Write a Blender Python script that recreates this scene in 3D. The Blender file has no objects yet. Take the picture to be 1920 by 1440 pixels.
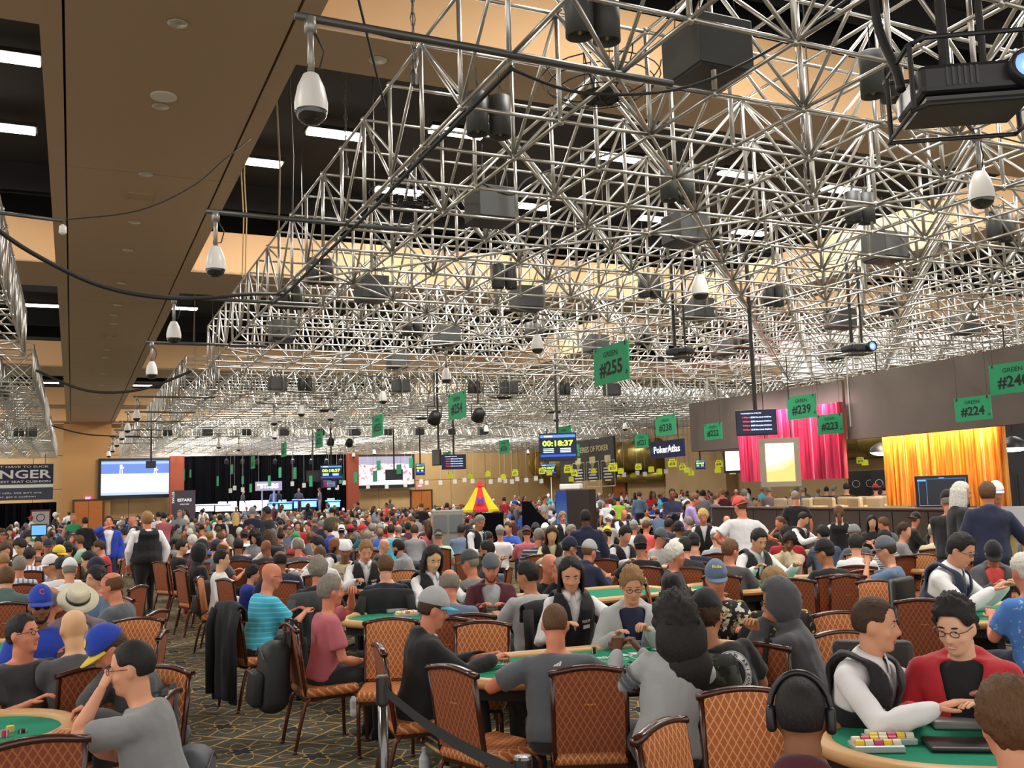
import bpy, bmesh, math, random
import numpy as np
from mathutils import Vector, Matrix, noise
from mathutils.bvhtree import BVHTree
random.seed(7)
SC = bpy.context.scene
COL = SC.collection
PI = math.pi
R_ = math.radians

# ------------------------------------------------------------------ camera
F = 1793.0; CH = 1.95
def cam_basis():
    roll = math.atan(.0314); vx, vy = 135.3, 948.0
    dv = vy + (vx - 960) * math.tan(roll)
    pitch = math.atan((dv - 720) * math.cos(roll) / F)
    up = Vector((-math.sin(roll) * math.cos(pitch), math.cos(roll) * math.cos(pitch), -math.sin(pitch)))
    Y = Vector((vx - 960, -(vy - 720), -F)).normalized()
    Y = (Y - up * Y.dot(up)).normalized()
    X = Y.cross(up)
    return Matrix((X, Y, up))
RB = cam_basis()
cd = bpy.data.cameras.new('camera'); cam = bpy.data.objects.new('camera', cd); COL.objects.link(cam)
cd.sensor_width = 36; cd.lens = F / 1920 * 36; cd.clip_end = 300; cd.clip_start = .05
cam.matrix_world = Matrix.Translation((0, 0, CH)) @ RB.to_4x4()
SC.camera = cam
def ray(px, py): return RB @ Vector((px - 960, -(py - 720), -F))
def atz(px, py, z): w = ray(px, py); return w * ((z - CH) / w.z) + Vector((0, 0, CH))
def aty(px, py, y): w = ray(px, py); return w * (y / w.y) + Vector((0, 0, CH))
def P(px, py, D): return ray(px, py) * (D / F) + Vector((0, 0, CH))
def az_of(p): return math.atan2(p.x, p.y)
def depth_of(p): return -(RB.transposed() @ (Vector(p) - Vector((0, 0, CH)))).z

# ------------------------------------------------------------------ world, light, exposure
w = bpy.data.worlds.new('world'); SC.world = w; w.use_nodes = True
w.node_tree.nodes['Background'].inputs[0].default_value = (1.0, .95, .88, 1)
w.node_tree.nodes['Background'].inputs[1].default_value = 1.1
SC.view_settings.view_transform = 'Standard'; SC.view_settings.look = 'None'
SC.view_settings.exposure = 0.4; SC.view_settings.gamma = 1; SC.view_settings.use_curve_mapping = False
def area(loc, sx, sy, power, col=(1, .95, .86), rot=(0, 0, 0)):
    l = bpy.data.lights.new('house_light', 'AREA'); l.shape = 'RECTANGLE'; l.size = sx; l.size_y = sy
    l.energy = power; l.color = col
    o = bpy.data.objects.new('house_light', l); COL.objects.link(o); o.location = loc; o.rotation_euler = rot
    return o
for y in (6.5, 17, 33, 50, 64):
    for x in (-7, 7, 15, 25):
        area((x, y, 8.9), 3.2, 2.2, 560 if y < 20 else 600 if y < 45 else 950)  # unseen panels added below the black ceiling to light the hall

# ------------------------------------------------------------------ materials
MATS = {}
def nd(m): return m.node_tree.nodes, m.node_tree.links
def mat(name, col, rough=.6, metal=0., emit=0., bump=0., bscale=40., var=0., vscale=8., spec=.5, sheen=0.):
    key = (name, tuple(round(c, 3) for c in col))
    if key in MATS: return MATS[key]
    m = bpy.data.materials.new(name); m.use_nodes = True; MATS[key] = m
    n, l = nd(m); b = n['Principled BSDF']
    b.inputs['Base Color'].default_value = (*col, 1); b.inputs['Roughness'].default_value = rough
    b.inputs['Metallic'].default_value = metal; b.inputs['Specular IOR Level'].default_value = spec
    if sheen: b.inputs['Sheen Weight'].default_value = sheen
    if emit:
        b.inputs['Emission Color'].default_value = (*col, 1); b.inputs['Emission Strength'].default_value = emit
    if bump or var:
        tc = n.new('ShaderNodeTexCoord')
    if bump:
        t = n.new('ShaderNodeTexNoise'); t.inputs['Scale'].default_value = bscale; t.inputs['Detail'].default_value = 3
        bp = n.new('ShaderNodeBump'); bp.inputs['Strength'].default_value = bump; bp.inputs['Distance'].default_value = .01
        l.new(tc.outputs['Object'], t.inputs['Vector']); l.new(t.outputs['Fac'], bp.inputs['Height']); l.new(bp.outputs['Normal'], b.inputs['Normal'])
    if var:
        t = n.new('ShaderNodeTexNoise'); t.inputs['Scale'].default_value = vscale; t.inputs['Detail'].default_value = 4
        mx = n.new('ShaderNodeMix'); mx.data_type = 'RGBA'
        mx.inputs[6].default_value = (*[c * (1 - var) for c in col], 1); mx.inputs[7].default_value = (*[min(1, c * (1 + var)) for c in col], 1)
        l.new(tc.outputs['Object'], t.inputs['Vector']); l.new(t.outputs['Fac'], mx.inputs[0]); l.new(mx.outputs[2], b.inputs['Base Color'])
    return m
def sr(h):   # srgb hex -> linear
    h = h.lstrip('#'); c = [int(h[i:i + 2], 16) / 255 for i in (0, 2, 4)]
    return tuple(((x + .055) / 1.055) ** 2.4 if x > .04045 else x / 12.92 for x in c)
class NG:
    """tiny helper to write node maths"""
    def __init__(s, m): s.m = m; s.n, s.l = nd(m)
    def val(s, v):
        return v
    def math(s, op, a, b=None, c=None):
        n = s.n.new('ShaderNodeMath'); n.operation = op
        for i, v in enumerate((a, b, c)):
            if v is None: continue
            if isinstance(v, (int, float)): n.inputs[i].default_value = v
            else: s.l.new(v, n.inputs[i])
        return n.outputs[0]
    def sep(s, v):
        n = s.n.new('ShaderNodeSeparateXYZ'); s.l.new(v, n.inputs[0]); return n.outputs
    def obj(s):
        n = s.n.new('ShaderNodeTexCoord'); return n.outputs['Object']
    def noise(s, v, sc, det=2):
        n = s.n.new('ShaderNodeTexNoise'); n.inputs['Scale'].default_value = sc; n.inputs['Detail'].default_value = det
        if v is not None: s.l.new(v, n.inputs['Vector'])
        return n.outputs['Fac']
    def mix(s, f, a, b):
        n = s.n.new('ShaderNodeMix'); n.data_type = 'RGBA'
        if isinstance(f, (int, float)): n.inputs[0].default_value = f
        else: s.l.new(f, n.inputs[0])
        for i, v in ((6, a), (7, b)):
            if isinstance(v, tuple): n.inputs[i].default_value = (*v[:3], 1)
            else: s.l.new(v, n.inputs[i])
        return n.outputs[2]
    def base(s, c): s.l.new(c, s.n['Principled BSDF'].inputs['Base Color'])

STEEL = mat('galvanised_steel', (.58, .57, .54), .3, .88)
STEEL_D = mat('dark_steel_pipe', (.12, .12, .12), .4, .7)
BLACK = mat('black_plastic', (.012, .012, .013), .45)
DKGREY = mat('dark_grey_metal', (.055, .058, .058), .5, bump=.1)
WHITE = mat('white_plastic', (.8, .79, .76), .35)
CABLE = mat('black_rubber', (.015, .015, .016), .6)

# ------------------------------------------------------------------ mesh helpers
class MB:
    def __init__(s): s.v = []; s.f = []; s.mi = []
    def add(s, vs, fs, mi=0):
        o = len(s.v); s.v += [tuple(v) for v in vs]; s.f += [tuple(i + o for i in f) for f in fs]; s.mi += [mi] * len(fs)
    def box(s, c, d, M=None, mi=0):
        c = Vector(c); vs = [c + Vector((d[0] * (i & 1) - d[0] / 2, d[1] * (i >> 1 & 1) - d[1] / 2, d[2] * (i >> 2) - d[2] / 2)) for i in range(8)]
        if M is not None: vs = [M @ v for v in vs]
        s.add(vs, [(0, 2, 3, 1), (4, 5, 7, 6), (0, 1, 5, 4), (2, 6, 7, 3), (0, 4, 6, 2), (1, 3, 7, 5)], mi)
    def rbox(s, c, d, r, M=None, mi=0, seg=2):
        bm = bmesh.new(); bmesh.ops.create_cube(bm, size=1)
        for v in bm.verts: v.co = Vector((v.co.x * d[0], v.co.y * d[1], v.co.z * d[2]))
        bmesh.ops.bevel(bm, geom=bm.edges[:], offset=r, segments=seg, affect='EDGES', profile=.5)
        bm.verts.index_update(); c = Vector(c)
        s.add([(M @ (v.co + c)) if M is not None else (v.co + c) for v in bm.verts], [[v.index for v in f.verts] for f in bm.faces], mi); bm.free()
    def tube(s, pts, r, n=8, mi=0, cap=True):
        pts = [Vector(p) for p in pts]; k = len(pts)
        rs = r if isinstance(r, (list, tuple)) else [r] * k
        up = None; rings = []
        for i, p in enumerate(pts):
            d = (pts[min(i + 1, k - 1)] - pts[max(i - 1, 0)]).normalized()
            if up is None: up = Vector((0, 0, 1)) if abs(d.z) < .9 else Vector((0, 1, 0))
            x = up.cross(d).normalized(); y = d.cross(x); up = y
            rings.append([p + (x * math.cos(a) + y * math.sin(a)) * rs[i] for a in [2 * PI * j / n for j in range(n)]])
        vs = [v for q in rings for v in q]
        fs = [(i * n + j, i * n + (j + 1) % n, (i + 1) * n + (j + 1) % n, (i + 1) * n + j) for i in range(k - 1) for j in range(n)]
        if cap: fs += [tuple(reversed(range(n))), tuple((k - 1) * n + j for j in range(n))]
        s.add(vs, fs, mi)
    def lathe(s, prof, n=16, M=None, mi=0, cap=True):
        vs = [Vector((r * math.cos(2 * PI * j / n), r * math.sin(2 * PI * j / n), z)) for r, z in prof for j in range(n)]
        if M is not None: vs = [M @ v for v in vs]
        k = len(prof)
        fs = [(i * n + j, i * n + (j + 1) % n, (i + 1) * n + (j + 1) % n, (i + 1) * n + j) for i in range(k - 1) for j in range(n)]
        if cap: fs += [tuple(reversed(range(n))), tuple((k - 1) * n + j for j in range(n))]
        s.add(vs, fs, mi)
    def ell(s, c, r, M=None, mi=0, n=12, m=8):
        prof = [(max(1e-4, math.sin(PI * i / m)), -math.cos(PI * i / m)) for i in range(m + 1)]
        T = Matrix.Translation(c) @ Matrix.Diagonal((*r, 1)); T = (M @ T) if M is not None else T
        s.lathe(prof, n, T, mi)
    def quad(s, a, b, c, d, mi=0): s.add([a, b, c, d], [(0, 1, 2, 3)], mi)
    def mesh(s, name, mats, smooth=False):
        me = bpy.data.meshes.new(name); me.from_pydata(s.v, [], s.f)
        for m in (mats if isinstance(mats, (list, tuple)) else [mats]): me.materials.append(m)
        if max(s.mi, default=0): me.polygons.foreach_set('material_index', s.mi)
        if smooth: me.polygons.foreach_set('use_smooth', [True] * len(me.polygons))
        me.update(); return me
    def build(s, name, mats, parent=None, smooth=False, **k):
        return link(name, s.mesh(name, mats, smooth), parent, **k)
def link(name, me, parent=None, loc=None, rot=None, M=None, **k):
    o = bpy.data.objects.new(name, me); COL.objects.link(o)
    if parent: o.parent = parent
    if loc is not None: o.location = loc
    if rot is not None: o.rotation_euler = rot
    if M is not None: o.matrix_local = M
    for a, b in k.items(): o[a] = b
    return o
def thing(name, label, cat, loc=(0, 0, 0), rz=0, group=None):
    o = bpy.data.objects.new(name, None); COL.objects.link(o); o.location = loc; o.rotation_euler = (0, 0, rz)
    o.empty_display_size = .1; o['label'] = label; o['category'] = cat
    if group: o['group'] = group
    return o
def tag(o, label, cat, group=None):
    o['label'] = label; o['category'] = cat
    if group: o['group'] = group
    return o
def struct(o): o['kind'] = 'structure'; return o
def copy_tree(o, parent=None):
    c = o.copy(); COL.objects.link(c)
    if parent: c.parent = parent
    for ch in o.children: copy_tree(ch, c)
    return c
TS = bpy.data.scenes.new('tmp')
def evald(me, mods):
    o = bpy.data.objects.new('t', me); TS.collection.objects.link(o)
    for typ, kw in mods:
        m = o.modifiers.new('m', typ)
        for k, v in kw.items(): setattr(m, k, v)
    vl = TS.view_layers[0]; vl.update(); dg = vl.depsgraph
    r = bpy.data.meshes.new_from_object(o.evaluated_get(dg)); bpy.data.objects.remove(o); return r
TXT = {}
def text_mesh(s, bold=.0, ext=.0):
    k = (s, bold, ext)
    if k not in TXT:
        c = bpy.data.curves.new('t', 'FONT'); c.body = s; c.size = 1; c.align_x = 'CENTER'; c.align_y = 'CENTER'; c.resolution_u = 2
        c.offset = bold; c.extrude = ext
        o = bpy.data.objects.new('t', c); TS.collection.objects.link(o)
        vl = TS.view_layers[0]; vl.update()
        me = bpy.data.meshes.new_from_object(o.evaluated_get(vl.depsgraph)); bpy.data.objects.remove(o)
        TXT[k] = ([v.co.copy() for v in me.vertices], [tuple(p.vertices) for p in me.polygons])
    return TXT[k]
def add_text(mb, s, M, h, wid=None, bold=.01, mi=0):
    """text laid in the XY plane of M, cap height h; optional total width"""
    vs, fs = text_mesh(s, bold)
    if not vs: return
    xs = [v.x for v in vs]; ys = [v.y for v in vs]
    cx, cy = (max(xs) + min(xs)) / 2, (max(ys) + min(ys)) / 2
    sy = h / max(1e-6, max(ys) - min(ys)); sx = (wid / (max(xs) - min(xs))) if wid else sy
    mb.add([M @ Vector(((v.x - cx) * sx, (v.y - cy) * sy, 0)) for v in vs], fs, mi)
def frame(o, x, n):
    """matrix with x axis, z = normal n, y = n x x"""
    x = Vector(x).normalized(); n = Vector(n); n = (n - x * n.dot(x)).normalized(); y = n.cross(x)
    return Matrix(((x.x, y.x, n.x, o[0]), (x.y, y.y, n.y, o[1]), (x.z, y.z, n.z, o[2]), (0, 0, 0, 1)))

# ================================================================== ROOM
# floor with the gold blossom-lattice carpet
def carpet():
    m = bpy.data.materials.new('patterned_carpet'); m.use_nodes = True; g = NG(m)
    x, y, _ = g.sep(g.obj())
    def lat(ox, oy):
        a = g.math('SUBTRACT', g.math('MODULO', g.math('ADD', x, 960 - ox + .48), .96), .48)
        b = g.math('SUBTRACT', g.math('MODULO', g.math('ADD', y, 940 - oy + .47), .94), .47)
        d = g.math('SQRT', g.math('ADD', g.math('MULTIPLY', a, a), g.math('MULTIPLY', b, b)))
        return a, b, d
    a1, b1, d1 = lat(1.24, 7.95); a2, b2, d2 = lat(1.72, 8.45)
    near = g.math('LESS_THAN', d1, d2)
    def pick(p, q): return g.math('ADD', g.math('MULTIPLY', near, p), g.math('MULTIPLY', g.math('SUBTRACT', 1, near), q))
    a, b, d = pick(a1, a2), pick(b1, b2), pick(d1, d2)
    th = g.math('ARCTAN2', b, a)
    wob = g.math('MULTIPLY', g.math('SUBTRACT', g.noise(g.obj(), 9), .5), .05)
    d = g.math('ADD', d, wob)
    edge = g.math('ABSOLUTE', g.math('ADD', g.math('SUBTRACT', d1, d2), wob))
    c6 = g.math('COSINE', g.math('MULTIPLY', th, 6))
    star = g.math('ABSOLUTE', g.math('SUBTRACT', d, g.math('ADD', .10, g.math('MULTIPLY', c6, .026))))
    pet = g.math('ABSOLUTE', g.math('SUBTRACT', d, g.math('ADD', .215, g.math('MULTIPLY', c6, -.062))))
    raym = g.math('MULTIPLY', g.math('ABSOLUTE', g.math('SINE', g.math('MULTIPLY', th, 3))), g.math('MULTIPLY', d, .33))
    l1 = g.math('LESS_THAN', star, .009); l2 = g.math('LESS_THAN', pet, .0065)
    l3 = g.math('MULTIPLY', g.math('LESS_THAN', raym, .0065), g.math('GREATER_THAN', d, .11))
    l4 = g.math('LESS_THAN', edge, .017)
    inb = g.math('LESS_THAN', x, 2.5)
    ln = g.math('MULTIPLY', g.math('MAXIMUM', g.math('MAXIMUM', l1, l2), g.math('MAXIMUM', l3, l4)), g.math('MAXIMUM', inb, g.math('GREATER_THAN', x, 2.86)))
    bd = g.math('MAXIMUM', g.math('LESS_THAN', g.math('ABSOLUTE', g.math('SUBTRACT', x, 2.575)), .016), g.math('LESS_THAN', g.math('ABSOLUTE', g.math('SUBTRACT', x, 2.66)), .013))
    ln = g.math('MAXIMUM', ln, bd)
    ln = g.math('MULTIPLY', ln, g.math('ADD', .62, g.math('MULTIPLY', g.noise(g.obj(), 25), .6)))
    ground = g.mix(g.noise(g.obj(), 14, 4), sr('#3a3b37'), sr('#605c50'))
    core = g.math('LESS_THAN', d, g.math('ADD', .095, g.math('MULTIPLY', c6, .026)))
    ground = g.mix(core, ground, sr('#313438'))
    g.base(g.mix(ln, ground, sr('#b8985a')))
    g.n['Principled BSDF'].inputs['Roughness'].default_value = .95
    g.n['Principled BSDF'].inputs['Specular IOR Level'].default_value = .1
    return m
mb = MB(); mb.box((14, 34, -.1), (60, 76, .2)); struct(mb.build('floor', carpet()))

TAN = mat('tan_soffit_paint', sr('#a98f72'), .85, bump=.15, bscale=120)
TANL = mat('apricot_wall_paint', sr('#d9b184'), .8)
CEILB = mat('black_ceiling_paint', (.01, .01, .011), .9)
GROOVE = mat('dark_joint', (.015, .012, .01), .9)
HC = 7.4; XR = 35.5; YB = 70.0; XL = -14.0
# ceiling plane, high and black, then the tan soffit grid hanging 1 to 2 m below it
mb = MB(); mb.box(((XL + XR) / 2, 33, 9.75), (XR - XL, 78, .1)); struct(mb.build('ceiling', CEILB))
def soffit_x(y0, y1, x0, x1, name='trim'):
    mb = MB(); mb.box(((x0 + x1) / 2, (y0 + y1) / 2, HC + .5), (x1 - x0, y1 - y0, 1.0), mi=0)
    # black upstand above the apricot one
    mb.box(((x0 + x1) / 2, (y0 + y1) / 2, 9.05), (x1 - x0, y1 - y0 - .04, 1.3), mi=1)
    return mb
XS0, XS1 = -.44, 2.47
beams = [(-3, -1), (10.55, 11.58), (23.45, 26.0), (41.4, 44.3), (57.7, 59.4), (69, 70)]
n_t = 1
for (y0, y1) in beams:
    for (x0, x1) in ((XL, XS0), (XS1, XR)):
        mb = MB(); mb.box(((x0 + x1) / 2, (y0 + y1) / 2, HC + .03), (x1 - x0, y1 - y0, .06), mi=0)
        for yy in (y0 + .03, y1 - .03): mb.box(((x0 + x1) / 2, yy, HC + .53), (x1 - x0, .06, 1.0), mi=1)
        for yy in (y0 + .03, y1 - .03): mb.box(((x0 + x1) / 2, yy, 9.35), (x1 - x0, .06, .64), mi=2)
        struct(mb.build('trim_%d' % n_t, [TAN, TANL, CEILB])); n_t += 1
# long soffit over the aisle: boards between dark joints
so = thing('trim_%d' % n_t, '', ''); del so['label']; del so['category']; struct(so); n_t += 1
ys = [-3, 5, 16.5, 24.0, 27.6, 34, 41.5, 44.3, 52, 58, 66, 70]
xb = [XS0, -.20, -.17, 2.19, 2.22, XS1]
for i in range(len(ys) - 1):
    for (x0, x1) in ((XS0, -.205), (-.175, 2.20), (2.235, XS1)):
        mb = MB(); mb.box(((x0 + x1) / 2, (ys[i] + ys[i + 1]) / 2, HC + .04), (x1 - x0, ys[i + 1] - ys[i] - .02, .08)); mb.build('panel', TAN, so)
mb = MB(); mb.box(((XS0 + XS1) / 2, 33.5, HC + .12), (XS1 - XS0 - .02, 73, .06)); mb.build('backing', GROOVE, so)
mb = MB()
for x in (XS0 + .03, XS1 - .03): mb.box((x, 33.5, HC + .6), (.06, 73, 1.0))
mb.build('upstand', TANL, so)
# longer trough beams further right
for x in (19.0,):
    mb = MB(); mb.box((x, 33.5, HC + .02), (1.6, 73, .06)); 
    for dx in (-.77, .77): mb.box((x + dx, 33.5, HC + .55), (.06, 73, 1.0), mi=1)
    struct(mb.build('trim_%d' % n_t, [TAN, TANL])); n_t += 1
# light troffers in the black bays
TROF = mat('lit_troffer', (1, .97, .92), .5, emit=14)
for i, (px, py, rx) in enumerate([(630, 250, 0), (478, 302, 0), (2, 103, 0), (4, 237, 0), (858, 247, 0), (1155, 293, 0), (1390, 325, 0), (1580, 355, 0), (1235, 410, 0), (1405, 435, 0), (990, 385, 0), (1640, 438, 0), (80, 572, 0), (340, 577, 0), (312, 611, 0), (748, 357, 0), (90, 717, 0), (268, 722, 0), (1130, 640, 0)]):
    p = atz(px, py, 9.35)
    side = 'above the left bay' if px < 120 else 'over the aisle edge' if px < 520 else 'above the steel truss'
    t = thing('ceiling_light', 'white strip light %s, photo %d%% across, %d%% down' % (side, round(px / 19.2), round(py / 14.4)), 'ceiling light', p, 0, 'strip lights in the black ceiling')
    mb = MB(); mb.box((0, 0, .03), (1.24, .42, .08)); mb.build('housing', BLACK, t)
    for dy in (-.1, .1):
        mb = MB(); mb.rbox((0, dy, -.03), (1.16, .16, .04), .015); mb.build('lamp', TROF, t)
    if depth_of(p) < 30: area(p - Vector((0, 0, .12)), 1.1, .35, 70, (1, .96, .9))
# recessed downlights, vents and speakers in the aisle soffit
DL = mat('downlight_trim', (.5, .45, .36), .3, .6)
dl_me = None
for i, (px, py) in enumerate([(333, 43), (301, 199), (273, 326), (252, 416), (240, 468), (228, 530), (220, 571), (214, 590), (212, 606), (205, 630), (201, 655), (197, 670), (193, 700), (190, 722), (187, 745), (354 * 2, 112)]):
    p = atz(px, py, HC if px < 600 else HC)
    mb = MB(); mb.lathe([(.11, -.012), (.115, 0), (.075, .0), (.06, .02), (.0005, .02)], 20)
    if dl_me is None: dl_me = mb.mesh('downlight', [DL], True)
    tag(link('downlight', dl_me, loc=p - Vector((0, 0, .004))), 'round brass recessed downlight in tan soffit, photo %d%% across, %d%% down' % (px / 19.2, py / 14.4), 'downlight', 'recessed downlights along the aisle soffit')
mb = MB(); mb.lathe([(.17, -.02), (.17, 0), (.001, 0.0)], 24); mb.lathe([(.001, -.026), (.15, -.024), (.17, -.016)], 24)
tag(mb.build('ceiling_speaker', mat('offwhite_grille', (.62, .58, .5), .6), loc=atz(307, 180, HC)), 'round off-white ceiling speaker in the tan soffit above aisle', 'speaker')
for (px, py, lab) in ((263, 368, 'nearer'), (205, 628, 'farther')):
    t = thing('ceiling_vent', 'square %s tan air vent in the aisle soffit' % lab, 'vent', atz(px, py, HC), 0, 'soffit vents')
    mb = MB()
    for dx, dy, sx, sy in ((0, .2, .44, .03), (0, -.2, .44, .03), (.2, 0, .03, .38), (-.2, 0, .03, .38)): mb.box((dx, dy, -.012), (sx, sy, .03))
    mb.build('frame', TAN, t)
    mb = MB(); mb.box((0, 0, -.004), (.37, .37, .012)); mb.build('panel', TAN, t)
# ------------------------------------------------------------------ walls
def wall_mat(name, c1, c2, px=1.55, pz=1.5, axis='x'):
    m = bpy.data.materials.new(name); m.use_nodes = True; g = NG(m)
    o = g.sep(g.obj()); u = o[0] if axis == 'x' else o[1]
    n = g.noise(g.obj(), .8, 5); g.base(g.mix(n, c1, c2)); g.n['Principled BSDF'].inputs['Roughness'].default_value = .75
    return m
WALLM = wall_mat('tan_wall_covering', sr('#b59363'), sr('#c9a978'))
WALLR = wall_mat('tan_wall_covering_right', sr('#b39468'), sr('#c4a67c'), axis='y')
def wall_panels(name, x0, x1, y, zs, wpan, m, ax='x', thick=.25, skip=()):
    w_ = thing(name, '', ''); del w_['label']; del w_['category']; struct(w_)
    mb = MB()
    if ax == 'x': mb.box(((x0 + x1) / 2, y + .2, zs[-1] / 2), (x1 - x0, .2, zs[-1]))
    else: mb.box((y + .2, (x0 + x1) / 2, zs[-1] / 2), (.2, x1 - x0, zs[-1]))
    mb.build('backing', GROOVE, w_)
    n = max(1, round((x1 - x0) / wpan)); d = (x1 - x0) / n
    for i in range(n):
        for j in range(len(zs) - 1):
            mb = MB(); c = x0 + d * (i + .5); zc = (zs[j] + zs[j + 1]) / 2; hh = zs[j + 1] - zs[j] - .025
            if ax == 'x': mb.box((c, y + .07, zc), (d - .03, .12, hh))
            else: mb.box((y + .07, c, zc), (.12, d - .03, hh))
            mb.build('panel', m, w_)
    return w_
ZS = [0.0, 1.0, 3.05, 5.25, 7.4]
wall_panels('wall_back', XL, XR, YB, ZS, 2.9, WALLM)
wall_panels('wall_right', -4, YB, XR, ZS, 4.2, WALLR, 'y')
mb = MB(); mb.box((.85, YB - .35, 3.7), (2.9, .7, 7.4)); struct(mb.build('trim_%d' % n_t, mat('tan_pier', sr('#a87d4e'), .8))); n_t += 1
for (px0, px1, ptop, nm) in ((139, 193, 945, 'door_1'), (771, 808, 921, 'door_2')):
    a = aty(px0, ptop, YB - .75 if px0 < 300 else YB); b = aty(px1, ptop, YB - .75 if px0 < 300 else YB); yy = a.y - .05
    d = thing(nm, '', ''); del d['label']; del d['category']; struct(d); zt = 2.25
    mb = MB()
    mb.box((a.x - .05, yy, zt / 2), (.1, .12, zt)); mb.box((b.x + .05, yy, zt / 2), (.1, .12, zt)); mb.box(((a.x + b.x) / 2, yy, zt + .04), (b.x - a.x + .2, .12, .1)); mb.build('frame', mat('dark_door_frame', (.05, .035, .02), .6), d)
    for s in (0, 1):
        x0 = a.x + (b.x - a.x) / 2 * s
        mb = MB(); mb.rbox((x0 + (b.x - a.x) / 4, yy, zt / 2), ((b.x - a.x) / 2 - .02, .05, zt - .02), .01); mb.build('leaf', mat('orange_wood_door', sr('#b0672c'), .5, var=.2), d)
for i, (px0, px1, ptop) in enumerate(((1283, 1299, 900), (1305, 1318, 897), (1158, 1166, 906))):
    dd = XR; w0 = ray((px0 + px1) / 2, 900); c = w0 * (dd / w0.x) + Vector((0, 0, CH))
    mb = MB(); mb.box((XR - .03, c.y, 1.2), (.1, 1.7, 2.4)); mb.box((XR - .05, c.y + .9, 1.2), (.12, .12, 2.5), mi=1); mb.box((XR - .05, c.y - .9, 1.2), (.12, .12, 2.5), mi=1)
    struct(mb.build('door_%d' % (3 + i), [mat('orange_wood_door', sr('#9c5528'), .5), mat('dark_door_frame', (.05, .035, .02), .6)]))
EXIT = mat('exit_sign_red', (1, .05, .2), .5, emit=3)
for (px, py, Y) in ((165, 934, YB - .73), (787, 911, YB - .03)):
    p = aty(px, py, Y); mb = MB(); mb.box((0, 0, 0), (.34, .06, .2), mi=0)
    t = tag(mb.build('exit_sign', [EXIT], loc=p), 'small glowing red exit sign above the %s orange door' % ('left' if px < 300 else 'middle'), 'exit sign', 'exit signs')
    mb = MB(); add_text(mb, 'EXIT', frame((0, -.034, 0), (1, 0, 0), (0, -1, 0)), .1); mb.build('lettering', mat('white_ink', (1, 1, 1), .6, emit=1), t)
# right-wall pilasters and the brass ducts between them
for (y0, y1) in ((46, 52.3), (60.5, 64.8)):
    mb = MB(); mb.box((XR - .35, (y0 + y1) / 2, 3.7), (.7, y1 - y0, 7.4)); struct(mb.build('trim_%d' % n_t, WALLR)); n_t += 1
BRASS = mat('brushed_brass', sr('#b09a55'), .35, .75)
for (y0, y1, r, z) in ((52.8, 60.0, 1.0, 4.2), (65, 69.5, 1.1, 4.1), (52.8, 60, .4, 2.72), (24, 45, .8, 3.9)):
    mb = MB(); T = Matrix.Translation((XR - r * 1.02 - .03, y0, z)) @ Matrix.Rotation(-PI / 2, 4, 'X')
    L = y1 - y0; prof = []
    for i in range(4): prof += [(r, L * i / 4), (r, L * (i + 1) / 4 - .06), (r * 1.02, L * (i + 1) / 4 - .05), (r * 1.02, L * (i + 1) / 4)]
    mb.lathe(prof, 28, T); tag(mb.build('brass_duct', BRASS, smooth=True), '%s brass cylinder duct mounted along the right wall, %s' % ('slim' if r < .5 else 'fat', 'nearest, beyond the pink curtain' if y0 < 30 else 'under the blue banner' if r < .5 else 'behind the blue banner' if y0 < 60 else 'beyond the black board'), 'duct', 'brass wall ducts')
# soft dark baseboard
mb = MB(); mb.box((14, YB - .02, .45), (43, .06, .9)); struct(mb.build('baseboard_back', mat('dark_dado', (.05, .035, .025), .7)))
mb = MB(); mb.box((XR - .02, 33, .5), (.06, 74, 1.0)); struct(mb.build('baseboard_right', mat('dark_dado', (.05, .035, .025), .7)))

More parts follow.
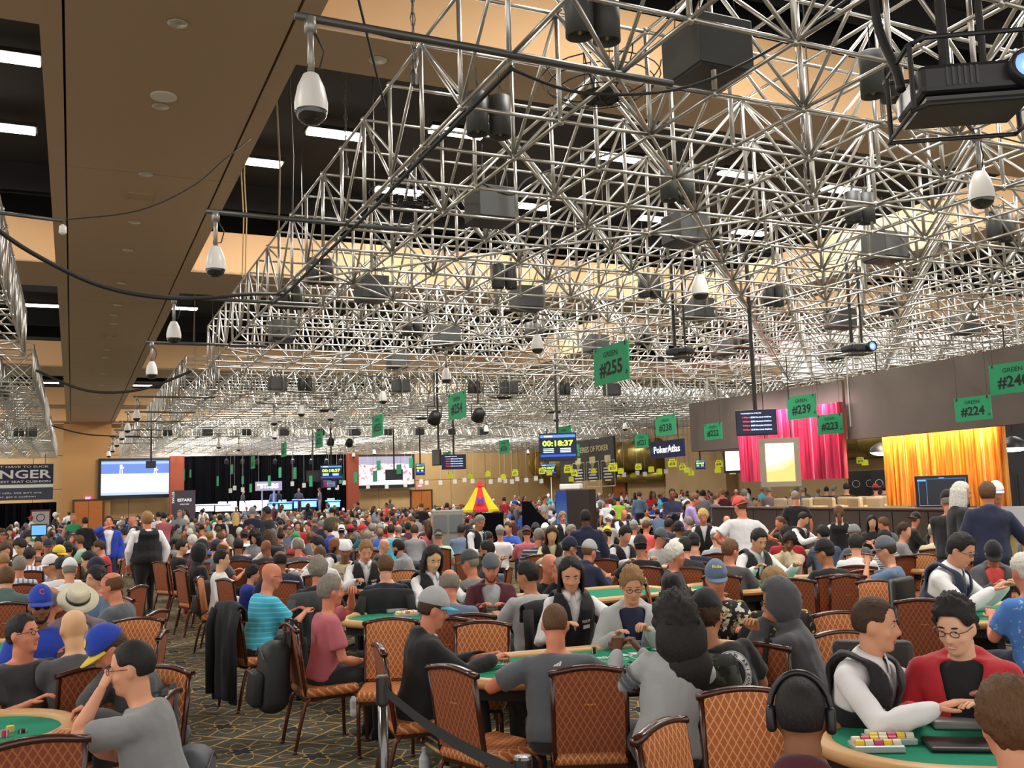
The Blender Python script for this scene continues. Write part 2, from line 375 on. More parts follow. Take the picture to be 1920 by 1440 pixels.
# ================================================================== SPACE-FRAME TRUSS
MX, MY, ZB, ZT = .885, .925, 5.0, 5.94
TR = dict(chord=.0165, post=.021, brace=.0165)
def unit_tube(r, L, n=8):
    mb = MB(); mb.lathe([(r, 0), (r, L)], n); return mb.mesh('tube', STEEL, True)
_ut = {}
def member_matrix(a, b):
    d = b - a; q = d.to_track_quat('Z', 'Y'); return Matrix.Translation(a) @ q.to_matrix().to_4x4()
def truss_block(label, x0, nx, y0, ny, nparts, sgn=1, mx=MX):
    t = thing('truss_block', label, 'truss', (x0, y0, 0), 0, 'ceiling truss blocks')
    mem = {'chord': [], 'post': [], 'brace': []}
    nod = []
    def n(i, j, top): return Vector((sgn * i * mx, j * MY, ZT if top else ZB))
    for i in range(nx + 1):
        for j in range(ny + 1):
            nod += [n(i, j, 0), n(i, j, 1)]
            mem['post'].append((n(i, j, 0), n(i, j, 1)))
            for top in (0, 1):
                if i < nx: mem['chord'].append((n(i, j, top), n(i + 1, j, top)))
                if j < ny: mem['chord'].append((n(i, j, top), n(i, j + 1, top)))
            if (i + j) % 2 == 0:
                for di, dj in ((1, 0), (-1, 0), (0, 1), (0, -1)):
                    if 0 <= i + di <= nx and 0 <= j + dj <= ny: mem['brace'].append((n(i, j, 0), n(i + di, j + dj, 1)))
            if (i - j) % 8 == 4 and i < nx and j < ny: mem['brace'].append((n(i, j, 0), n(i + 1, j + 1, 0)))
            if (i + j) % 10 == 3 and i < nx and 0 < j: mem['brace'].append((n(i, j, 0), n(i + 1, j - 1, 0)))
    org = Vector((x0, y0, 0)); rest = []
    for k, lst in mem.items():
        def key(m):
            c = (m[0] + m[1]) / 2 + org; D = depth_of(c)
            if D < 1: return 1e3
            q = RB.transposed() @ (c - Vector((0, 0, CH))); u = 960 + F * q.x / -q.z; v = 720 - F * q.y / -q.z
            if not (-100 < u < 2020 and -100 < v < 1540): return 500 + D
            return D
        lst.sort(key=key)
        for idx, (a, b) in enumerate(lst):
            if idx < nparts and key((a, b)) < 400:
                L = round((b - a).length, 3); kk = (k, L)
                if kk not in _ut: _ut[kk] = unit_tube(TR[k], L)
                link(k, _ut[kk], t, M=member_matrix(a, b))
            else: rest.append((a, b, TR[k]))
    if rest:
        A = np.array([a[:] for a, b, r in rest]); B = np.array([b[:] for a, b, r in rest]); r = np.array([c for _, _, c in rest])[:, None]
        d = B - A; d /= np.linalg.norm(d, axis=1)[:, None]
        up = np.where(np.abs(d[:, 2:3]) < .9, np.array([[0, 0, 1.]]), np.array([[0, 1., 0]]))
        X = np.cross(up, d); X /= np.linalg.norm(X, axis=1)[:, None]; Yv = np.cross(d, X)
        K = 5; vs = []
        for e in (A, B):
            for k in range(K):
                an = 2 * PI * k / K; vs.append(e + (X * math.cos(an) + Yv * math.sin(an)) * r)
        V = np.stack(vs, 1).reshape(-1, 3); N = len(rest)
        base = np.arange(N)[:, None, None] * 2 * K
        q = np.array([[k, (k + 1) % K, K + (k + 1) % K, K + k] for k in range(K)])[None]
        Fc = (base + q).reshape(-1, 4)
        me = bpy.data.meshes.new('tubes'); me.from_pydata(V.tolist(), [], Fc.tolist()); me.materials.append(STEEL)
        me.polygons.foreach_set('use_smooth', [True] * len(me.polygons)); me.update()
        link('tubes', me, t, kind='stuff')
    rods = [p for p in nod if p.z > ZT - .01 and round(p.x / mx) % 5 == 2 and round(p.y / MY) % 6 == 3]
    for p in rods:
        mb = MB(); mb.tube([p, (p.x, p.y, 9.72)], .011, 6); mb.build('hanger', STEEL_D, t)
    mb = MB()
    for p in nod:
        if depth_of(p + org) < 16: mb.ell(p, (.034, .034, .04), n=6, m=4)
    if mb.v: mb.build('hubs', STEEL, t, kind='stuff', smooth=True)
    return t
truss_block('nearest block of the silver tube ceiling truss, right of the aisle', 2.75, 30, 5.84 - 5 * MY, 23, 300)
truss_block('second silver tube truss block, right of the aisle beyond the first gap', 2.75, 33, 27.3, 16, 60)
truss_block('farthest silver tube truss block, right of the aisle near the stage', 2.75, 34, 47.0, 22, 40)
truss_block('nearest silver tube truss block left of the aisle, at the left edge', -.93, 9, 5.84 - 5 * MY, 22, 200, -1)
truss_block('second silver tube truss block left of the aisle', -.93, 9, 26.2, 18, 40, -1)
truss_block('farthest silver tube truss block left of the aisle above the banner', -.93, 10, 47.0, 22, 30, -1)
# ================================================================== THINGS HUNG FROM THE TRUSS
def pct(p):
    q = RB.transposed() @ (Vector(p) - Vector((0, 0, CH))); return 960 + F * q.x / -q.z, 720 - F * q.y / -q.z
def nodexy(i, j, x0=2.75): return Vector((x0 + i * MX, 5.84 + j * MY, ZB))
ROWN = ['in the nearest row', 'in the second row back', 'in the third row back', 'in the fourth row back', 'in the fifth row back', 'in a far row', 'in the farthest row']
def uniq():
    seen = {}
    def f(s):
        seen[s] = seen.get(s, 0) + 1; return s
    return f
def poswords(p):
    u, v = pct(p); return 'photo %d%% across, %d%% down' % (round(u / 19.2), round(v / 14.4))
# canister downlights in pairs
def can_mesh():
    mb = MB(); mb.lathe([(.085, .38), (.1, .37), (.1, 0), (.088, 0), (.08, .05), (.0005, .09)], 20); return mb.mesh('housing', DKGREY, True)
CANB, BULB = can_mesh(), None
mb = MB(); mb.lathe([(.0005, .045), (.05, .05), (.075, .055)], 16, cap=False); mb.ell((0, 0, .05), (.025, .025, .04), n=8, m=6); BULB = mb.mesh('reflector', mat('dull_gold_reflector', (.35, .28, .15), .3, .6), True)
mb = MB(); mb.tube([(0, 0, .37), (0, 0, .62)], .006, 6); mb.tube([(0, 0, .5), (.03, 0, .44), (.03, 0, .37)], .004, 5); CANH = mb.mesh('stem', BLACK)
can_proto = None
def can(p, lab):
    t = thing('canister_downlight', lab, 'downlight', p, 0, 'canister downlights in the truss')
    link('housing', CANB, t); link('reflector', BULB, t); link('stem', CANH, t)
k = 0
for (x, y, z) in [(3.3, 5.6, 5.12), (6.1, 5.65, 5.12), (3.33, 7.55, 5.12), (6.1, 8.65, 5.12), (8.8, 8.65, 5.12), (11.35, 8.7, 5.12), (6.1, 13.4, 5.12), (8.75, 13.35, 5.12), (11.4, 13.4, 5.12), (3.3, 13.9, 5.12), (3.25, 15.8, 5.1), (8.8, 17.9, 5.1), (11.5, 17.9, 5.1), (14.2, 13.4, 5.1), (6.1, 17.9, 5.1), (14.2, 17.9, 5.1),
                  (4.0, 47.3, 5.05), (7.6, 47.3, 5.05), (11.2, 47.3, 5.05), (14.7, 47.3, 5.05), (18.2, 47.3, 5.05), (-2.2, 47.3, 5.05), (6.1, 27.6, 5.05), (11.4, 27.6, 5.05), (14.6, 27.6, 5.05)]:
    for dx in (-.11, .11):
        p = Vector((x + dx, y, z)); can(p, 'dark grey canister downlight, %s of its pair, %s' % ('left' if dx < 0 else 'right', poswords(p)))
# black speaker boxes
def bigbox(p, s, lab, rz=0.0):
    t = thing('truss_box', lab, 'equipment box', p, rz, 'dark boxes in the truss')
    mb = MB(); mb.rbox((0, 0, s * .42), (s, s, s * .8), .012); mb.box((s * .505, -s * .3, s * .35), (.01, .05, .09)); mb.build('housing', DKGREY, t)
    mb = MB(); mb.box((0, 0, 0), (s * .94, s * .94, .02)); mb.build('baffle', BLACK, t)
    mb = MB()
    for a, b in ((-1, -1), (1, -1), (1, 1), (-1, 1)): mb.tube([(a * s * .35, b * s * .35, s * .8), (a * s * .3, b * s * .3, ZT - p.z)], .005, 5)
    mb.build('hanger', BLACK, t)
for (x, y) in [(4.6, 6.02), (4.35, 9.9), (7.15, 10.0), (10.5, 9.9), (4.3, 14.6), (7.05, 14.6), (10.6, 14.6), (14.2, 14.7), (3.7, 18.8), (7.1, 18.6), (10.8, 18.8), (14.3, 18.7), (17.6, 14.6), (7.2, 22.3), (17.6, 18.6), (13.9, 9.9)] + \
              [(5.8, 47.4), (9.4, 47.4), (13, 47.4), (16.4, 47.4), (20, 47.4), (-1.7, 47.4), (-3.2, 14.6), (-2.0, 18.7), (5.3, 27.6), (9.0, 27.6), (12.6, 27.6), (16.4, 27.6), (-1.9, 30.1), (19.9, 33)]:
    bigbox(Vector((x, y, 5.06 if y > 7 else 5.2)), .52 if y < 8 else .46, 'dark grey square loudspeaker box inside the truss, ' + poswords((x, y, 5.2)), .0)
# dome cameras
mb = MB(); mb.lathe([(.035, .33), (.05, .32), (.085, .24), (.105, .14), (.103, .08)], 24, cap=False); DOMB = mb.mesh('housing', WHITE, True)
mb = MB(); mb.lathe([(.1, .085)] + [(.1 * math.cos(a), .08 - .085 * math.sin(a)) for a in [i * PI / 12 for i in range(7)]], 24); DOMG = mb.mesh('dome', mat('smoked_glass', (.02, .018, .018), .08, spec=.9), True)
mb = MB(); mb.tube([(0, 0, .32), (0, 0, .66)], .022, 10); mb.lathe([(.04, .6), (.04, .7), (.02, .7)], 10); DOMP = mb.mesh('stem', mat('grey_conduit', (.35, .34, .32), .4, .6), True)
def dome(x, y, lab, arm, AL=2.15):
    z = 4.28; t = thing('dome_camera', lab, 'camera', (x, y, z), 0, 'white dome cameras under the truss')
    link('housing', DOMB, t); link('dome', DOMG, t); link('stem', DOMP, t)
    mb = MB(); L = AL if arm else .5
    if arm: mb.tube([(-.1, 0, .7), (L, .02, .7)], .027, 10)
    else: mb.tube([(-.6, -.3, .7), (.3, .2, .72)], .02, 8)
    mb.build('arm', STEEL_D, t, smooth=True)
    mb = MB(); mb.tube([(0.03, 0, .6), (.09, .02, .5), (.06, .02, .38), (-.02, 0, .36), (.02, 0, .7), (.6, .03, .68), (1.2, .03, .73)], .007, 6); mb.build('cable', CABLE, t, smooth=True)
ys_ = [5.75, 10.2, 14.75, 19.1, 29.1, 34, 38, 42.5, 47, 52]
for i, y in enumerate(ys_): dome(1.32 if y < 28 else 1.62, y, 'white dome camera on a pipe over the aisle, %s from the front' % ['first', 'second', 'third', 'fourth', 'fifth', 'sixth', 'seventh', 'eighth', 'ninth', 'tenth'][i], True, 2.75 if i == 0 else 2.15)
for i, y in enumerate([5.65, 9.8, 14.5, 18.9, 23.5, 29, 38, 47]): dome(7.18, y, 'white dome camera under the truss, %s back in the middle line' % ['first', 'second', 'third', 'fourth', 'fifth', 'sixth', 'seventh', 'eighth'][i], False)
for i, (px, py) in enumerate([(663, 858), (702, 853), (990, 852), (912, 812), (565, 780), (1043, 790), (1172, 807), (514, 797), (410, 841)]):
    p = atz(px, py, 4.3); dome(p.x, p.y, 'small white dome camera under the far truss, ' + poswords(p), False)
p = atz(118, 414, 4.98); t = thing('dome_camera', 'small grey camera on the left truss pipe over the aisle', 'camera', p, 0, 'white dome cameras under the truss')
mb = MB(); mb.tube([(0, 0, 0), (-.95, -.1, 0.02)], .02, 8); mb.build('arm', STEEL_D, t, smooth=True); mb = MB(); mb.lathe([(.012, -.04), (.035, -.06), (.04, -.13), (.02, -.15)], 12); mb.build('housing', WHITE, t, smooth=True)
# wire basket lamps
def basket(px, py, R, lab, z=5.25):
    p = atz(px, py, z); t = thing('wire_basket', lab, 'wire basket', p, 0, 'wire baskets in the truss')
    mb = MB(); n = 24
    for q in range(5):
        r = R * math.sin((q + 1.2) / 6.2 * PI / 2); zz = R * .5 * (1 - math.cos((q + 1.2) / 6.2 * PI / 2))
        mb.tube([(r * math.cos(2 * PI * i / n), r * math.sin(2 * PI * i / n), zz) for i in range(n + 1)], .006, 5)
    mb.build('hoops', BLACK, t)
    mb = MB()
    for a in range(8): mb.tube([(R * math.sin(b) * math.cos(a * PI / 4), R * math.sin(b) * math.sin(a * PI / 4), R * .5 * (1 - math.cos(b))) for b in [i * PI / 14 for i in range(8)]], .006, 5)
    mb.build('ribs', BLACK, t)
    mb = MB(); mb.lathe([(R * .3, 0.02), (R * .34, .05), (.02, .07)], 20)
    for a in range(4): mb.tube([(R * .3 * math.cos(a * PI / 2), R * .3 * math.sin(a * PI / 2), .07), (R * .3 * math.cos(a * PI / 2), R * .3 * math.sin(a * PI / 2), .7)], .005, 5)
    mb.build('pan', mat('black_wire_tray', (.03, .03, .03), .6), t)
basket(1128, 188, .56, 'large black wire basket hanging in the truss beside the twin downlights', 5.45)
basket(770, 392, .5, 'black wire basket in the truss near its left edge', 5.3)
for (px, py) in ((945, 748), (612, 772), (1040, 775), (790, 787)): basket(px, py, .75, 'flat black wire hoop hanging under the far truss, ' + poswords(atz(px, py, 4.9)), 4.9)
# cables, chains and ropes
def cable(pts, r, lab, name='hanging_cable', m=CABLE, grp='hanging cables'):
    # smooth the polyline
    pts = [Vector(p) for p in pts]; out = []
    for i in range(len(pts) - 1):
        p0, p1, p2, p3 = pts[max(i - 1, 0)], pts[i], pts[i + 1], pts[min(i + 2, len(pts) - 1)]
        for k in range(6):
            s = k / 6; out.append(.5 * ((2 * p1) + (p2 - p0) * s + (2 * p0 - 5 * p1 + 4 * p2 - p3) * s * s + (3 * p1 - p0 - 3 * p2 + p3) * s ** 3))
    out.append(pts[-1]); mb = MB(); mb.tube(out, r, 7); return tag(mb.build(name, m, smooth=True), lab, 'cable', grp)
cable([Vector((-1.0, 11.9, 5.2)), Vector((-.5, 12.2, 4.9)), Vector((.3, 12.6, 4.62)), Vector((1.2, 12.8, 4.56)), Vector((2.2, 13.4, 4.8)), Vector((2.85, 14.3, 5.02))], .028, 'thick black cable bundle sagging across the aisle between trusses')
cable([Vector((-.9, 27, 5.4)), Vector((.3, 27, 4.9)), Vector((1.6, 27, 4.95)), Vector((2.9, 27.2, 5.5))], .035, 'second black cable bundle sagging over the aisle farther back')
cable([Vector((-.9, 47, 5.5)), Vector((.6, 47, 5.1)), Vector((2.8, 47, 5.0))], .03, 'thin far cable crossing the aisle near the back wall')
cable([P(665, -30, 8.5), P(715, 175, 9.2), P(722, 200, 9.3)], .012, 'black cable dropping from the ceiling to the truss corner')
cable([P(122, 412, 12), P(260, 395, 12.3), P(360, 350, 12.8), P(420, 300, 13.3), P(470, 260, 14)], .008, 'thin wire rising across the soffit to the black bay')
cable([Vector((2.8, 5.9, 4.96)), Vector((2.78, 8, 4.93)), Vector((2.82, 9.5, 4.95)), Vector((2.77, 11.5, 4.92)), Vector((2.8, 13.5, 4.94)), Vector((2.76, 14.8, 4.96))], .02, 'black cable loom tied along the left bottom edge of the truss')
cable([P(960, 130, 6.6), P(1100, 175, 6.9), P(1300, 160, 7.2), P(1500, 60, 7.4), P(1640, -40, 7.5)], .012, 'black cable looping through the near truss toward the projector')
cable([P(905, 345, 10), P(960, 365, 10), P(1000, 330, 10.4), P(1150, 285, 10.8), P(1260, 230, 11)], .012, 'slack black cable over the dark truss box')
def chain(px, y0, y1, D, lab, r=.014):
    p = P(px, (y0 + y1) / 2, D); a = P(px, y1, D).z; b = 9.68
    t = thing('hanging_chain', lab, 'chain', (p.x, p.y, a), 0, 'chains above the truss'); mb = MB(); n = int((b - a) / .11)
    for i in range(n):
        zc = .055 + i * .11; ax = (1, 0) if i % 2 else (0, 1)
        mb.tube([(ax[0] * .024 * math.cos(q), ax[1] * .024 * math.cos(q), zc + .07 * math.sin(q)) for q in [k * PI / 3 for k in range(7)]], .006, 4, cap=False)
    mb.tube([(0, 0, 0), (0, 0, b - a)], .007, 4); mb.build('links', STEEL_D, t, kind='stuff')
    mb = MB(); mb.lathe([(.03, -.02), (.035, .08), (.015, .14)], 8); mb.build('hook', STEEL_D, t)
chain(775, 0, 160, 8.6, 'steel chain dropping to the near truss beside the camera pipe')
chain(648, 120, 330, 13.5, 'chain loop hanging in front of the strip light')
chain(1510, 250, 400, 11, 'short chain in the middle of the near truss')
ROPE = mat('tan_rope', sr('#8d7c58'), .8)
for (px, y1, D, lab) in ((457, 520, 20, 'two pale ropes hanging beside the second dome camera'), (522, 480, 15.5, 'yellowish rope hanging over the truss left edge'), (547, 470, 15, 'thin dark wire hanging beside the yellowish rope'), (363, 640, 27, 'thin pale pole hanging at the aisle beyond third camera')):
    a = P(px, y1, D); mb = MB()
    for dx in ((-.03, .03) if px == 457 else (0,)): mb.tube([(dx, 0, 0), (dx + .03, 0, (9.7 - a.z) * .4), (dx - .02, 0, (9.7 - a.z) * .7), (dx, 0, 9.7 - a.z)], .014, 6)
    tag(mb.build('hanging_rope', ROPE if px != 547 else CABLE, loc=a), lab, 'rope')
# projectors
def projector(px, py, D, s, lab, yaw=0, cage=True, lens=True):
    p = P(px, py, D); t = thing('projector', lab, 'projector', p, -(az_of(p)) + yaw, 'truss projectors')
    mb = MB(); mb.rbox((0, 0, .1), (s, s * .75, .2 * s / .8), .03); mb.build('housing', mat('black_projector_shell', (.02, .02, .022), .35), t)
    mb = MB()
    for i in range(6): mb.box((-s * .28 + i * .03, -s * .378, .1), (.012, .008, .1))
    mb.box((0, 0, -.005), (s * .9, s * .68, .02)); mb.build('grille', DKGREY, t)
    if lens:
        mb = MB(); T = Matrix.Translation((s * .34, -s * .37, .11)) @ Matrix.Rotation(PI / 2, 4, 'X'); mb.lathe([(.09, -.02), (.09, .06), (.07, .07), (.07, .03)], 20, T, cap=False); l = mb.build('lens_barrel', BLACK, t, smooth=True)
        mb = MB(); mb.lathe([(.001, .045), (.07, .04)], 20, T); mb.build('lens', mat('blue_lit_lens', (.12, .22, 1.0), .1, emit=1.6), l)
        mb = MB(); mb.lathe([(.001, .062), (.022, .06)], 16, T); mb.build('glow', mat('white_lit_lens', (.8, .9, 1.0), .1, emit=6), l)
    mb = MB(); w_, d_ = s * .56, s * .45
    if cage:
        for z in (-.06, .3):
            mb.tube([(-w_, -d_ + .08, z), (-w_ + .06, -d_, z), (w_ - .06, -d_, z), (w_, -d_ + .08, z), (w_, d_, z), (-w_, d_, z), (-w_, -d_ + .08, z)], .014, 8)
        for a, b in ((-1, -1), (1, -1), (1, 1), (-1, 1)): mb.tube([(a * w_, b * (d_ - .06), -.06), (a * w_, b * (d_ - .06), .3)], .014, 8)
    mb.tube([(-.1, 0, .2), (-.1, 0, max(.7, ZT - p.z - .1))], .03, 8); mb.tube([(.1, 0, .2), (.1, 0, max(.7, ZT - p.z - .1))], .02, 8)
    mb.build('cage' if cage else 'bracket', BLACK, t, smooth=False)
projector(1815, 205, 5.2, .62, 'large black caged projector with glowing blue lens, top right', .35)
projector(1276, 670, 16.5, .42, 'black projector hung under the truss right of green sign 255', -.5, False, False)
projector(1608, 664, 16.5, .45, 'black projector hung above the brown fascia', .6, False, True)
cable([P(1635, -20, 5.6), P(1650, 60, 5.5), P(1680, 130, 5.3), P(1690, 168, 5.2)], .026, 'thick black conduit running down to the large projector')
for (px, py, D, lab) in ((815, 783, 26, 'left of green sign 254'), (897, 778, 26, 'right of green sign 254'), (620, 828, 44, 'far back over the stage, left one'), (655, 830, 44, 'far back over the stage, right one')):
    p = P(px, py, D); t = thing('stage_light', 'round black stage light hung from the truss ' + lab, 'stage light', p, 0, 'round stage lights')
    T = Matrix.Rotation(.8, 4, 'X'); mb = MB(); mb.lathe([(.08, .2), (.16, .12), (.18, -.14), (.15, -.14), (.1, -.02), (.001, 0)], 16, T); mb.build('housing', BLACK, t, smooth=True)
    mb = MB(); mb.tube([(-.2, 0, 0), (-.2, 0, .3), (.2, 0, .3), (.2, 0, 0)], .015, 6); mb.tube([(0, 0, .3), (0, 0, max(.5, ZB - p.z + .3))], .02, 6); mb.build('yoke', BLACK, t)

# ================================================================== HANGING NUMBER SIGNS
GREEN = mat('green_sign_card', sr('#1f9a66'), .6); GREENE = mat('pale_sign_edge', sr('#b9c98a'), .6); INK = mat('black_ink', (.01, .012, .01), .7)
YEL = mat('yellow_sign_card', sr('#dbe02a'), .6); WCARD = mat('white_sign_card', sr('#d9d9d4'), .6)
def numsign(p, num, lab, card=GREEN, W=.92, H=.52, word='GREEN', grp='green number signs', star=False, rz=0, hang=True, nm='number_sign'):
    t = thing(nm, lab, 'sign', p, rz, grp)
    mb = MB(); mb.box((0, 0, 0), (.02, W, H)); mb.build('card', card, t)
    if hang:
        for s in (-1, 1):
            mb = MB(); mb.tube([(0, s * W * .42, H / 2 - .03), (0, s * W * .42, ZB - p[2])], .004, 4); mb.box((-.012, s * W * .42, H / 2 - .03), (.01, .025, .05)); mb.build('hanging_wire', BLACK, t)
    if num:
        mb = MB(); M = frame((-.012, 0, H * .27), (0, -1, 0), (-1, 0, 0)); add_text(mb, word, M, H * .15, W * .42, .015)
        add_text(mb, '#' + num, frame((-.012, 0, -H * .12), (0, -1, 0), (-1, 0, 0)), H * .42, W * .66, .03)
        if star: add_text(mb, '*', frame((-.012, -W * .44, -H * .3), (0, -1, 0), (-1, 0, 0)), H * .14)
        mb.build('lettering', INK, t)
for (px, py, D, num) in [(1146, 682, 13.0, '255'), (857, 761, 18.2, '254'), (708, 798, 23.3, '253'), (598, 824, 28.5, '252'), (532, 843, 33.5, '251'), (474, 867, 38.5, '250'), (1503, 763, 20.3, '239'), (1556, 795, 20.6, '223'),
                          (1824, 766, 16.6, '224'), (1900, 708, 16.2, '240'), (1337, 809, 24.6, '222'), (1248, 798, 24.5, '238'), (1203, 827, 34.0, '221'), (1058, 815, 29.5, '237'), (945, 838, 35, '236'), (838, 858, 41, '235'), (1077, 845, 39, '220')]:
    p = P(px, py, D); sz = {'255': 1, '240': 1, '223': .82, '224': .8, '222': .8}.get(num, .96)
    numsign(p, num, 'green hanging table sign reading GREEN #%s' % num, W=.92 * sz, H=.52 * sz, star=(num in ('255', '239', '223', '224')))
for i, (px, py) in enumerate([(435, 880), (505, 902), (525, 886), (455, 900), (553, 887), (583, 902), (470, 915), (408, 902), (345, 890), (639, 898), (771, 868), (710, 873), (748, 880), (703, 893), (667, 895), (357, 888)]):
    p = P(px, py, 45 + (i % 4) * 3); numsign(p, '', 'small distant green hanging sign, ' + poswords(p), W=.7, H=.55 if i % 3 else .45, grp='distant green hanging signs')
for i, (px, py, s) in enumerate([(845, 891, 1), (881, 892, 1), (915, 888, 1), (966, 886, 1.1), (944, 894, 1), (1016, 883, 1.1), (1030, 886, 1), (1065, 879, 1.4), (1077, 886, 1.1), (1113, 883, .9), (1071, 898, .9), (1149, 876, 1.5), (1164, 883, 1), (1197, 875, 1.1), (1221, 880, 1), (1236, 884, 1), (1261, 868, 1.4), (1280, 875, 1.1), (1288, 881, 1), (1296, 886, 1), (1348, 869, 1.2), (1346, 881, 1), (1374, 884, 1), (1613, 863, 1.1), (1622, 867, 1), (1188, 891, .8)]):
    D = 42 / s; p = P(px, py, D); numsign(p, str(120 + i) if s > 1 else '', 'small yellow number card hanging far back, ' + poswords(p), YEL, .29, .25, 'RED', 'yellow number cards', rz=.5)
for i, (px, py) in enumerate([(790, 903), (800, 905), (826, 905), (853, 903), (871, 900), (886, 902), (920, 903), (937, 900), (947, 902), (960, 903), (970, 898), (987, 900), (1005, 897), (1015, 902), (1078, 893), (1103, 895), (1134, 893), (1151, 889), (1170, 890), (1195, 887), (1209, 889), (1249, 884), (1294, 880), (690, 912), (725, 912), (760, 909), (773, 903), (645, 905), (570, 910), (548, 907), (617, 914), (632, 914), (485, 915), (440, 915), (455, 918), (432, 920)]):
    p = P(px, py, 56); mb = MB(); mb.box((0, 0, 0), (.02, .26, .26)); mb.tube([(0, 0, .1), (0, 0, ZB - p.z)], .006, 4)
    tag(mb.build('white_card', WCARD, loc=p, rot=(0, 0, .6)), 'tiny white number card hanging in the far hall, ' + poswords(p), 'card', 'white number cards')

# ================================================================== SCREENS AND CLOCKS
def screen_mat(name, fn, strength=1.0):
    m = bpy.data.materials.new(name); m.use_nodes = True; g = NG(m)
    u, v, _ = g.sep(g.obj()); c = fn(g, u, v); b = g.n['Principled BSDF']; g.base((lambda n: n)(g.mix(0.0, (0, 0, 0), (0, 0, 0))))
    g.l.new(c, b.inputs['Emission Color']); b.inputs['Emission Strength'].default_value = strength; b.inputs['Roughness'].default_value = .3; return m
def band(g, v, a, b): return g.math('MULTIPLY', g.math('GREATER_THAN', v, a), g.math('LESS_THAN', v, b))
SCM = frame((0, .003, 0), (1, 0, 0), (0, -1, 0))
def hangtv(p, yaw, W, H, lab, kind, pole=True, back=True, name='hanging_monitor'):
    """monitor in XZ plane, front = -Y local; local Y in screen materials = height"""
    t = thing(name, lab, 'monitor', p, yaw, 'hanging tournament monitors')
    mb = MB(); mb.rbox((0, .04, 0), (W, .07, H), .01); mb.build('bezel', BLACK, t)
    T = frame((0, .0, 0), (1, 0, 0), (0, -1, 0))
    if kind == 'clock':
        f = lambda g, u, v: g.mix(band(g, v, H * .33, H * .43), g.mix(band(g, v, -H * .34, -H * .26), (.003, .006, .03), (.02, .08, .5)), (.08, .25, .8))
        s = MB(); s.box((0, 0, 0), (W * .94, H * .9, .004)); sc = link('screen', s.mesh('screen', screen_mat('clock_screen', f, 1.3)), t, M=frame((0, .003, 0), (1, 0, 0), (0, -1, 0)))
        mb = MB(); add_text(mb, '00:18:37', frame((0, -.0, H * .13), (1, 0, 0), (0, -1, 0)), H * .2, W * .82, .03); mb.build('lettering', mat('lime_digits', (.55, 1, .05), .5, emit=1.6), sc, M=SCM.inverted())
        mb = MB()
        for q, zz in enumerate((-.06, -.12, -.18)):
            for xx in (-.25, .2): mb.box((W * xx, -.001, H * zz), (W * .28, .002, H * .03))
        mb.box((-W * .25, -.001, H * .38), (W * .22, .002, H * .05)); mb.build('captions', mat('pale_screen_text', (.5, .8, .75), .5, emit=1.1), sc, M=SCM.inverted())
    elif kind == 'list':
        f = lambda g, u, v: g.mix(band(g, v, -H, H), (.004, .006, .035), (.004, .006, .035))
        s = MB(); s.box((0, 0, 0), (W * .94, H * .9, .004)); sc = link('screen', s.mesh('screen', screen_mat('list_screen', f, 1.0)), t, M=frame((0, .003, 0), (1, 0, 0), (0, -1, 0)))
        mr = MB(); mw = MB()
        add_text(mw, 'TOURNAMENTS & SATELLITES', frame((-W * .12, -.002, H * .36), (1, 0, 0), (0, -1, 0)), H * .05, W * .5, .01)
        for q, (a, b) in enumerate((('1:00pm', '$250 No-Limit Hold\u2019em'), ('4:00pm', '$200 No-Limit Hold\u2019em'), ('7:00pm', '$400 No-Limit Hold\u2019em'), ('10:00pm', '$150 No-Limit Hold\u2019em'))):
            zz = H * (.2 - q * .16); add_text(mr, a, frame((-W * .24, -.002, zz), (1, 0, 0), (0, -1, 0)), H * .07, W * .18, .02); add_text(mw, b, frame((W * .12, -.002, zz), (1, 0, 0), (0, -1, 0)), H * .07, W * .5, .02)
        mr.build('red_lettering', mat('red_screen_text', (1, .05, .05), .5, emit=1.3), sc, M=SCM.inverted()); mw.build('lettering', mat('bluewhite_screen_text', (.55, .7, 1), .5, emit=1.4), sc, M=SCM.inverted())
    elif kind == 'off':
        s = MB(); s.box((0, .0, 0), (W * .92, .006, H * .86)); s.build('screen', mat('dark_glass', (.02, .02, .022), .15), t)
    if pole:
        mb = MB()
        for dx in ((0,) if W < 1.3 else (-W * .22, W * .2)): mb.tube([(dx, .12, -H * .3), (dx, .12, max(.6, ZT - p.z))], .035, 8)
        mb.box((0, .1, 0), (W * .4, .06, H * .4)); mb.build('pole', BLACK, t)
    return t
def face_cam(p, off=0): return -az_of(p) + off
hangtv(P(1418, 792, 16.3), face_cam(P(1418, 792, 16.3), .05), .68, .44, 'hanging monitor listing tournament times in front of pink curtain', 'list')
t = hangtv(P(1046, 838, 27), face_cam(P(1046, 838, 27)), 1.06, .8, 'large hanging tournament clock monitor behind green sign 237', 'clock')
hangtv(P(851, 866, 36), face_cam(P(851, 866, 36)), .92, .56, 'hanging monitor listing tournaments left of the tent umbrella', 'list')
hangtv(P(788, 880, 44), face_cam(P(788, 880, 44)), .42, .52, 'narrow hanging clock monitor right of the right big screen', 'clock')
hangtv(P(621, 886, 42), face_cam(P(621, 886, 42)), .95, .68, 'hanging clock monitor in front of the black stage curtain', 'clock')
hangtv(P(617, 907, 47), face_cam(P(617, 907, 47)), .8, .4, 'hanging list monitor just below the stage clock', 'list', False)
hangtv(P(1028, 880, 48), face_cam(P(1028, 880, 48)), .8, .55, 'small far clock monitor below the large tournament clock', 'clock')
hangtv(P(1313, 871, 46), face_cam(P(1313, 871, 46)), .46, .44, 'small far clock monitor under green sign 222', 'clock')
hangtv(P(739, 890, 47), face_cam(P(739, 890, 47)), .86, .52, 'dark switched-off monitor in front of the right big screen', 'off')
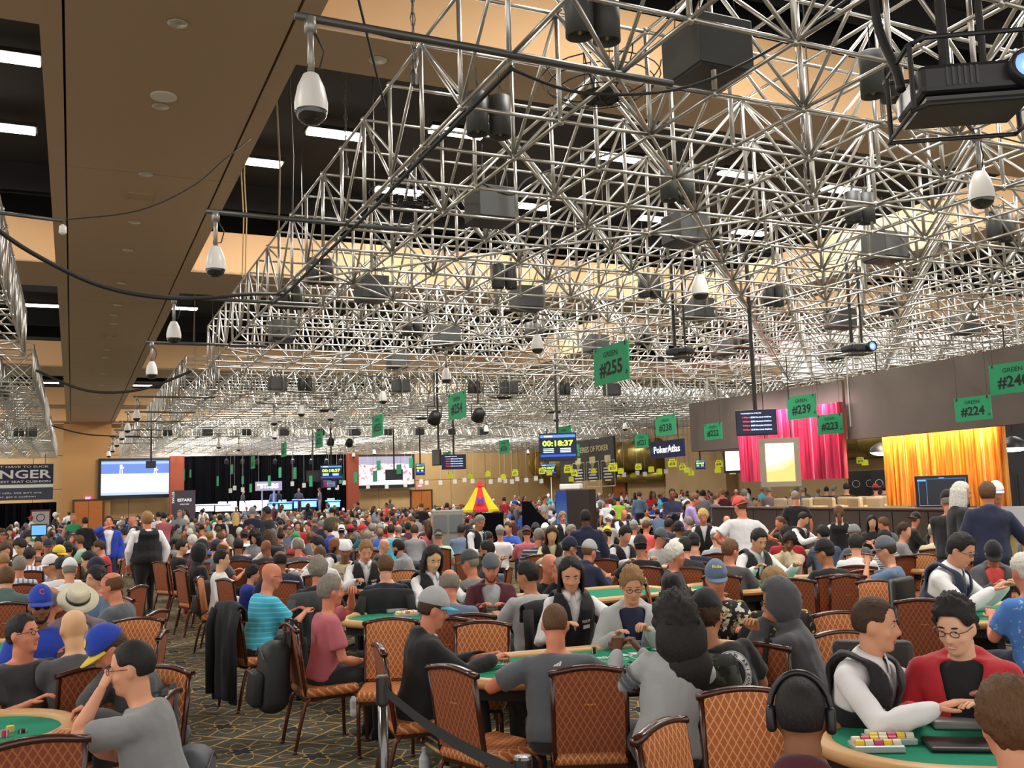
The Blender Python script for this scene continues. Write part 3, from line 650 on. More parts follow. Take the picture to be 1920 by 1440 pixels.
hangtv(P(587, 893, 50), face_cam(P(587, 893, 50)), .72, .6, 'dark back of a monitor before the stage curtain', 'off')
hangtv(P(817, 858, 30), face_cam(P(817, 858, 30), -.9), .4, .5, 'black monitor seen edge-on left of the list monitor', 'off')
hangtv(P(283, 871, 40), face_cam(P(283, 871, 40)), .4, .3, 'small dark monitor hanging before the left big screen', 'off')
for (px, y0, y1, D, lab) in ((1404, 612, 768, 16.45, 'black pole'),): pass
# big projection screens on the back wall
def bigscreen(px0, py0, px1, py1, Y, lab, fn):
    a = aty(px0, py0, Y); b = aty(px1, py0, Y); c = aty(px0, py1, Y); W = b.x - a.x; H = (a.z - c.z); ce = Vector(((a.x + b.x) / 2, Y, (a.z + c.z) / 2))
    t = thing('projection_screen', lab, 'screen', ce, 0, 'big projection screens')
    mb = MB()
    for (x, z, sx, sz) in ((0, H / 2 + .06, W + .36, .16), (0, -H / 2 - .1, W + .36, .24), (-W / 2 - .09, 0, .18, H), (W / 2 + .09, 0, .18, H)): mb.box((x, 0, z), (sx, .16, sz))
    mb.box((0, .17, 0), (W * .9, .3, H * .8))
    mb.build('frame', BLACK, t)
    s = MB(); s.box((0, 0, 0), (W, H, .02)); link('screen', s.mesh('screen', screen_mat('projected_picture', fn(W, H), 1.0)), t, M=frame((0, .02, 0), (1, 0, 0), (0, -1, 0)))
    return t, W, H
def hockey(W, H):
    def f(g, u, v):
        top = g.math('GREATER_THAN', v, H * .12); low = g.mix(g.noise(g.obj(), 1.2), (.75, .85, 1), (.95, .97, 1)); c = g.mix(top, low, (.16, .26, .68))
        c = g.mix(band(g, v, H * .4, H * .46), c, (.4, .6, 1)); c = g.mix(g.math('LESS_THAN', v, -H * .42), c, (.45, .6, .85)); return c
    return f
def crowdpic(W, H):
    def f(g, u, v):
        n = g.noise(g.obj(), 2.2, 5); c = g.mix(g.math('GREATER_THAN', n, .56), (.85, .83, .9), (.7, .25, .3)); top = g.math('GREATER_THAN', g.math('ADD', v, g.math('MULTIPLY', g.noise(g.obj(), .8), .4)), H * .32)
        c = g.mix(top, c, (.42, .38, .5)); return g.mix(g.math('LESS_THAN', v, -H * .36), c, (.75, .8, .95))
    return f
t, W, H = bigscreen(190, 864, 317, 930, YB - .8, 'big bright screen showing an ice hockey game, left back wall', hockey)
mb = MB()
for (x, z) in ((-.9, H * .27), (1.25, H * .2), (.35, -H * .1)):
    mb.box((x, -.02, z + .1), (.16, .01, .3)); mb.box((x + .12, -.02, z + .05), (.12, .01, .1)); mb.box((x - .07, -.02, z - .22), (.07, .01, .28)); mb.box((x + .07, -.02, z - .22), (.07, .01, .28))
mb.build('players', mat('screen_figures', (.7, .6, .8), .5, emit=.6), t)
bigscreen(672, 856, 772, 911, YB - .6, 'big bright screen with a crowd picture, right of the stage', crowdpic)
# screen right of fascia
p = P(1389, 865, 40); t = thing('projection_screen', 'white lit screen partly hidden behind the pink curtain', 'screen', p, face_cam(p)); mb = MB(); mb.box((0, .04, 0), (1.4, .08, .95)); mb.build('frame', BLACK, t)
mb = MB(); mb.box((0, -.01, .03), (1.26, .02, .8)); mb.build('screen', mat('white_screen', (.9, .93, 1), .5, emit=1.1), t)
mb = MB(); mb.tube([(0, .05, .4), (0, .05, ZB - p.z)], .03, 6); mb.build('pole', BLACK, t)

# ================================================================== BACK OF THE HALL: STAGE, BANNERS
DRAPE = mat('black_drape', (.0035, .0035, .005), .98, spec=.05)
def curtain(p0, p1, z0, z1, m, lab, name='stage_curtain', cat='curtain', n=None, amp=.05, thick=.03):
    p0, p1 = Vector(p0), Vector(p1); L = (p1 - p0).length; d = (p1 - p0) / L; nrm = Vector((d.y, -d.x, 0)); n = n or int(L / .12); mb = MB()
    o = p0.copy(); vs = []
    rnd = random.Random(int(L * 100))
    offs = [amp * math.sin(i * 1.9 + math.sin(i * .7) * 2) + rnd.uniform(-amp, amp) * .6 for i in range(n + 1)]
    for side in (0, 1):
        for i in range(n + 1):
            q = d * (L * i / n) + nrm * (offs[i] + side * thick)
            vs += [(q.x, q.y, z0), (q.x, q.y, (z0 + z1) / 2), (q.x, q.y, z1)]
    fs = []; K = 3 * (n + 1)
    for i in range(n):
        for j in (0, 1): a = i * 3 + j; fs += [(a, a + 3, a + 4, a + 1), (K + a, K + a + 1, K + a + 4, K + a + 3)]
        fs += [(i * 3, K + i * 3, K + i * 3 + 3, i * 3 + 3), (i * 3 + 2, i * 3 + 5, K + i * 3 + 5, K + i * 3 + 2)]
    mb.add(vs, fs); ob = mb.build(name, m, loc=(p0.x, p0.y, 0)); return tag(ob, lab, cat)
a = aty(345, 860, 67.5); b = aty(652, 853, 67.5)
curtain((a.x, 67.5, 0), (b.x, 67.5, 0), 0, 5.1, DRAPE, 'wide black stage curtain along the back wall', n=160, amp=.06)
RED = mat('rust_red_panel', sr('#8c3f28'), .7)
for (px0, px1, lab) in ((318, 345, 'rust-red panel column left of the black stage curtain'), (650, 671, 'rust-red panel column right of the black stage curtain')):
    a = aty(px0, 862, 67.0); b = aty(px1, 862, 67.0); mb = MB(); mb.rbox((0, 0, 2.5), (b.x - a.x, .5, 5.0), .03); tag(mb.build('red_column', RED, loc=((a.x + b.x) / 2, 67.0, 0)), lab, 'column')
mb = MB(); mb.box((0, 0, .45), (13.5, 5, .9)); mb.box((0, -2.52, .45), (13.5, .04, .9)); st = tag(mb.build('stage', mat('dark_stage', (.02, .02, .025), .7), loc=(13.2, 62.5, 0)), 'low dark stage platform before the black curtain', 'stage')
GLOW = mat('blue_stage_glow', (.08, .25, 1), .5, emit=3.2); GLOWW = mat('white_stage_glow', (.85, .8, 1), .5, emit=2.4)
def stagedesk(px0, px1, py0, py1, m, lab, txt=None):
    a = aty(px0, py0, 59.6); b = aty(px1, py1, 59.6); W = b.x - a.x; H = max(.25, a.z - b.z)
    t = thing('stage_desk', lab, 'stage desk', ((a.x + b.x) / 2, 59.6, b.z), 0, 'lit stage desks'); mb = MB(); mb.rbox((0, .25, H / 2), (W, .5, H), .03); mb.build('body', mat('dark_stage', (.02, .02, .025), .7), t)
    mb = MB(); mb.box((0, -.02, H * .5), (W * .94, .03, H * .72)); mb.build('lit_front', m, t)
    mb = MB(); mb.box((0, -.04, H * .5), (W * .5, .02, H * .16)); mb.build('lit_lettering', GLOWW, t)
    mb = MB(); mb.box((0, .25, H + .03), (W * 1.05, .6, .05)); mb.build('top', m, t)
    mb = MB(); mb.box((0, .25, -b.z / 2 - .0), (W * .8, .4, b.z)); mb.build('plinth', mat('dark_stage', (.02, .02, .025), .7), t)
stagedesk(366, 402, 948, 960, GLOWW, 'white glowing desk at the left end of the stage'); stagedesk(403, 434, 947, 960, GLOWW, 'white glowing desk second from left on stage')
stagedesk(503, 521, 944, 956, GLOW, 'narrow blue glowing desk on stage'); stagedesk(524, 548, 943, 957, GLOW, 'wide pale-blue glowing desk centre stage'); stagedesk(564, 594, 938, 952, GLOW, 'dark desk with blue lit edges on stage'); stagedesk(614, 638, 940, 952, GLOW, 'blue glowing desk at the right end of the stage'); stagedesk(551, 558, 938, 955, GLOW, 'thin upright blue glowing panel on stage')
for i, (px, py) in enumerate([(458, 943), (470, 942), (478, 942), (486, 943), (497, 943), (418, 944), (437, 944), (531, 937), (575, 933), (622, 935)]):
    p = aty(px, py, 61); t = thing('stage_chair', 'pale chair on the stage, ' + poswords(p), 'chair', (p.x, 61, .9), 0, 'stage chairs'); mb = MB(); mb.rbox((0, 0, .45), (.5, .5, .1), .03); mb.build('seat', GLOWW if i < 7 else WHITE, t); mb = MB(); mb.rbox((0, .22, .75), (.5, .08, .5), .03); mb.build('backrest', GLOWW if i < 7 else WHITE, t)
    mb = MB()
    for a_, b_ in ((-1, -1), (1, -1), (1, 1), (-1, 1)): mb.tube([(a_ * .2, b_ * .2, 0), (a_ * .2, b_ * .2, .42)], .02, 5)
    mb.build('legs', BLACK, t)
# hanging E-STARS panel
a = aty(481, 903, 60); b = aty(531, 919, 60); W = b.x - a.x; H = a.z - b.z
t = thing('stage_banner', 'lit white-lettered panel on two posts above the stage', 'banner', ((a.x + b.x) / 2, 60.4, b.z)); mb = MB(); mb.box((0, 0, H / 2), (W, .08, H)); mb.build('panel', mat('grey_mauve_panel', (.3, .25, .32), .6, emit=.5), t)
mb = MB(); add_text(mb, 'ESTARS\u2605' if False else 'ESTARS', frame((-.06, -.06, H * .5), (1, 0, 0), (0, -1, 0)), H * .5, W * .8, .04); mb.build('lettering', mat('white_lit', (1, 1, 1), .5, emit=2), t)
mb = MB()
for x in (-W * .25, W * .2): mb.tube([(x, .02, -b.z + .9), (x, .02, .02)], .05, 6)
mb.build('post', mat('grey_post', (.3, .3, .32), .5), t)
a = aty(322, 920, 58); b = aty(366, 962, 58); W = b.x - a.x; H = a.z - b.z
t = thing('esports_backdrop', 'dark mauve backdrop with white lettering left of the stage', 'banner', ((a.x + b.x) / 2, 58, 0)); mb = MB(); mb.box((0, 0, a.z / 2), (W, .15, a.z)); mb.build('panel', mat('dark_mauve', (.06, .045, .065), .7), t)
mb = MB(); add_text(mb, 'ESTARS', frame((.05, -.08, a.z - H * .42), (1, 0, 0), (0, -1, 0)), H * .13, W * .6, .03); add_text(mb, 'WORLD SERIES', frame((.05, -.08, a.z - H * .6), (1, 0, 0), (0, -1, 0)), H * .05, W * .4, .02); add_text(mb, 'ESTARS', frame((-W * .44, -.08, a.z - H * .3), (0, 0, -1), (0, -1, 0)), .12, H * .5, .02); mb.build('lettering', mat('white_ink2', (.75, .75, .8), .6, emit=.3), t)
for i, px in enumerate((425, 455, 516, 549, 584, 612, 639, 483)):
    p = P(px, 861, 61); mb = MB(); T = Matrix.Rotation(PI + .5, 4, 'X'); mb.lathe([(.08, 0), (.13, .1), (.14, .3), (.12, .3), (.001, .26)], 12, T); 
    t = tag(mb.build('stage_spotlight', BLACK, loc=p), 'small white stage spotlight, %s from the left' % ['first', 'second', 'fourth', 'fifth', 'sixth', 'seventh', 'eighth', 'third'][i], 'spotlight', 'stage spotlights'); mb = MB(); mb.lathe([(.001, .27), (.11, .28)], 12, T); mb.build('lamp', mat('spot_lamp', (1, 1, 1), .5, emit=8), t)
    mb = MB(); mb.tube([(0, 0, 0), (0, 0, ZB - p.z + .1)], .02, 5); mb.build('stem', BLACK, t)
l = area((11, 60, 4.6), 10, 2, 110, (.55, .65, 1))
# left banner and booth
NAVY = mat('navy_banner', sr('#232446'), .7)
Y = 62; a = aty(-60, 872, Y); b = aty(99, 936, Y); W = b.x - a.x; H = a.z - b.z; cx = (a.x + b.x) / 2
t = thing('wall_banner', 'navy and grey advertising banner with white capitals, left back wall', 'banner', (cx, Y, b.z)); mb = MB(); mb.box((0, .05, H / 2), (W, .08, H)); mb.build('sheet', NAVY, t)
mb = MB(); mb.box((0, -.01, H * .39), (W, .04, H * .09)); mb.box((0, -.01, H * .345), (W, .035, .02)); mb.build('stripe', WCARD, t)
mb = MB(); mb.box((0, 0, H * .17), (W, .03, H * .33)); mb.build('lower_band', mat('slate_banner', sr('#3b3d52'), .7), t)
mb = MB(); ff = lambda x, z: frame((W / 2 + x, -.025, H * z), (1, 0, 0), (0, -1, 0))
add_text(mb, 'LONGER', ff(-2.1, .72), H * .24, 4.0, .02); add_text(mb, 'SITTING DOESN\u2019T HAVE TO SUCK', ff(-2.7, .93), H * .06, 4.9, .01); add_text(mb, 'WORLD\u2019S #1 BEST SEAT CUSHION', ff(-2.4, .51), H * .07, 4.5, .01)
add_text(mb, 'You make hard calls, this ain\u2019t one', ff(-2.5, .2), H * .06, 3.8, .005); add_text(mb, 'so you\u2019d better get a cushion', ff(-2.6, .09), H * .06, 3.4, .005); mb.build('lettering', WCARD, t)
mb = MB(); mb.tube([(-W * .3, .05, H), (-W * .3, .05, ZB - b.z)], .02, 5); mb.tube([(W * .4, .05, H), (W * .4, .05, ZB - b.z)], .02, 5); mb.build('hanger', BLACK, t)
a = aty(-80, 940, 52); b = aty(106, 940, 52)
curtain((a.x, 52, 0), (b.x, 52, 0), 0, 2.15, DRAPE, 'black draped booth wall below the navy banner', n=60)
p = aty(76, 972, 44); t = thing('standing_poster', 'white poster with maroon frame before the black booth', 'poster', (p.x, 44, 0)); mb = MB(); mb.box((0, 0, .95), (.74, .06, 1.75)); mb.box((0, 0, .04), (.8, .5, .08)); mb.build('frame', mat('maroon_frame', (.12, .02, .04), .5), t); mb = MB(); mb.box((0, -.04, 1.0), (.64, .02, 1.5)); mb.build('sheet', mat('poster_grey', (.5, .45, .46), .6), t)
mb = MB(); mb.lathe([(.13, 0), (.16, 0)], 16, frame((0, -.055, 1.5), (1, 0, 0), (0, -1, 0)), cap=False); add_text(mb, 'SEAT CUSHIONS', frame((0, -.055, 1.2), (1, 0, 0), (0, -1, 0)), .05, .5); mb.build('lettering', INK, t)
p = aty(73, 992, 30); t = hangtv(Vector((p.x, 30, 1.3)), 0, .42, .34, 'small blue lit monitor on a stand at far left', 'off', False); mb = MB(); mb.box((0, -.004, 0), (.36, .006, .26)); mb.build('lit_picture', mat('blue_screen', (.1, .3, .8), .4, emit=1), t); mb = MB(); mb.tube([(0, .05, -1.28), (0, .05, 0)], .02, 6); mb.build('stand', BLACK, t)

# ================================================================== RIGHT SIDE: WALL BOARDS
BOARD = mat('black_board', (.022, .02, .018), .6)
def wallboard(px0, px1, py, y0z, y1z, m, lab, name, D0, D1, cat='banner'):
    a = P(px0, py, D0); b = P(px1, py, D1); d = Vector((b.x - a.x, b.y - a.y, 0)); L = d.length; yaw = math.atan2(d.y, d.x)
    t = thing(name, lab, cat, ((a.x + b.x) / 2, (a.y + b.y) / 2, 0), yaw); mb = MB(); mb.box((0, .06, (y0z + y1z) / 2), (L, .12, y1z - y0z)); mb.build('panel', m, t); return t, L
a = P(1060, 845, 56).z; t, L = wallboard(1050, 1152, 870, P(1060, 903, 56).z, 4.7, BOARD, 'black notice board with gold heading and three framed columns', 'notice_board', 57, 50)
mb = MB(); z1 = 4.7; ff = lambda x, z: frame((x, -.01, z), (1, 0, 0), (0, -1, 0)); add_text(mb, 'WORLD SERIES OF POKER', ff(.1, z1 - .55), .32, L * .8, .01)
for q in (-.42, .42, 1.26):
    mb.add([ff(0, 0) @ Vector(v) for v in []], []) ; x = q * L / 3.2; mb.box((x, -.012, z1 - 1.15), (L * .1, .01, .36)); mb.lathe([(L * .055, 0), (.001, 0)], 3, frame((x, -.014, z1 - 1.4), (0, 0, -1), (0, -1, 0)))
mb.build('lettering', mat('dull_gold_ink', sr('#c9bf8c'), .6), t)
mb = MB()
for q in (-.42, .42, 1.26):
    x = q * L / 3.2; w_ = L * .22; zt, zb = z1 - 1.25, z1 - 2.6
    for (cx_, cz, sx, sz) in ((x, zb, w_, .03), (x - w_ / 2, (zt + zb) / 2, .03, zt - zb), (x + w_ / 2, (zt + zb) / 2, .03, zt - zb), (x - w_ * .36, zt, w_ * .28, .03), (x + w_ * .36, zt, w_ * .28, .03)): mb.box((cx_, -.012, cz), (sx, .01, sz))
    for k, s_ in enumerate((.7, .8, .6, .75, .5)): mb.box((x, -.012, z1 - 1.65 - k * .16), (w_ * s_ * .9, .01, .07))
mb.build('columns', mat('offwhite_ink', sr('#cfcdc2'), .6), t)
mb = MB(); mb.tube([(-L * .4, .05, z1 - .1), (-L * .4, .05, ZB)], .02, 5); mb.tube([(L * .4, .05, z1 - .1), (L * .4, .05, ZB)], .02, 5); mb.build('hanger', BLACK, t)
t, L = wallboard(1219, 1280, 842, P(1250, 858, 43).z, P(1250, 826, 43).z, mat('royal_navy', sr('#1d2c66'), .6), 'blue sponsor banner with white lettering on the right wall', 'sponsor_banner', 44.5, 41.5)
z0, z1 = P(1250, 858, 43).z, P(1250, 826, 43).z; mb = MB(); add_text(mb, 'PokerAtlas', frame((.08, -.01, (z0 + z1) / 2), (1, 0, 0), (0, -1, 0)), (z1 - z0) * .42, L * .8, .02); mb.build('lettering', mat('white_ink', (1, 1, 1), .6), t)
mb = MB(); c = frame((-L * .41, -.012, (z0 + z1) / 2), (1, 0, 0), (0, -1, 0)); mb.lathe([(.07, 0), (.11, 0)], 8, c, cap=False); mb.build('emblem', mat('teal_ink', (.05, .5, .4), .6), t)
mb = MB(); mb.tube([(-L * .35, .05, z1 - .05), (-L * .35, .05, ZB)], .015, 5); mb.tube([(L * .35, .05, z1 - .05), (L * .35, .05, ZB)], .015, 5); mb.build('hanger', BLACK, t)

# ================================================================== RAISED LOUNGE WITH BROWN FASCIA
FASC = mat('brown_fascia_cloth', sr('#5d534c'), .9, bump=.2, bscale=9, var=.2, vscale=1.3)
WALN = mat('dark_walnut_veneer', sr('#40332f'), .6, var=.15, vscale=3)
PA, PB = P(1302, 800, 27.6), P(1583, 790, 22.6); PC, PD = P(1588, 790, 22.2), P(1960, 760, 17.0)
def slab(a, b, z0, z1, th, m, name, lab, cat):
    d = Vector((b.x - a.x, b.y - a.y, 0)); L = d.length; t = MB(); t.box((0, th / 2, (z0 + z1) / 2), (L, th, z1 - z0))
    return tag(t.build(name, m, loc=((a.x + b.x) / 2, (a.y + b.y) / 2, 0), rot=(0, 0, math.atan2(d.y, d.x))), lab, cat)
def hung(o, L, z): 
    mb = MB()
    for x in (-L * .4, 0, L * .4): mb.tube([(x, .1, z - .05), (x, .1, ZB + .02)], .02, 5)
    mb.build('hanger', STEEL, o)
o = slab(PA, PB, 2.94, 4.34, .22, FASC, 'fascia', 'far brown hanging fascia above the pink curtain', 'fascia'); hung(o, (PB - PA).length, 4.34)
o = slab(PC, PD, 2.9, 4.34, .22, FASC, 'fascia', 'near brown hanging fascia above the orange curtain', 'fascia'); hung(o, (PD - PC).length, 4.34)
dv = (PB - PA).normalized(); nb = Vector((-dv.y, dv.x, 0)).normalized() # away from the camera
for (a, b, lab) in ((PA + nb * 6, PB + nb * 6, 'brown return fascia behind the pink curtain'),):
    o = slab(PA, PA + nb * 6, 2.94, 4.34, .2, FASC, 'fascia', lab, 'fascia'); hung(o, 6, 4.34)
# silver truss post between the two fascias
q = P(1586, 790, 22.2); t = thing('truss_post', 'small silver lattice post between the two brown fascias', 'truss post', (q.x, q.y - .15, 3.2)); mb = MB()
for a_, b_ in ((0, 0), (.2, 0)): mb.tube([(a_, b_, 0), (a_, b_, 1.9)], .025, 6)
mb.build('chord', STEEL, t); mb = MB()
for k in range(9): mb.tube([(0 if k % 2 else .2, 0, k * .2), (.2 if k % 2 else 0, 0, (k + 1) * .2)], .015, 5)
mb.build('lacing', STEEL, t)
def fabric_curtain(pa, pb, z0, z1, c1, c2, lab, group=None):
    m = bpy.data.materials.new('lit_curtain_fabric'); m.use_nodes = True; g = NG(m); mp = g.n.new('ShaderNodeMapping'); mp.inputs['Scale'].default_value = (14, 14, .7)
    g.l.new(g.obj(), mp.inputs['Vector']); n = g.noise(mp.outputs['Vector'], 1.6, 6); cr = g.n.new('ShaderNodeValToRGB'); cr.color_ramp.elements[0].position = .35; cr.color_ramp.elements[1].position = .68
    cr.color_ramp.elements[0].color = (*c1, 1); cr.color_ramp.elements[1].color = (*c2, 1); g.l.new(n, cr.inputs[0]); g.base(cr.outputs[0]); g.n['Principled BSDF'].inputs['Roughness'].default_value = .45; g.n['Principled BSDF'].inputs['Sheen Weight'].default_value = .3
    return curtain(pa, pb, z0, z1, m, lab, 'hanging_curtain', n=90, amp=.06)
c0, c1 = P(1389, 850, 25.3), P(1586, 850, 22.0)
fabric_curtain((c0.x, c0.y, 0), (c1.x, c1.y, 0), 2.02, 3.78, sr('#8e0830'), sr('#e0245c'), 'crimson pink shimmering curtain hanging under the far fascia')
for f_ in (.15, .5, .85):
    q = c0.lerp(c1, f_) - nb * .4; area((q.x, q.y, 3.9), .7, .15, 26, (1, .75, .85), (0, 0, 0)).rotation_euler = (R_(28), 0, math.atan2(dv.y, dv.x))
c0, c1 = P(1662, 880, 22.2), P(1888, 880, 18.9)
fabric_curtain((c0.x, c0.y, 0), (c1.x, c1.y, 0), 1.36, 3.3, sr('#c25d0a'), sr('#ffb43a'), 'orange shimmering curtain under the near fascia')
dv2 = (c1 - c0).normalized(); n2 = Vector((-dv2.y, dv2.x, 0)).normalized()
for f_ in (.1, .37, .63, .9):
    q = c0.lerp(c1, f_) - n2 * .3; area((q.x, q.y, 3.25), .7, .15, 36, (1, .8, .5), (0, 0, 0)).rotation_euler = (R_(28), 0, math.atan2(dv2.y, dv2.x))
# framed lit picture before the pink curtain
q = P(1462, 867, 22.6); t = thing('lit_frame', 'grey framed glowing yellow-white panel before the pink curtain', 'lit frame', (q.x, q.y, q.z), face_cam(q, .1)); 
mb = MB()
for (x, z, sx, sz) in ((0, .51, .9, .12), (0, -.51, .9, .12), (-.39, 0, .12, .92), (.39, 0, .12, .92)): mb.box((x, 0, z), (sx, .3, sz))
mb.build('frame', mat('grey_frame', sr('#96907f'), .6), t)
def lf(g, u, v): return g.mix(g.math('MULTIPLY', g.math('ADD', g.math('ADD', v, g.math('MULTIPLY', u, -.3)), g.math('MULTIPLY', g.noise(g.obj(), 2), .3)), 2.2), (.9, .25, .08), (1, .9, .62))
s = MB(); s.box((0, 0, 0), (.66, .9, .02)); link('panel', s.mesh('panel', screen_mat('lit_orange_panel', lf, 2.6)), t, M=frame((0, -.05, 0), (1, 0, 0), (0, -1, 0)))
mb = MB(); mb.tube([(-.3, .1, .5), (-.3, .1, ZB - q.z)], .012, 5); mb.tube([(.3, .1, .5), (.3, .1, ZB - q.z)], .012, 5); mb.build('hanger', BLACK, t)
# flat tv in the orange curtain
q = P(1767, 922, 19.3); t = thing('wall_television', 'black television with blue menu before the orange curtain', 'television', (q.x, q.y, q.z), face_cam(q, .15)); mb = MB(); mb.rbox((0, .04, 0), (1.0, .06, .66), .01); mb.build('bezel', BLACK, t)
mb = MB(); mb.box((0, 0, 0), (.94, .01, .6)); mb.build('screen', mat('dark_lit_screen', (.004, .006, .02), .2), t)
mb = MB()
for (x, z, sx, sz) in ((0, .262, .9, .004), (-.29, -.0, .004, .5), (0, -.27, .9, .008), (-.38, .235, .16, .03), (.44, 0, .004, .5), (-.44, 0, .004, .5), (0, .28, .1, .014)): mb.box((x, -.008, z), (sx, .006, sz))
mb.build('menu_lines', mat('blue_menu', (.1, .35, .9), .4, emit=.9), t)
mb = MB(); mb.tube([(0, .1, -.3), (0, .1, 1.38 - q.z)], .04, 8); mb.box((0, .1, 1.38 - q.z + .01), (.5, .3, .03)); mb.build('stand', BLACK, t)
# low wall and platform
W0, W1 = P(1335, 960, 26.5), P(1990, 955, 16.2)
o = slab(W0, W1, 0, 1.33, .15, WALN, 'low_wall', 'long dark brown low wall in front of the raised lounge', 'low wall')
d = (W1 - W0); L = Vector((d.x, d.y, 0)).length; yaw = math.atan2(d.y, d.x); mb = MB(); mb.rbox((0, .07, 1.35), (L, .24, .05), .012); mb.build('cap_rail', mat('walnut_cap', sr('#5b4740'), .4), o)
mb = MB()
for i in range(11): mb.box((-L / 2 + L * (i + .5) / 11, -.008, .66), (L / 11 - .03, .02, 1.26))
mb.build('panels', WALN, o)
nn = Vector((-d.y, d.x, 0)).normalized(); mid = (W0 + W1) / 2
mb = MB(); mb.box((0, 2.8, .35), (L, 5.2, .7)); tag(mb.build('raised_floor', mat('dark_platform', (.05, .035, .03), .8), loc=(mid.x, mid.y, 0), rot=(0, 0, yaw)), 'raised platform floor behind the low wall', 'platform')
o = slab(P(1240, 915, 36), P(1680, 925, 27), 0, 1.1, .12, mat('mauve_rail', sr('#5c4a50'), .7), 'low_wall', 'farther mauve low wall behind the cream lounge chairs', 'low wall')
CREAM = mat('cream_leather', sr('#cdbb98'), .5)
for i, (px, py, D) in enumerate([(1478, 948, 23.5), (1505, 952, 22.8), (1554, 947, 22.9), (1572, 951, 22.2), (1600, 949, 22.6), (1618, 953, 21.8), (1636, 948, 22.2), (1655, 953, 21.4), (1530, 954, 22.4), (1668, 942, 22.3)]):
    q = P(px, py, D + 1.5); t = thing('lounge_chair', 'cream leather lounge chair behind the low wall, %s' % poswords(q), 'chair', (q.x, q.y, .7), yaw + random.uniform(-.3, .3), 'cream lounge chairs')
    mb = MB(); mb.rbox((0, .05, .42), (.56, .55, .14), .05); mb.build('seat', CREAM, t); mb = MB(); mb.rbox((0, -.22, .62), (.56, .12, .5), .055); mb.build('backrest', CREAM, t)
    for s_ in (-1, 1): mb = MB(); mb.rbox((s_ * .28, .05, .52), (.08, .5, .3), .035); mb.build('armrest', CREAM, t)
    mb = MB(); mb.tube([(0, 0, 0), (0, 0, .36)], .05, 8); mb.lathe([(.24, 0), (.24, .03), (.03, .05)], 16); mb.build('pedestal', BLACK, t)
# pendant dish lamps
for (px, py, D, lab) in ((1655, 848, 22.5, 'dark dish pendant lamp at the left side of the orange curtain'), (1900, 840, 19.5, 'dark dish pendant lamp at the right side of the orange curtain'), (1904, 712 + 105, 26, 'farther dish pendant lamp behind the right fascia end')):
    q = P(px, py, D); t = thing('pendant_lamp', lab, 'pendant lamp', q, 0, 'dish pendant lamps'); mb = MB(); mb.lathe([(.3, 0), (.27, .1), (.14, .2), (.05, .24)], 24, cap=False); mb.lathe([(.28, .0), (.25, .09), (.13, .18)], 24, cap=False); mb.build('shade', BLACK, t, smooth=True)
    mb = MB(); mb.lathe([(.001, -.075), (.12, -.07), (.22, -.045), (.28, .0), (.001, .02)], 24); mb.build('diffuser', mat('lamp_glow', (1, .9, .92), .5, emit=9), t, smooth=True); mb = MB(); mb.tube([(0, 0, .2), (0, 0, ZB - q.z)], .015, 6); mb.build('stem', BLACK, t)
# loudspeaker stacks at the far side
for i, (px, D, lab) in enumerate(((1618, 34, 'left black poster panel with white ring behind the lounge'), (1662, 33, 'right black poster panel with white ring behind the lounge'))):
    q = P(px, 915, D); t = thing('ring_panel', lab, 'display panel', (q.x, q.y, 0), face_cam(q), 'ring display panels'); mb = MB(); mb.box((0, 0, 1.15), (.95, .3, 2.3)); mb.build('panel', BLACK, t)
    mb = MB()
    for s_ in (-.22, .24): mb.lathe([(.115, 0), (.13, 0)], 20, frame((s_, -.155, 1.85), (1, 0, 0), (0, -1, 0)), cap=False)
    mb.build('ring', WCARD, t)
# right edge: dark bar back and lectern
q = P(1905, 880, 24); t = thing('bar_back', 'dark bar shelving with small blue screen at the right edge', 'shelving', (q.x + 1.1, q.y, 0), face_cam(q)); mb = MB(); mb.box((0, .3, 1.7), (3.2, .4, 3.4)); 
for k in range(12): mb.box((-1.5 + k * .27, .08, 1.2), (.03, .05, 1.6))
mb.build('carcass', mat('near_black_wood', (.02, .018, .02), .6), t); mb = MB(); mb.box((-1.0, .03, 2.15), (.3, .02, .16)); mb.build('screen', mat('blue_menu', (.1, .35, .9), .4, emit=1.2), t)
q = P(1875, 985, 11.9); t = thing('lectern', 'tan lectern with silver laptop stand beside the navy-suited man', 'lectern', (q.x, q.y, 0), face_cam(q)); mb = MB(); mb.rbox((0, .05, 1.1), (.34, .06, .34), .01); mb.build('front_panel', mat('tan_card', sr('#c6b074'), .6), t)
mb = MB(); add_text(mb, 'WSOP', frame((.02, .015, 1.04), (1, 0, 0), (0, -1, 0)), .06, .2, .02); mb.build('lettering', WCARD, t)
mb = MB(); mb.tube([(0, .1, .02), (0, .1, 1.0)], .025, 8); mb.lathe([(.22, 0), (.22, .02), (.03, .04)], 20, Matrix.Translation((0, .1, 0))); mb.build('stand', BLACK, t)
mb = MB(); mb.box((.12, .15, 1.32), (.6, .4, .03)); mb.box((.2, .28, 1.45), (.34, .03, .24), Matrix.Rotation(-.0, 4, 'X')); mb.build('tray', mat('silver_tray', (.5, .5, .52), .4, .4), t)

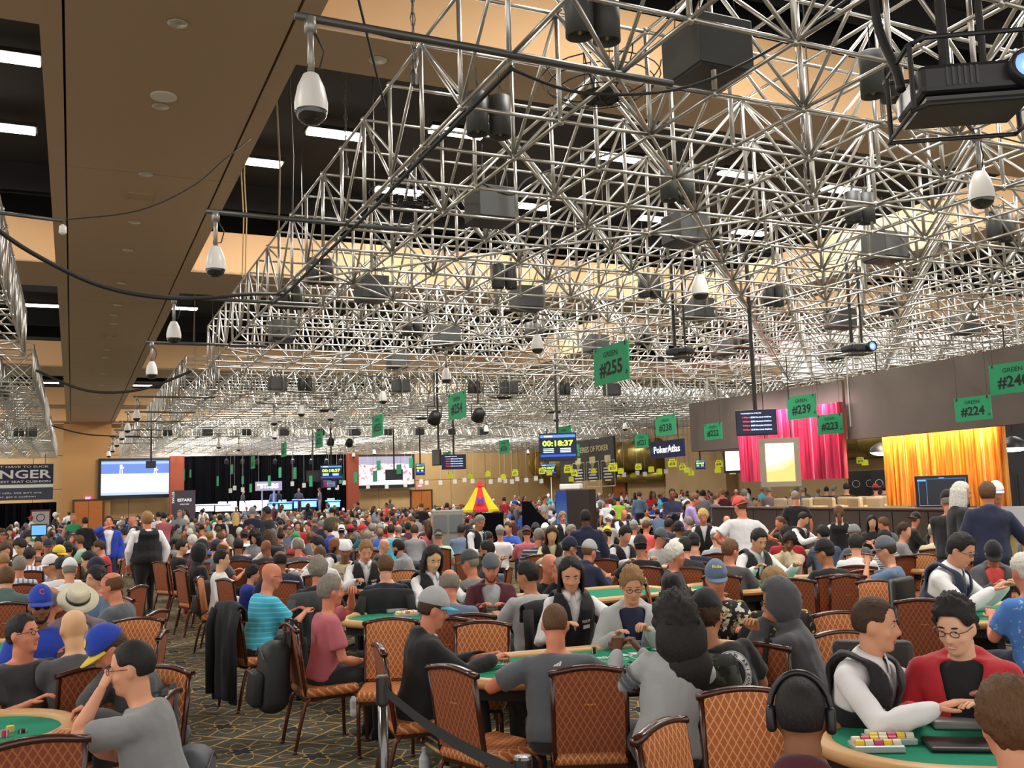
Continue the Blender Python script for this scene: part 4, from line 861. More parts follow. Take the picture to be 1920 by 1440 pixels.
# ================================================================== MIDDLE OF THE HALL: KIOSK, TENT, DRAPED STAND
q0, q1 = P(1045, 945, 25), P(1106, 945, 25)
t = thing('drinks_kiosk', 'tall dark kiosk with blue drink-picture side near hall centre', 'kiosk', (P(1075, 945, 25).x, P(1075, 945, 25).y, 0), face_cam(P(1075, 945, 25), -.25)); zt = P(1075, 918, 25).z
mb = MB(); mb.rbox((.12, .4, zt / 2), (.62, .8, zt), .02); mb.build('cabinet', mat('espresso_wood', sr('#241712'), .6), t)
def cup(g, u, v):
    c = g.mix(g.math('MULTIPLY', g.math('ADD', v, .9), .6), (.25, .55, .9), (.01, .06, .35)); r = g.math('SQRT', g.math('ADD', g.math('MULTIPLY', u, u), g.math('MULTIPLY', g.math('ADD', v, .25), g.math('ADD', v, .25))))
    c = g.mix(g.math('LESS_THAN', r, .13), c, (.75, .75, .72)); return g.mix(g.math('LESS_THAN', r, .07), c, (.7, .08, .05))
s = MB(); s.box((0, 0, 0), (.3, zt * .98, .03)); link('picture_panel', s.mesh('panel', screen_mat('drink_picture', cup, .5)), t, M=frame((-.32, .02, zt / 2), (1, 0, 0), (-.2, -1, 0)))
mb = MB(); mb.rbox((-.12, .3, zt + .08), (.55, .4, .15), .03); mb.build('top_box', WHITE, t)
q = P(901, 958, 27); t = thing('market_umbrella', 'red and yellow peaked tent umbrella near hall centre', 'umbrella', (q.x, q.y, 0), face_cam(q)); zt = P(903, 901, 27).z; zb = P(900, 957, 27).z
RY = [mat('yellow_canvas', sr('#e6d21e'), .7), mat('red_canvas', sr('#d62a2c'), .7)]
Rr = .56; n = 8
for k in range(n):
    a0, a1 = 2 * PI * k / n + PI / 8 + PI, 2 * PI * (k + 1) / n + PI / 8 + PI; mb = MB(); zz = zt - .14
    f = lambda r, a, z: Vector((r * math.cos(a), r * math.sin(a), z))
    rows = [(.1, zz), (.24, zz - (zz - zb) * .34), (.4, zz - (zz - zb) * .7), (Rr, zb + .03), (Rr, zb - .03)]
    for (ra, za), (rb, zb_) in zip(rows, rows[1:]): mb.quad(f(ra, a0, za), f(rb, a0, zb_), f(rb, a1, zb_), f(ra, a1, za)); mb.quad(f(ra - .01, a0, za - .01), f(ra - .01, a1, za - .01), f(rb - .01, a1, zb_ - .01), f(rb - .01, a0, zb_ - .01))
    mb.build('canopy_panel', RY[k % 2 == 1], t)
mb = MB(); mb.lathe([(.15, zt - .17), (.12, zt - .12), (.03, zt - .02), (.001, zt + .02)], 8); mb.build('cap', RY[1], t)
mb = MB(); mb.tube([(0, 0, 0), (0, 0, zt - .1)], .025, 8); mb.lathe([(.28, 0), (.28, .06), (.03, .1)], 16); mb.build('pole', STEEL_D, t)
mb = MB(); add_text(mb, 'M', frame((0, -.49, zb + .28), (1, 0, 0), (0, -1, .45)), .2, .2, .03); mb.build('lettering', mat('blue_ink', sr('#3b3aa8'), .6), t)
q = P(840, 975, 22); t = thing('equipment_case', 'grey metal cabinet with glass front before the tent umbrella', 'cabinet', (q.x, q.y, 0), face_cam(q)); zt = P(840, 957, 22).z; mb = MB(); mb.rbox((0, .3, zt / 2), (.72, .6, zt), .015); mb.build('cabinet', mat('grey_case', sr('#8b8b83'), .5), t); mb = MB()
for x in (-.18, .18): mb.box((x, -.01, zt - .3), (.3, .02, .4))
mb.build('door', mat('grey_glass', sr('#6c7073'), .2), t)
q = P(918, 975, 21); zt = P(918, 962, 21).z; t = thing('draped_table', 'square table under a black cloth beside the tent umbrella', 'table', (q.x, q.y, 0), face_cam(q)); mb = MB(); mb.rbox((0, .3, zt / 2), (.62, .6, zt), .03, seg=3); mb.build('cloth', DRAPE, t)
q = P(1020, 975, 22); t = thing('draped_equipment', 'tall equipment under a sloping black cloth left of the kiosk', 'draped equipment', (q.x, q.y, 0), face_cam(q)); mb = MB(); zt = P(990, 940, 22).z
n = 14; vs = []
for i in range(n + 1):
    x = -.5 + 1.0 * i / n; s_ = max(0, (x + .3) / .8); z = zt - (zt - .85) * min(1, s_) ** .8 if x > -.3 else zt
    for (y, zz) in ((-.25 - .03 * math.sin(i * 2), 0), (-.22 + .02 * math.sin(i * 3), z * .6), (-.12, z), (.3, z), (.38, 0)): vs.append((x, y, zz))
mb.add(vs, [(i * 5 + j, i * 5 + 5 + j, i * 5 + 6 + j, i * 5 + 1 + j) for i in range(n) for j in range(4)] + [(0, 1, 2, 3, 4), tuple(n * 5 + k for k in (4, 3, 2, 1, 0))]); mb.build('cloth', DRAPE, t)
# ================================================================== FURNITURE
def chair_fabric(name, c1, c2, line):
    m = bpy.data.materials.new(name); m.use_nodes = True; g = NG(m); x, y, z = g.sep(g.obj())
    v = g.math('ADD', z, g.math('MULTIPLY', y, .8)); a = g.math('ADD', g.math('MULTIPLY', x, 1.5), v); b = g.math('SUBTRACT', g.math('MULTIPLY', x, 1.5), v)
    def ln(t): return g.math('GREATER_THAN', g.math('ABSOLUTE', g.math('SUBTRACT', g.math('FRACT', g.math('ADD', g.math('MULTIPLY', t, 17), 50)), .5)), .415)
    l = g.math('MAXIMUM', ln(a), ln(b)); c = g.mix(g.noise(g.obj(), 30), c1, c2); g.base(g.mix(l, c, line)); g.n['Principled BSDF'].inputs['Roughness'].default_value = .7; return m
FAB = chair_fabric('diamond_chair_fabric', sr('#a85a30'), sr('#b9683a'), sr('#dba268'))
FABR = chair_fabric('diamond_chair_fabric_back', sr('#7c3a22'), sr('#8a4428'), sr('#a9683c'))
WOOD = mat('mahogany_frame', sr('#3d1a10'), .22, spec=.7)
LEGW = mat('woodgrain_metal_leg', sr('#5f3422'), .3, .3)
def chair_parts():
    out = {}
    th = .14   # backrest tilt
    def bk(x, v, d): return Vector((x, -.205 - v * math.sin(th) - d * math.cos(th), .5 + v * math.cos(th) - d * math.sin(th)))
    def pad(w, v0, v1, d0, d1, bulge, mi):
        mb = MB(); n = 7; m_ = 7; vs = []
        for side, dd in ((0, d0), (1, d1)):
            for i in range(n + 1):
                for j in range(m_ + 1):
                    u = -1 + 2 * i / n; t = j / m_; top = v1 + .028 * (1 - u * u) if j == m_ else v0 + (v1 - v0 + .028 * (1 - u * u)) * t
                    e = (1 - u ** 4) * (1 - (2 * t - 1) ** 4); vs.append(bk(u * w / 2, top, dd + (bulge if side else -bulge) * e))
        N = (n + 1) * (m_ + 1); fs = []
        for i in range(n):
            for j in range(m_):
                a = i * (m_ + 1) + j; q = (a, a + m_ + 1, a + m_ + 2, a + 1); fs += [q[::-1], tuple(N + k for k in q)]
        ring = [j for j in range(m_ + 1)] + [i * (m_ + 1) + m_ for i in range(1, n + 1)] + [n * (m_ + 1) + j for j in range(m_ - 1, -1, -1)] + [i * (m_ + 1) for i in range(n - 1, 0, -1)]
        for k in range(len(ring)): a, b = ring[k], ring[(k + 1) % len(ring)]; fs.append((a, b, N + b, N + a))
        mb.add(vs, fs, mi); return mb
    m1 = pad(.39, .0, .42, -.022, .004, .012, 0); m2 = pad(.39, -.02, .42, .0, .012, .004, 1); m1.v, m1.f, m1.mi = m1.v, m1.f, m1.mi
    o = len(m1.v); m1.v += m2.v; m1.f += [tuple(i + o for i in f) for f in m2.f]; m1.mi += m2.mi
    out['backrest'] = m1.mesh('backrest', [FAB, FABR], False)
    mb = MB(); seg = 8
    pts = [bk(-.205 + .41 * i / seg, .43 + .03 * (1 - (2 * i / seg - 1) ** 2), 0) for i in range(seg + 1)]
    K = 10; vs = []
    for i, p_ in enumerate(pts):
        for k in range(K):
            q = 2 * PI * k / K; vs.append((p_.x, p_.y + .023 * math.copysign(abs(math.cos(q)) ** .6, math.cos(q)), p_.z + .017 * math.copysign(abs(math.sin(q)) ** .6, math.sin(q))))
    vs = [((x * 1.12) if abs(x) > .2 else x, y, z) for x, y, z in vs]
    mb.add(vs, [(i * K + k, i * K + (k + 1) % K, (i + 1) * K + (k + 1) % K, (i + 1) * K + k) for i in range(seg) for k in range(K)] + [tuple(range(K)), tuple(seg * K + k for k in range(K))])
    out['top_rail'] = mb.mesh('top_rail', WOOD, True)
    mb = MB(); mb.tube([bk(.205, .44, 0), bk(.205, .2, .0), bk(.205, 0, .0), bk(.2, -.08, -.005)], .0165, 6); out['stile_r'] = mb.mesh('stile', WOOD, True)
    mb = MB(); mb.tube([bk(-.205, .44, 0), bk(-.205, .2, .0), bk(-.205, 0, .0), bk(-.2, -.08, -.005)], .0165, 6); out['stile_l'] = mb.mesh('stile', WOOD, True)
    mb = MB(); mb.rbox((0, .015, .44), (.44, .45, .075), .03, seg=3); mb.v = [(x, y, z + (.018 * (1 - (x / .22) ** 2) * (1 - ((y - .015) / .23) ** 2) if z > .45 else 0)) for x, y, z in mb.v]
    out['seat'] = mb.mesh('seat', FAB, True)
    mb = MB(); mb.box((0, .01, .395), (.4, .4, .03)); out['seat_frame'] = mb.mesh('seat_frame', WOOD)
    for nm, sx in (('l', -1), ('r', 1)):
        mb = MB(); mb.tube([(sx * .19, .19, .41), (sx * .205, .225, .37), (sx * .205, .225, .3), (sx * .2, .23, 0)], [.016, .017, .016, .013], 8); mb.lathe([(.017, 0), (.017, .02)], 8, Matrix.Translation((sx * .2, .23, 0))); out['front_leg_' + nm] = mb.mesh('leg', LEGW, True)
        mb = MB(); mb.tube([(sx * .195, -.15, .41), (sx * .205, -.2, .36), (sx * .205, -.24, .2), (sx * .205, -.28, 0)], [.016, .017, .016, .013], 8); mb.lathe([(.017, 0), (.017, .02)], 8, Matrix.Translation((sx * .205, -.28, 0))); out['rear_leg_' + nm] = mb.mesh('leg', LEGW, True)
    return out
CP = chair_parts()
def join_meshes(name, mes):
    mb = MB(); mats = []
    for me in mes:
        base = []
        for m in me.materials:
            if m not in mats: mats.append(m)
            base.append(mats.index(m))
        o = len(mb.v); mb.v += [tuple(v.co) for v in me.vertices]
        for p in me.polygons: mb.f.append(tuple(i + o for i in p.vertices)); mb.mi.append(base[p.material_index])
    return mb.mesh(name, mats)
CHAIR1 = join_meshes('chair', list(CP.values()))
CHAIRS = []
def banquet_chair(x, y, heading, lab, full=True, group='banquet chairs'):
    CHAIRS.append((x, y))
    if full:
        t = thing('banquet_chair', lab, 'chair', (x, y, 0), -heading, group)
        for k, me in CP.items(): link('leg' if 'leg' in k else 'stile' if 'stile' in k else k, me, t)
        return t
    return tag(link('banquet_chair', CHAIR1, loc=(x, y, 0), rot=(0, 0, -heading)), lab, 'chair', group)
def chair_px(px, py, f, lab, full=True):
    """px,py = middle of the back's top edge; f = facing relative to the view (0 = back to us)"""
    p = atz(px, py, .965); h = az_of(p) + R_(f); fwd = Vector((math.sin(h), math.cos(h), 0)); c = p + fwd * .27
    return banquet_chair(c.x, c.y, h, lab, full), c, h
# dealer stool: black padded
mb = MB(); mb.rbox((0, 0, .5), (.46, .44, .09), .04, seg=3); D_SEAT = mb.mesh('seat', mat('black_vinyl', (.018, .018, .018), .5), True)
mb = MB(); mb.rbox((0, -.24, .82), (.44, .08, .44), .04, seg=3); D_BACK = mb.mesh('backrest', mat('black_vinyl', (.018, .018, .018), .5), True)
mb = MB()
for a in range(5): mb.tube([(0, 0, .1), (.28 * math.cos(a * 1.2566), .28 * math.sin(a * 1.2566), .04)], .018, 6)
mb.tube([(0, 0, .08), (0, 0, .46)], .03, 8); mb.tube([(0, -.1, .48), (0, -.24, .5), (0, -.27, .7)], .02, 6); D_BASE = mb.mesh('pedestal', BLACK)
def dealer_chair(x, y, heading, lab):
    t = thing('dealer_chair', lab, 'chair', (x, y, 0), -heading, 'black dealer chairs'); link('seat', D_SEAT, t); link('backrest', D_BACK, t); link('pedestal', D_BASE, t)
# poker table
FELT = mat('green_poker_felt', sr('#2b876a'), .9, bump=.1, bscale=300, spec=.1); RAIL = mat('tan_padded_rail', sr('#c79a63'), .45); UNDER = mat('black_table_skirt', (.012, .012, .012), .8)
def stadium(a, b, n=14):
    """half-length a, half-width b"""
    pts = []
    for i in range(n + 1): t = -PI / 2 + PI * i / n; pts.append((a - b + b * math.cos(t), b * math.sin(t)))
    for i in range(n + 1): t = PI / 2 + PI * i / n; pts.append((-(a - b) + b * math.cos(t), b * math.sin(t)))
    return pts
TA, TBw = 1.2, .56
def table_meshes():
    s1 = stadium(TA - .1, TBw - .1); mb = MB(); n = len(s1)
    mb.add([(x, y, .755) for x, y in s1] + [(x, y, .72) for x, y in s1], [tuple(range(n)), tuple(reversed(range(n, 2 * n)))] + [(i, n + i, n + (i + 1) % n, (i + 1) % n) for i in range(n)])
    felt = mb.mesh('felt_top', FELT)
    mb = MB(); K = 10; rings = []
    so_ = stadium(TA - .055, TBw - .055)
    for i, (x, y) in enumerate(so_):
        x0, y0 = so_[i - 1]; x1, y1 = so_[(i + 1) % n]; tx, ty = x1 - x0, y1 - y0; L = math.hypot(tx, ty) or 1; nx, ny = ty / L, -tx / L
        rings.append([(x + nx * .058 * math.cos(q), y + ny * .058 * math.cos(q), .75 + .036 * math.sin(q)) for q in [2 * PI * k / K for k in range(K)]])
    mb.add([v for r in rings for v in r], [(i * K + k, i * K + (k + 1) % K, ((i + 1) % n) * K + (k + 1) % K, ((i + 1) % n) * K + k) for i in range(n) for k in range(K)])
    rail = mb.mesh('padded_rail', RAIL, True)
    s2 = stadium(TA - .09, TBw - .09); mb = MB(); mb.add([(x, y, .72) for x, y in s2] + [(x, y, .64) for x, y in s2], [(i, n + i, n + (i + 1) % n, (i + 1) % n) for i in range(n)] + [tuple(range(n, 2 * n))]); apron = mb.mesh('apron', UNDER)
    legs = []
    for sx in (-1, 1):
        mb = MB(); mb.rbox((sx * .6, 0, .34), (.09, .5, .62), .01); mb.rbox((sx * .6, 0, .03), (.12, .7, .06), .015); legs.append(mb.mesh('leg', UNDER))
    mb = MB()
    for k in range(-3, 4): mb.tube([(k * .12 - .035, -.02, .757), (k * .12 + .035, -.02, .757), (k * .12 + .035, .08, .757), (k * .12 - .035, .08, .757), (k * .12 - .035, -.02, .757)], .0022, 4)
    outl = mb.mesh('card_outlines', mat('felt_print_white', sr('#d8e8de'), .8))
    return felt, rail, apron, legs, outl
TM = table_meshes()
TABLE1 = join_meshes('poker_table', [TM[0], TM[1], TM[2]] + TM[3])
TABLES = []
def poker_table(x, y, rz, lab, full=True, text=None):
    TABLES.append((x, y, rz))
    if not full: return tag(link('poker_table', TABLE1, loc=(x, y, 0), rot=(0, 0, rz)), lab, 'table', 'green poker tables')
    t = thing('poker_table', lab, 'table', (x, y, 0), rz, 'green poker tables')
    link('felt_top', TM[0], t); link('padded_rail', TM[1], t); link('apron', TM[2], t)
    for l in TM[3]: link('leg', l, t)
    link('card_outlines', TM[4], t)
    if text:
        mb = MB()
        for (s, px_, py_, h, r) in text: add_text(mb, s, Matrix.Translation((px_, py_, .758)) @ Matrix.Rotation(r, 4, 'Z'), h, None, .015)
        mb.build('lettering', mat('felt_print_white', sr('#d8e8de'), .8), t)
    return t
CHC = [mat('chip_yellow', sr('#e2c53a'), .5), mat('chip_black', sr('#1b1b1e'), .5), mat('chip_pink', sr('#c2436f'), .5), mat('chip_blue', sr('#2f4d9a'), .5), mat('chip_cream', sr('#d9d2bd'), .5)]
_chips = {}
def chip_stack(p, col, n, rz=0):
    k = (col, n)
    if k not in _chips:
        mb = MB()
        for i in range(n):
            z = i * .0036
            mb.lathe([(.0195, z), (.0195, z + .0034)], 12)
            for q in range(4): mb.box((.0186 * math.cos(q * PI / 2), .0186 * math.sin(q * PI / 2), z + .0017), (.004, .006, .0031), mi=1) if q % 2 == 0 else mb.box((.0186 * math.cos(q * PI / 2), .0186 * math.sin(q * PI / 2), z + .0017), (.006, .004, .0031), mi=1)
        _chips[k] = mb.mesh('chip_stack', [CHC[col], CHC[4 if col != 4 else 1]])
    return link('chip_stack', _chips[k], loc=p, rot=(0, 0, rz))
def card(p, rz, lab=None):
    mb = MB(); mb.rbox((0, 0, .0012), (.063, .088, .002), .0008, seg=1); o = mb.build('playing_card', WCARD, loc=p, rot=(0, 0, rz)); return tag(o, lab or 'white playing card lying on green felt', 'playing card', 'playing cards on tables')
def bottle(p, lab, h=.2, capc=(.7, .75, .8), body=(.75, .8, .82), s=1.0):
    t = thing('water_bottle', lab, 'bottle', p, 0, 'plastic bottles'); g = mat('bottle_plastic', body, .12, spec=.8)
    mb = MB(); mb.lathe([(.028, 0), (.033, .006), (.033, .05), (.030, .06), (.033, .07), (.033, .13), (.014, .165), (.0135, .178)], 16, Matrix.Scale(s, 4)); mb.build('body', g, t, smooth=True)
    mb = MB(); mb.lathe([(.015, .176), (.015, .196)], 14, Matrix.Scale(s, 4)); mb.build('cap', mat('bottle_cap', capc, .4), t)
    mb = MB(); mb.lathe([(.0336, .075), (.0336, .125)], 16, Matrix.Scale(s, 4), cap=False); mb.build('wrapper', mat('bottle_label', (.6, .64, .7), .5), t)
# draped jackets on chair backs
def drape(c, h, col, lab, lf=.2, lb=.45, W=.5, seed=1, name='draped_jacket', camo=False, flare=0.):
    """c = chair floor centre, h = heading"""
    rnd = random.Random(seed); th = .14
    prof = []; 
    def bk(v, d): return Vector((0, -.205 - v * math.sin(th) - d * math.cos(th), .5 + v * math.cos(th) - d * math.sin(th)))
    nb = 9
    for i in range(5): prof.append(bk(.46 - lf * (1 - i / 4), -.05))
    prof.append(bk(.495, -.03)); prof.append(bk(.505, 0.0)); prof.append(bk(.495, .035))
    for i in range(1, nb + 1): q = bk(.46 - lb * i / nb, .065 + .01 * math.sin(i)); q.y = min(q.y, bk(.36, .07).y); q.z = max(q.z, .03); prof.append(q)
    nx = 16; vs = []; mb = MB()
    for j, q in enumerate(prof):
        dn = max(0, j - 7) / nb
        for i in range(nx + 1):
            u = -1 + 2 * i / nx; wx = W / 2 * (1 + flare * dn) * u; nz = noise.noise(Vector((u * 3 + seed, j * .35, seed * 2.3)))
            vs.append((wx + .02 * nz, q.y + (.03 * nz + .022 * math.sin(u * 11 + seed) * dn) * (-1 if j > 6 else .3) - (.0 if j > 6 else 0), q.z + .012 * nz - (.03 * u * u if j > 3 else 0)))
    N = len(prof); fs = [(j * (nx + 1) + i, j * (nx + 1) + i + 1, (j + 1) * (nx + 1) + i + 1, (j + 1) * (nx + 1) + i) for j in range(N - 1) for i in range(nx)]
    mb.add(vs, fs); me = mb.mesh('jacket', camo if camo else mat('jacket_cloth', col, .85, bump=.4, bscale=14, var=.2, vscale=5), True)
    me = evald(me, [('SOLIDIFY', dict(thickness=.022, offset=0)), ('SUBSURF', dict(levels=1))])
    t = thing(name, lab, 'jacket', (c.x, c.y, 0), -h, 'jackets hung on chairs'); link('body', me, t)
    mb = MB()
    for s_ in (-1, 1): q = bk(.3, .09); mb.tube([(s_ * W * .42, q.y + .03, q.z + .14), (s_ * W * .47, q.y - .02, q.z - .02), (s_ * W * .45, q.y - .03, max(.08, q.z - lb * .75))], [.05, .045, .035], 9); 
    sl = mb.mesh('sleeve', camo if camo else mat('jacket_cloth', col, .85, bump=.4, bscale=14, var=.2, vscale=5), True); link('sleeves', sl, t, kind='stuff')
    return t
def backpack(c, h, col, lab, z=.32, s=1.0, yoff=-.40):
    t = thing('backpack', lab, 'backpack', (c.x, c.y, 0), -h, 'backpacks on chairs'); m = mat('backpack_nylon', col, .6, bump=.3, bscale=20, var=.25, vscale=6)
    mb = MB(); mb.rbox((0, 0, 0), (.33 * s, .2 * s, .48 * s), .085 * s, seg=4); mb.v = [(x * (1 - .25 * max(0, z_ / (.24 * s))) , y + .012 * math.sin(z_ * 30) , z_ ) for x, y, z_ in mb.v]
    T = Matrix.Translation((0, yoff, z + .24 * s)) @ Matrix.Rotation(-.1, 4, 'X'); mb.v = [tuple(T @ Vector(v)) for v in mb.v]; mb.build('body', m, t, smooth=True)
    mb = MB(); mb.rbox((0, -.12 * s, -.08 * s), (.25 * s, .08 * s, .24 * s), .035 * s, T, seg=3); mb.build('pocket', m, t, smooth=True)
    mb = MB(); mb.tube([T @ Vector((-.13 * s, -.105 * s, .13 * s)), T @ Vector((0, -.12 * s, .2 * s)), T @ Vector((.13 * s, -.105 * s, .13 * s))], .005, 5); mb.tube([T @ Vector((-.11 * s, -.165 * s, .03 * s)), T @ Vector((.11 * s, -.165 * s, .03 * s))], .005, 5); mb.build('zip', mat('grey_zip', (.18, .18, .17), .4, .5), t)
    for sx in (-1, 1):
        mb = MB(); mb.tube([T @ Vector((sx * .08 * s, .08 * s, .2 * s)), (sx * .085, -.27, .99), (sx * .085, -.2, .97), (sx * .085, -.19, .8)], .018, 6); mb.v = [(x * 1.0, y, z_) for x, y, z_ in mb.v]; mb.build('strap', m, t)
    mb = MB(); mb.tube([T @ Vector((-.04, .07 * s, .23 * s)), T @ Vector((-.03, .07 * s, .3 * s)), T @ Vector((.03, .07 * s, .3 * s)), T @ Vector((.04, .07 * s, .23 * s))], .01, 6); mb.build('handle', m, t)
    return t

# ================================================================== PEOPLE
SKIN = {'p': sr('#d79b7c'), 'f': sr('#e3b093'), 't': sr('#b97f5c'), 'd': sr('#5f3a28'), 'r': sr('#cf8468'), 'a': sr('#dcae86'), 'b': sr('#8a5a3e')}
HAIRC = {'k': (.012, .01, .01), 'b': sr('#3d281b'), 'l': sr('#8d6b45'), 'y': sr('#c9a868'), 'g': sr('#7d766c'), 'w': sr('#cfcac0'), 'n': sr('#5d4128')}
CLO = dict(black='#15161a', dark='#26272b', grey='#85878b', lgrey='#a9abae', dgrey='#4a4b4f', white='#e6e6ea', navy='#1d2440', blue='#2a58b8', royal='#1d3fae', sky='#7ec4e4', turq='#3fb4d4', teal='#1c5a6c', green='#1f8a55', mint='#9fc9b2', olive='#54573f', red='#b3202c', maroon='#4e1a28', pink='#b7606c', coral='#ee5a56', beige='#cbbfa0', cream='#d9d0a8', purple='#9a84bd', lime='#a9d83a', denim='#5c708c', brown='#5a4436', yellow='#d9bd33', gslate='#5a6068', mauve='#7a6a70', gteal='#4c6562')
def cloth(c):
    return mat('cloth_' + c, sr(CLO[c]) if c in CLO else c, .88, bump=.75, bscale=13, sheen=.15)
def stripe_cloth(name, c1, c2, per, wdt, axis=2):
    m = bpy.data.materials.new(name); m.use_nodes = True; g = NG(m); o = g.sep(g.obj())[axis]
    g.base(g.mix(g.math('GREATER_THAN', g.math('FRACT', g.math('MULTIPLY', o, 1 / per)), 1 - wdt), c1, c2)); g.n['Principled BSDF'].inputs['Roughness'].default_value = .9; return m
def blotch_cloth(name, base, cols, sc, th=.56):
    m = bpy.data.materials.new(name); m.use_nodes = True; g = NG(m); c = base
    for i, k in enumerate(cols):
        mp = g.n.new('ShaderNodeMapping'); mp.inputs['Location'].default_value = (i * 3.1, i * 1.7, i); g.l.new(g.obj(), mp.inputs['Vector'])
        c = g.mix(g.math('GREATER_THAN', g.noise(mp.outputs['Vector'], sc * (1 + i * .25), 3), th), c, k)
    if isinstance(c, tuple): c = g.mix(0.0, c, c)
    g.base(c); g.n['Principled BSDF'].inputs['Roughness'].default_value = .85; return m
SPM = {}
def special(k):
    if k in SPM: return SPM[k]
    if k == 'hawaii': m = blotch_cloth('floral_shirt', sr('#191a1d'), [sr('#cfc4a8'), sr('#8f7f4e'), sr('#d8d8d2')], 13, .6)
    elif k == 'yhawaii': m = blotch_cloth('yellow_leaf_shirt', sr('#1a1c20'), [sr('#cdb13c'), sr('#9c8f2f')], 11, .6)
    elif k == 'bhawaii': m = blotch_cloth('blue_floral_shirt', sr('#4d7fca'), [sr('#9fc0ea')], 26, .64)
    elif k == 'camo': m = blotch_cloth('camouflage', sr('#2f332b'), [sr('#4a4c3f'), sr('#1b1e1a')], 9, .54)
    elif k == 'turqs': m = stripe_cloth('turquoise_stripe', sr('#45b6d6'), sr('#7dd0e6'), .045, .22)
    elif k == 'navys': m = stripe_cloth('navy_white_stripe', sr('#3a4354'), sr('#a9b0b8'), .055, .3)
    elif k == 'greys': m = stripe_cloth('grey_white_stripe', sr('#c9cacb'), sr('#5a5c62'), .03, .4)
    elif k == 'plaid': m = stripe_cloth('plaid', sr('#d5dbe6'), sr('#7f8bb0'), .06, .4, 0)
    SPM[k] = m; return m
def cmat(c): return special(c) if c in ('hawaii', 'yhawaii', 'bhawaii', 'camo', 'turqs', 'navys', 'greys', 'plaid') else cloth(c)
def skinm(s): return mat('skin_' + s, SKIN[s], .55, spec=.35)
def hairm(h):
    k = 'hair_' + h
    if k in MATS: return MATS[k]
    m = mat(k, HAIRC[h], .62, spec=.35); MATS[k] = m; g = NG(m); mp = g.n.new('ShaderNodeMapping'); mp.inputs['Scale'].default_value = (1, .35, .3); g.l.new(g.obj(), mp.inputs['Vector'])
    n_ = g.noise(mp.outputs['Vector'], 170, 3); c = HAIRC[h]; g.base(g.mix(n_, tuple(x * .45 for x in c), tuple(min(1, x * 1.7) for x in c)))
    bp = g.n.new('ShaderNodeBump'); bp.inputs['Strength'].default_value = .9; bp.inputs['Distance'].default_value = .006; g.l.new(n_, bp.inputs['Height']); g.l.new(bp.outputs['Normal'], g.n['Principled BSDF'].inputs['Normal']); return m

def loftrings(mb, rings, mi=0):
    """rings: list of (centre, xvec, yvec)"""
    n = 16; vs = []
    for c, x, y in rings:
        for k in range(n): a = 2 * PI * k / n; vs.append(Vector(c) + Vector(x) * math.cos(a) + Vector(y) * math.sin(a))
    k = len(rings); fs = [(i * n + j, i * n + (j + 1) % n, (i + 1) * n + (j + 1) % n, (i + 1) * n + j) for i in range(k - 1) for j in range(n)]
    fs += [tuple(reversed(range(n))), tuple((k - 1) * n + j for j in range(n))]; mb.add(vs, fs, mi)
def limb(mb, pts, rs, n=12):
    pts = [Vector(p) for p in pts]; P2 = []; R2 = []
    d = (pts[0] - pts[1]).normalized(); P2 += [pts[0] + d * rs[0] * .9, pts[0] + d * rs[0] * .6]; R2 += [rs[0] * .3, rs[0] * .8]
    for p, r in zip(pts, rs): P2.append(p); R2.append(r)
    d = (pts[-1] - pts[-2]).normalized(); P2 += [pts[-1] + d * rs[-1] * .6, pts[-1] + d * rs[-1] * .9]; R2 += [rs[-1] * .8, rs[-1] * .3]
    mb.tube(P2, R2, n)
def ik(S, T, a, b, hint):
    S, T = Vector(S), Vector(T); d = T - S; L = d.length; L2 = min(max(L, abs(a - b) + .02), (a + b) * .985); d = d.normalized(); T = S + d * L2
    x = (a * a - b * b + L2 * L2) / (2 * L2); h = math.sqrt(max(0, a * a - x * x)); hv = Vector(hint); hv = (hv - d * hv.dot(d)).normalized(); return S + d * x + hv * h, T
def skeleton(sit=True, lean=.15, hy=0, hp=0, hr=0, L=(-.16, .42, .80), R=(.16, .42, .80), bulk=1.0, step=0., eL=(-.6, -.3, -1), eR=(.6, -.3, -1), lean2=0., female=False):
    s = {}; hz = .54 if sit else .93
    u = Vector((math.sin(lean2), math.sin(lean), math.cos(lean))).normalized(); r = Vector((1, 0, 0)); r = (r - u * r.dot(u)).normalized(); f = u.cross(r)  # forward
    hip = Vector((0, 0, hz)); s['u'], s['r'], s['f'], s['hip'] = u, r, f, hip
    s['sh'] = hip + u * .455; s['nb'] = hip + u * .5
    shw = .150 if female else .172
    s['SL'] = s['sh'] - r * shw * (1 + (bulk - 1) * .4) - u * .052; s['SR'] = s['sh'] + r * shw * (1 + (bulk - 1) * .4) - u * .052
    fv = f.lerp(u, 0.0)
    neckdir = (u * .8 + Vector((0, 0, 1)) * .5 + f * .12).normalized()
    base = s['nb'] + neckdir * .035
    Rm = Matrix.Rotation(-R_(hy), 4, 'Z') @ Matrix.Rotation(-R_(hp), 4, 'X') @ Matrix.Rotation(R_(hr), 4, 'Y')
    hc = base + (Rm @ Vector((0, .012, .115)))
    s['base'] = base; s['head'] = Matrix.Translation(hc) @ Rm
    s['top'] = hc + (Rm @ Vector((0, 0, .12)))
    s['EL'], s['WL'] = ik(s['SL'], L, .285, .25, eL); s['ER'], s['WR'] = ik(s['SR'], R, .285, .25, eR)
    for q, sx in (('L', -1), ('R', 1)):
        h = hip + Vector((sx * .09, 0, -.02))
        if sit: kn = Vector((sx * .13, .42, .53)); an = Vector((sx * .12, .42, .09))
        else:
            an = Vector((sx * .1, sx * step, .09)); kn, an = ik(h, an, .43, .42, (sx * .1, 1, 0))
        s['H' + q], s['K' + q], s['A' + q] = h, kn, an
    s['bulk'] = bulk; s['sit'] = sit; s['female'] = female
    return s
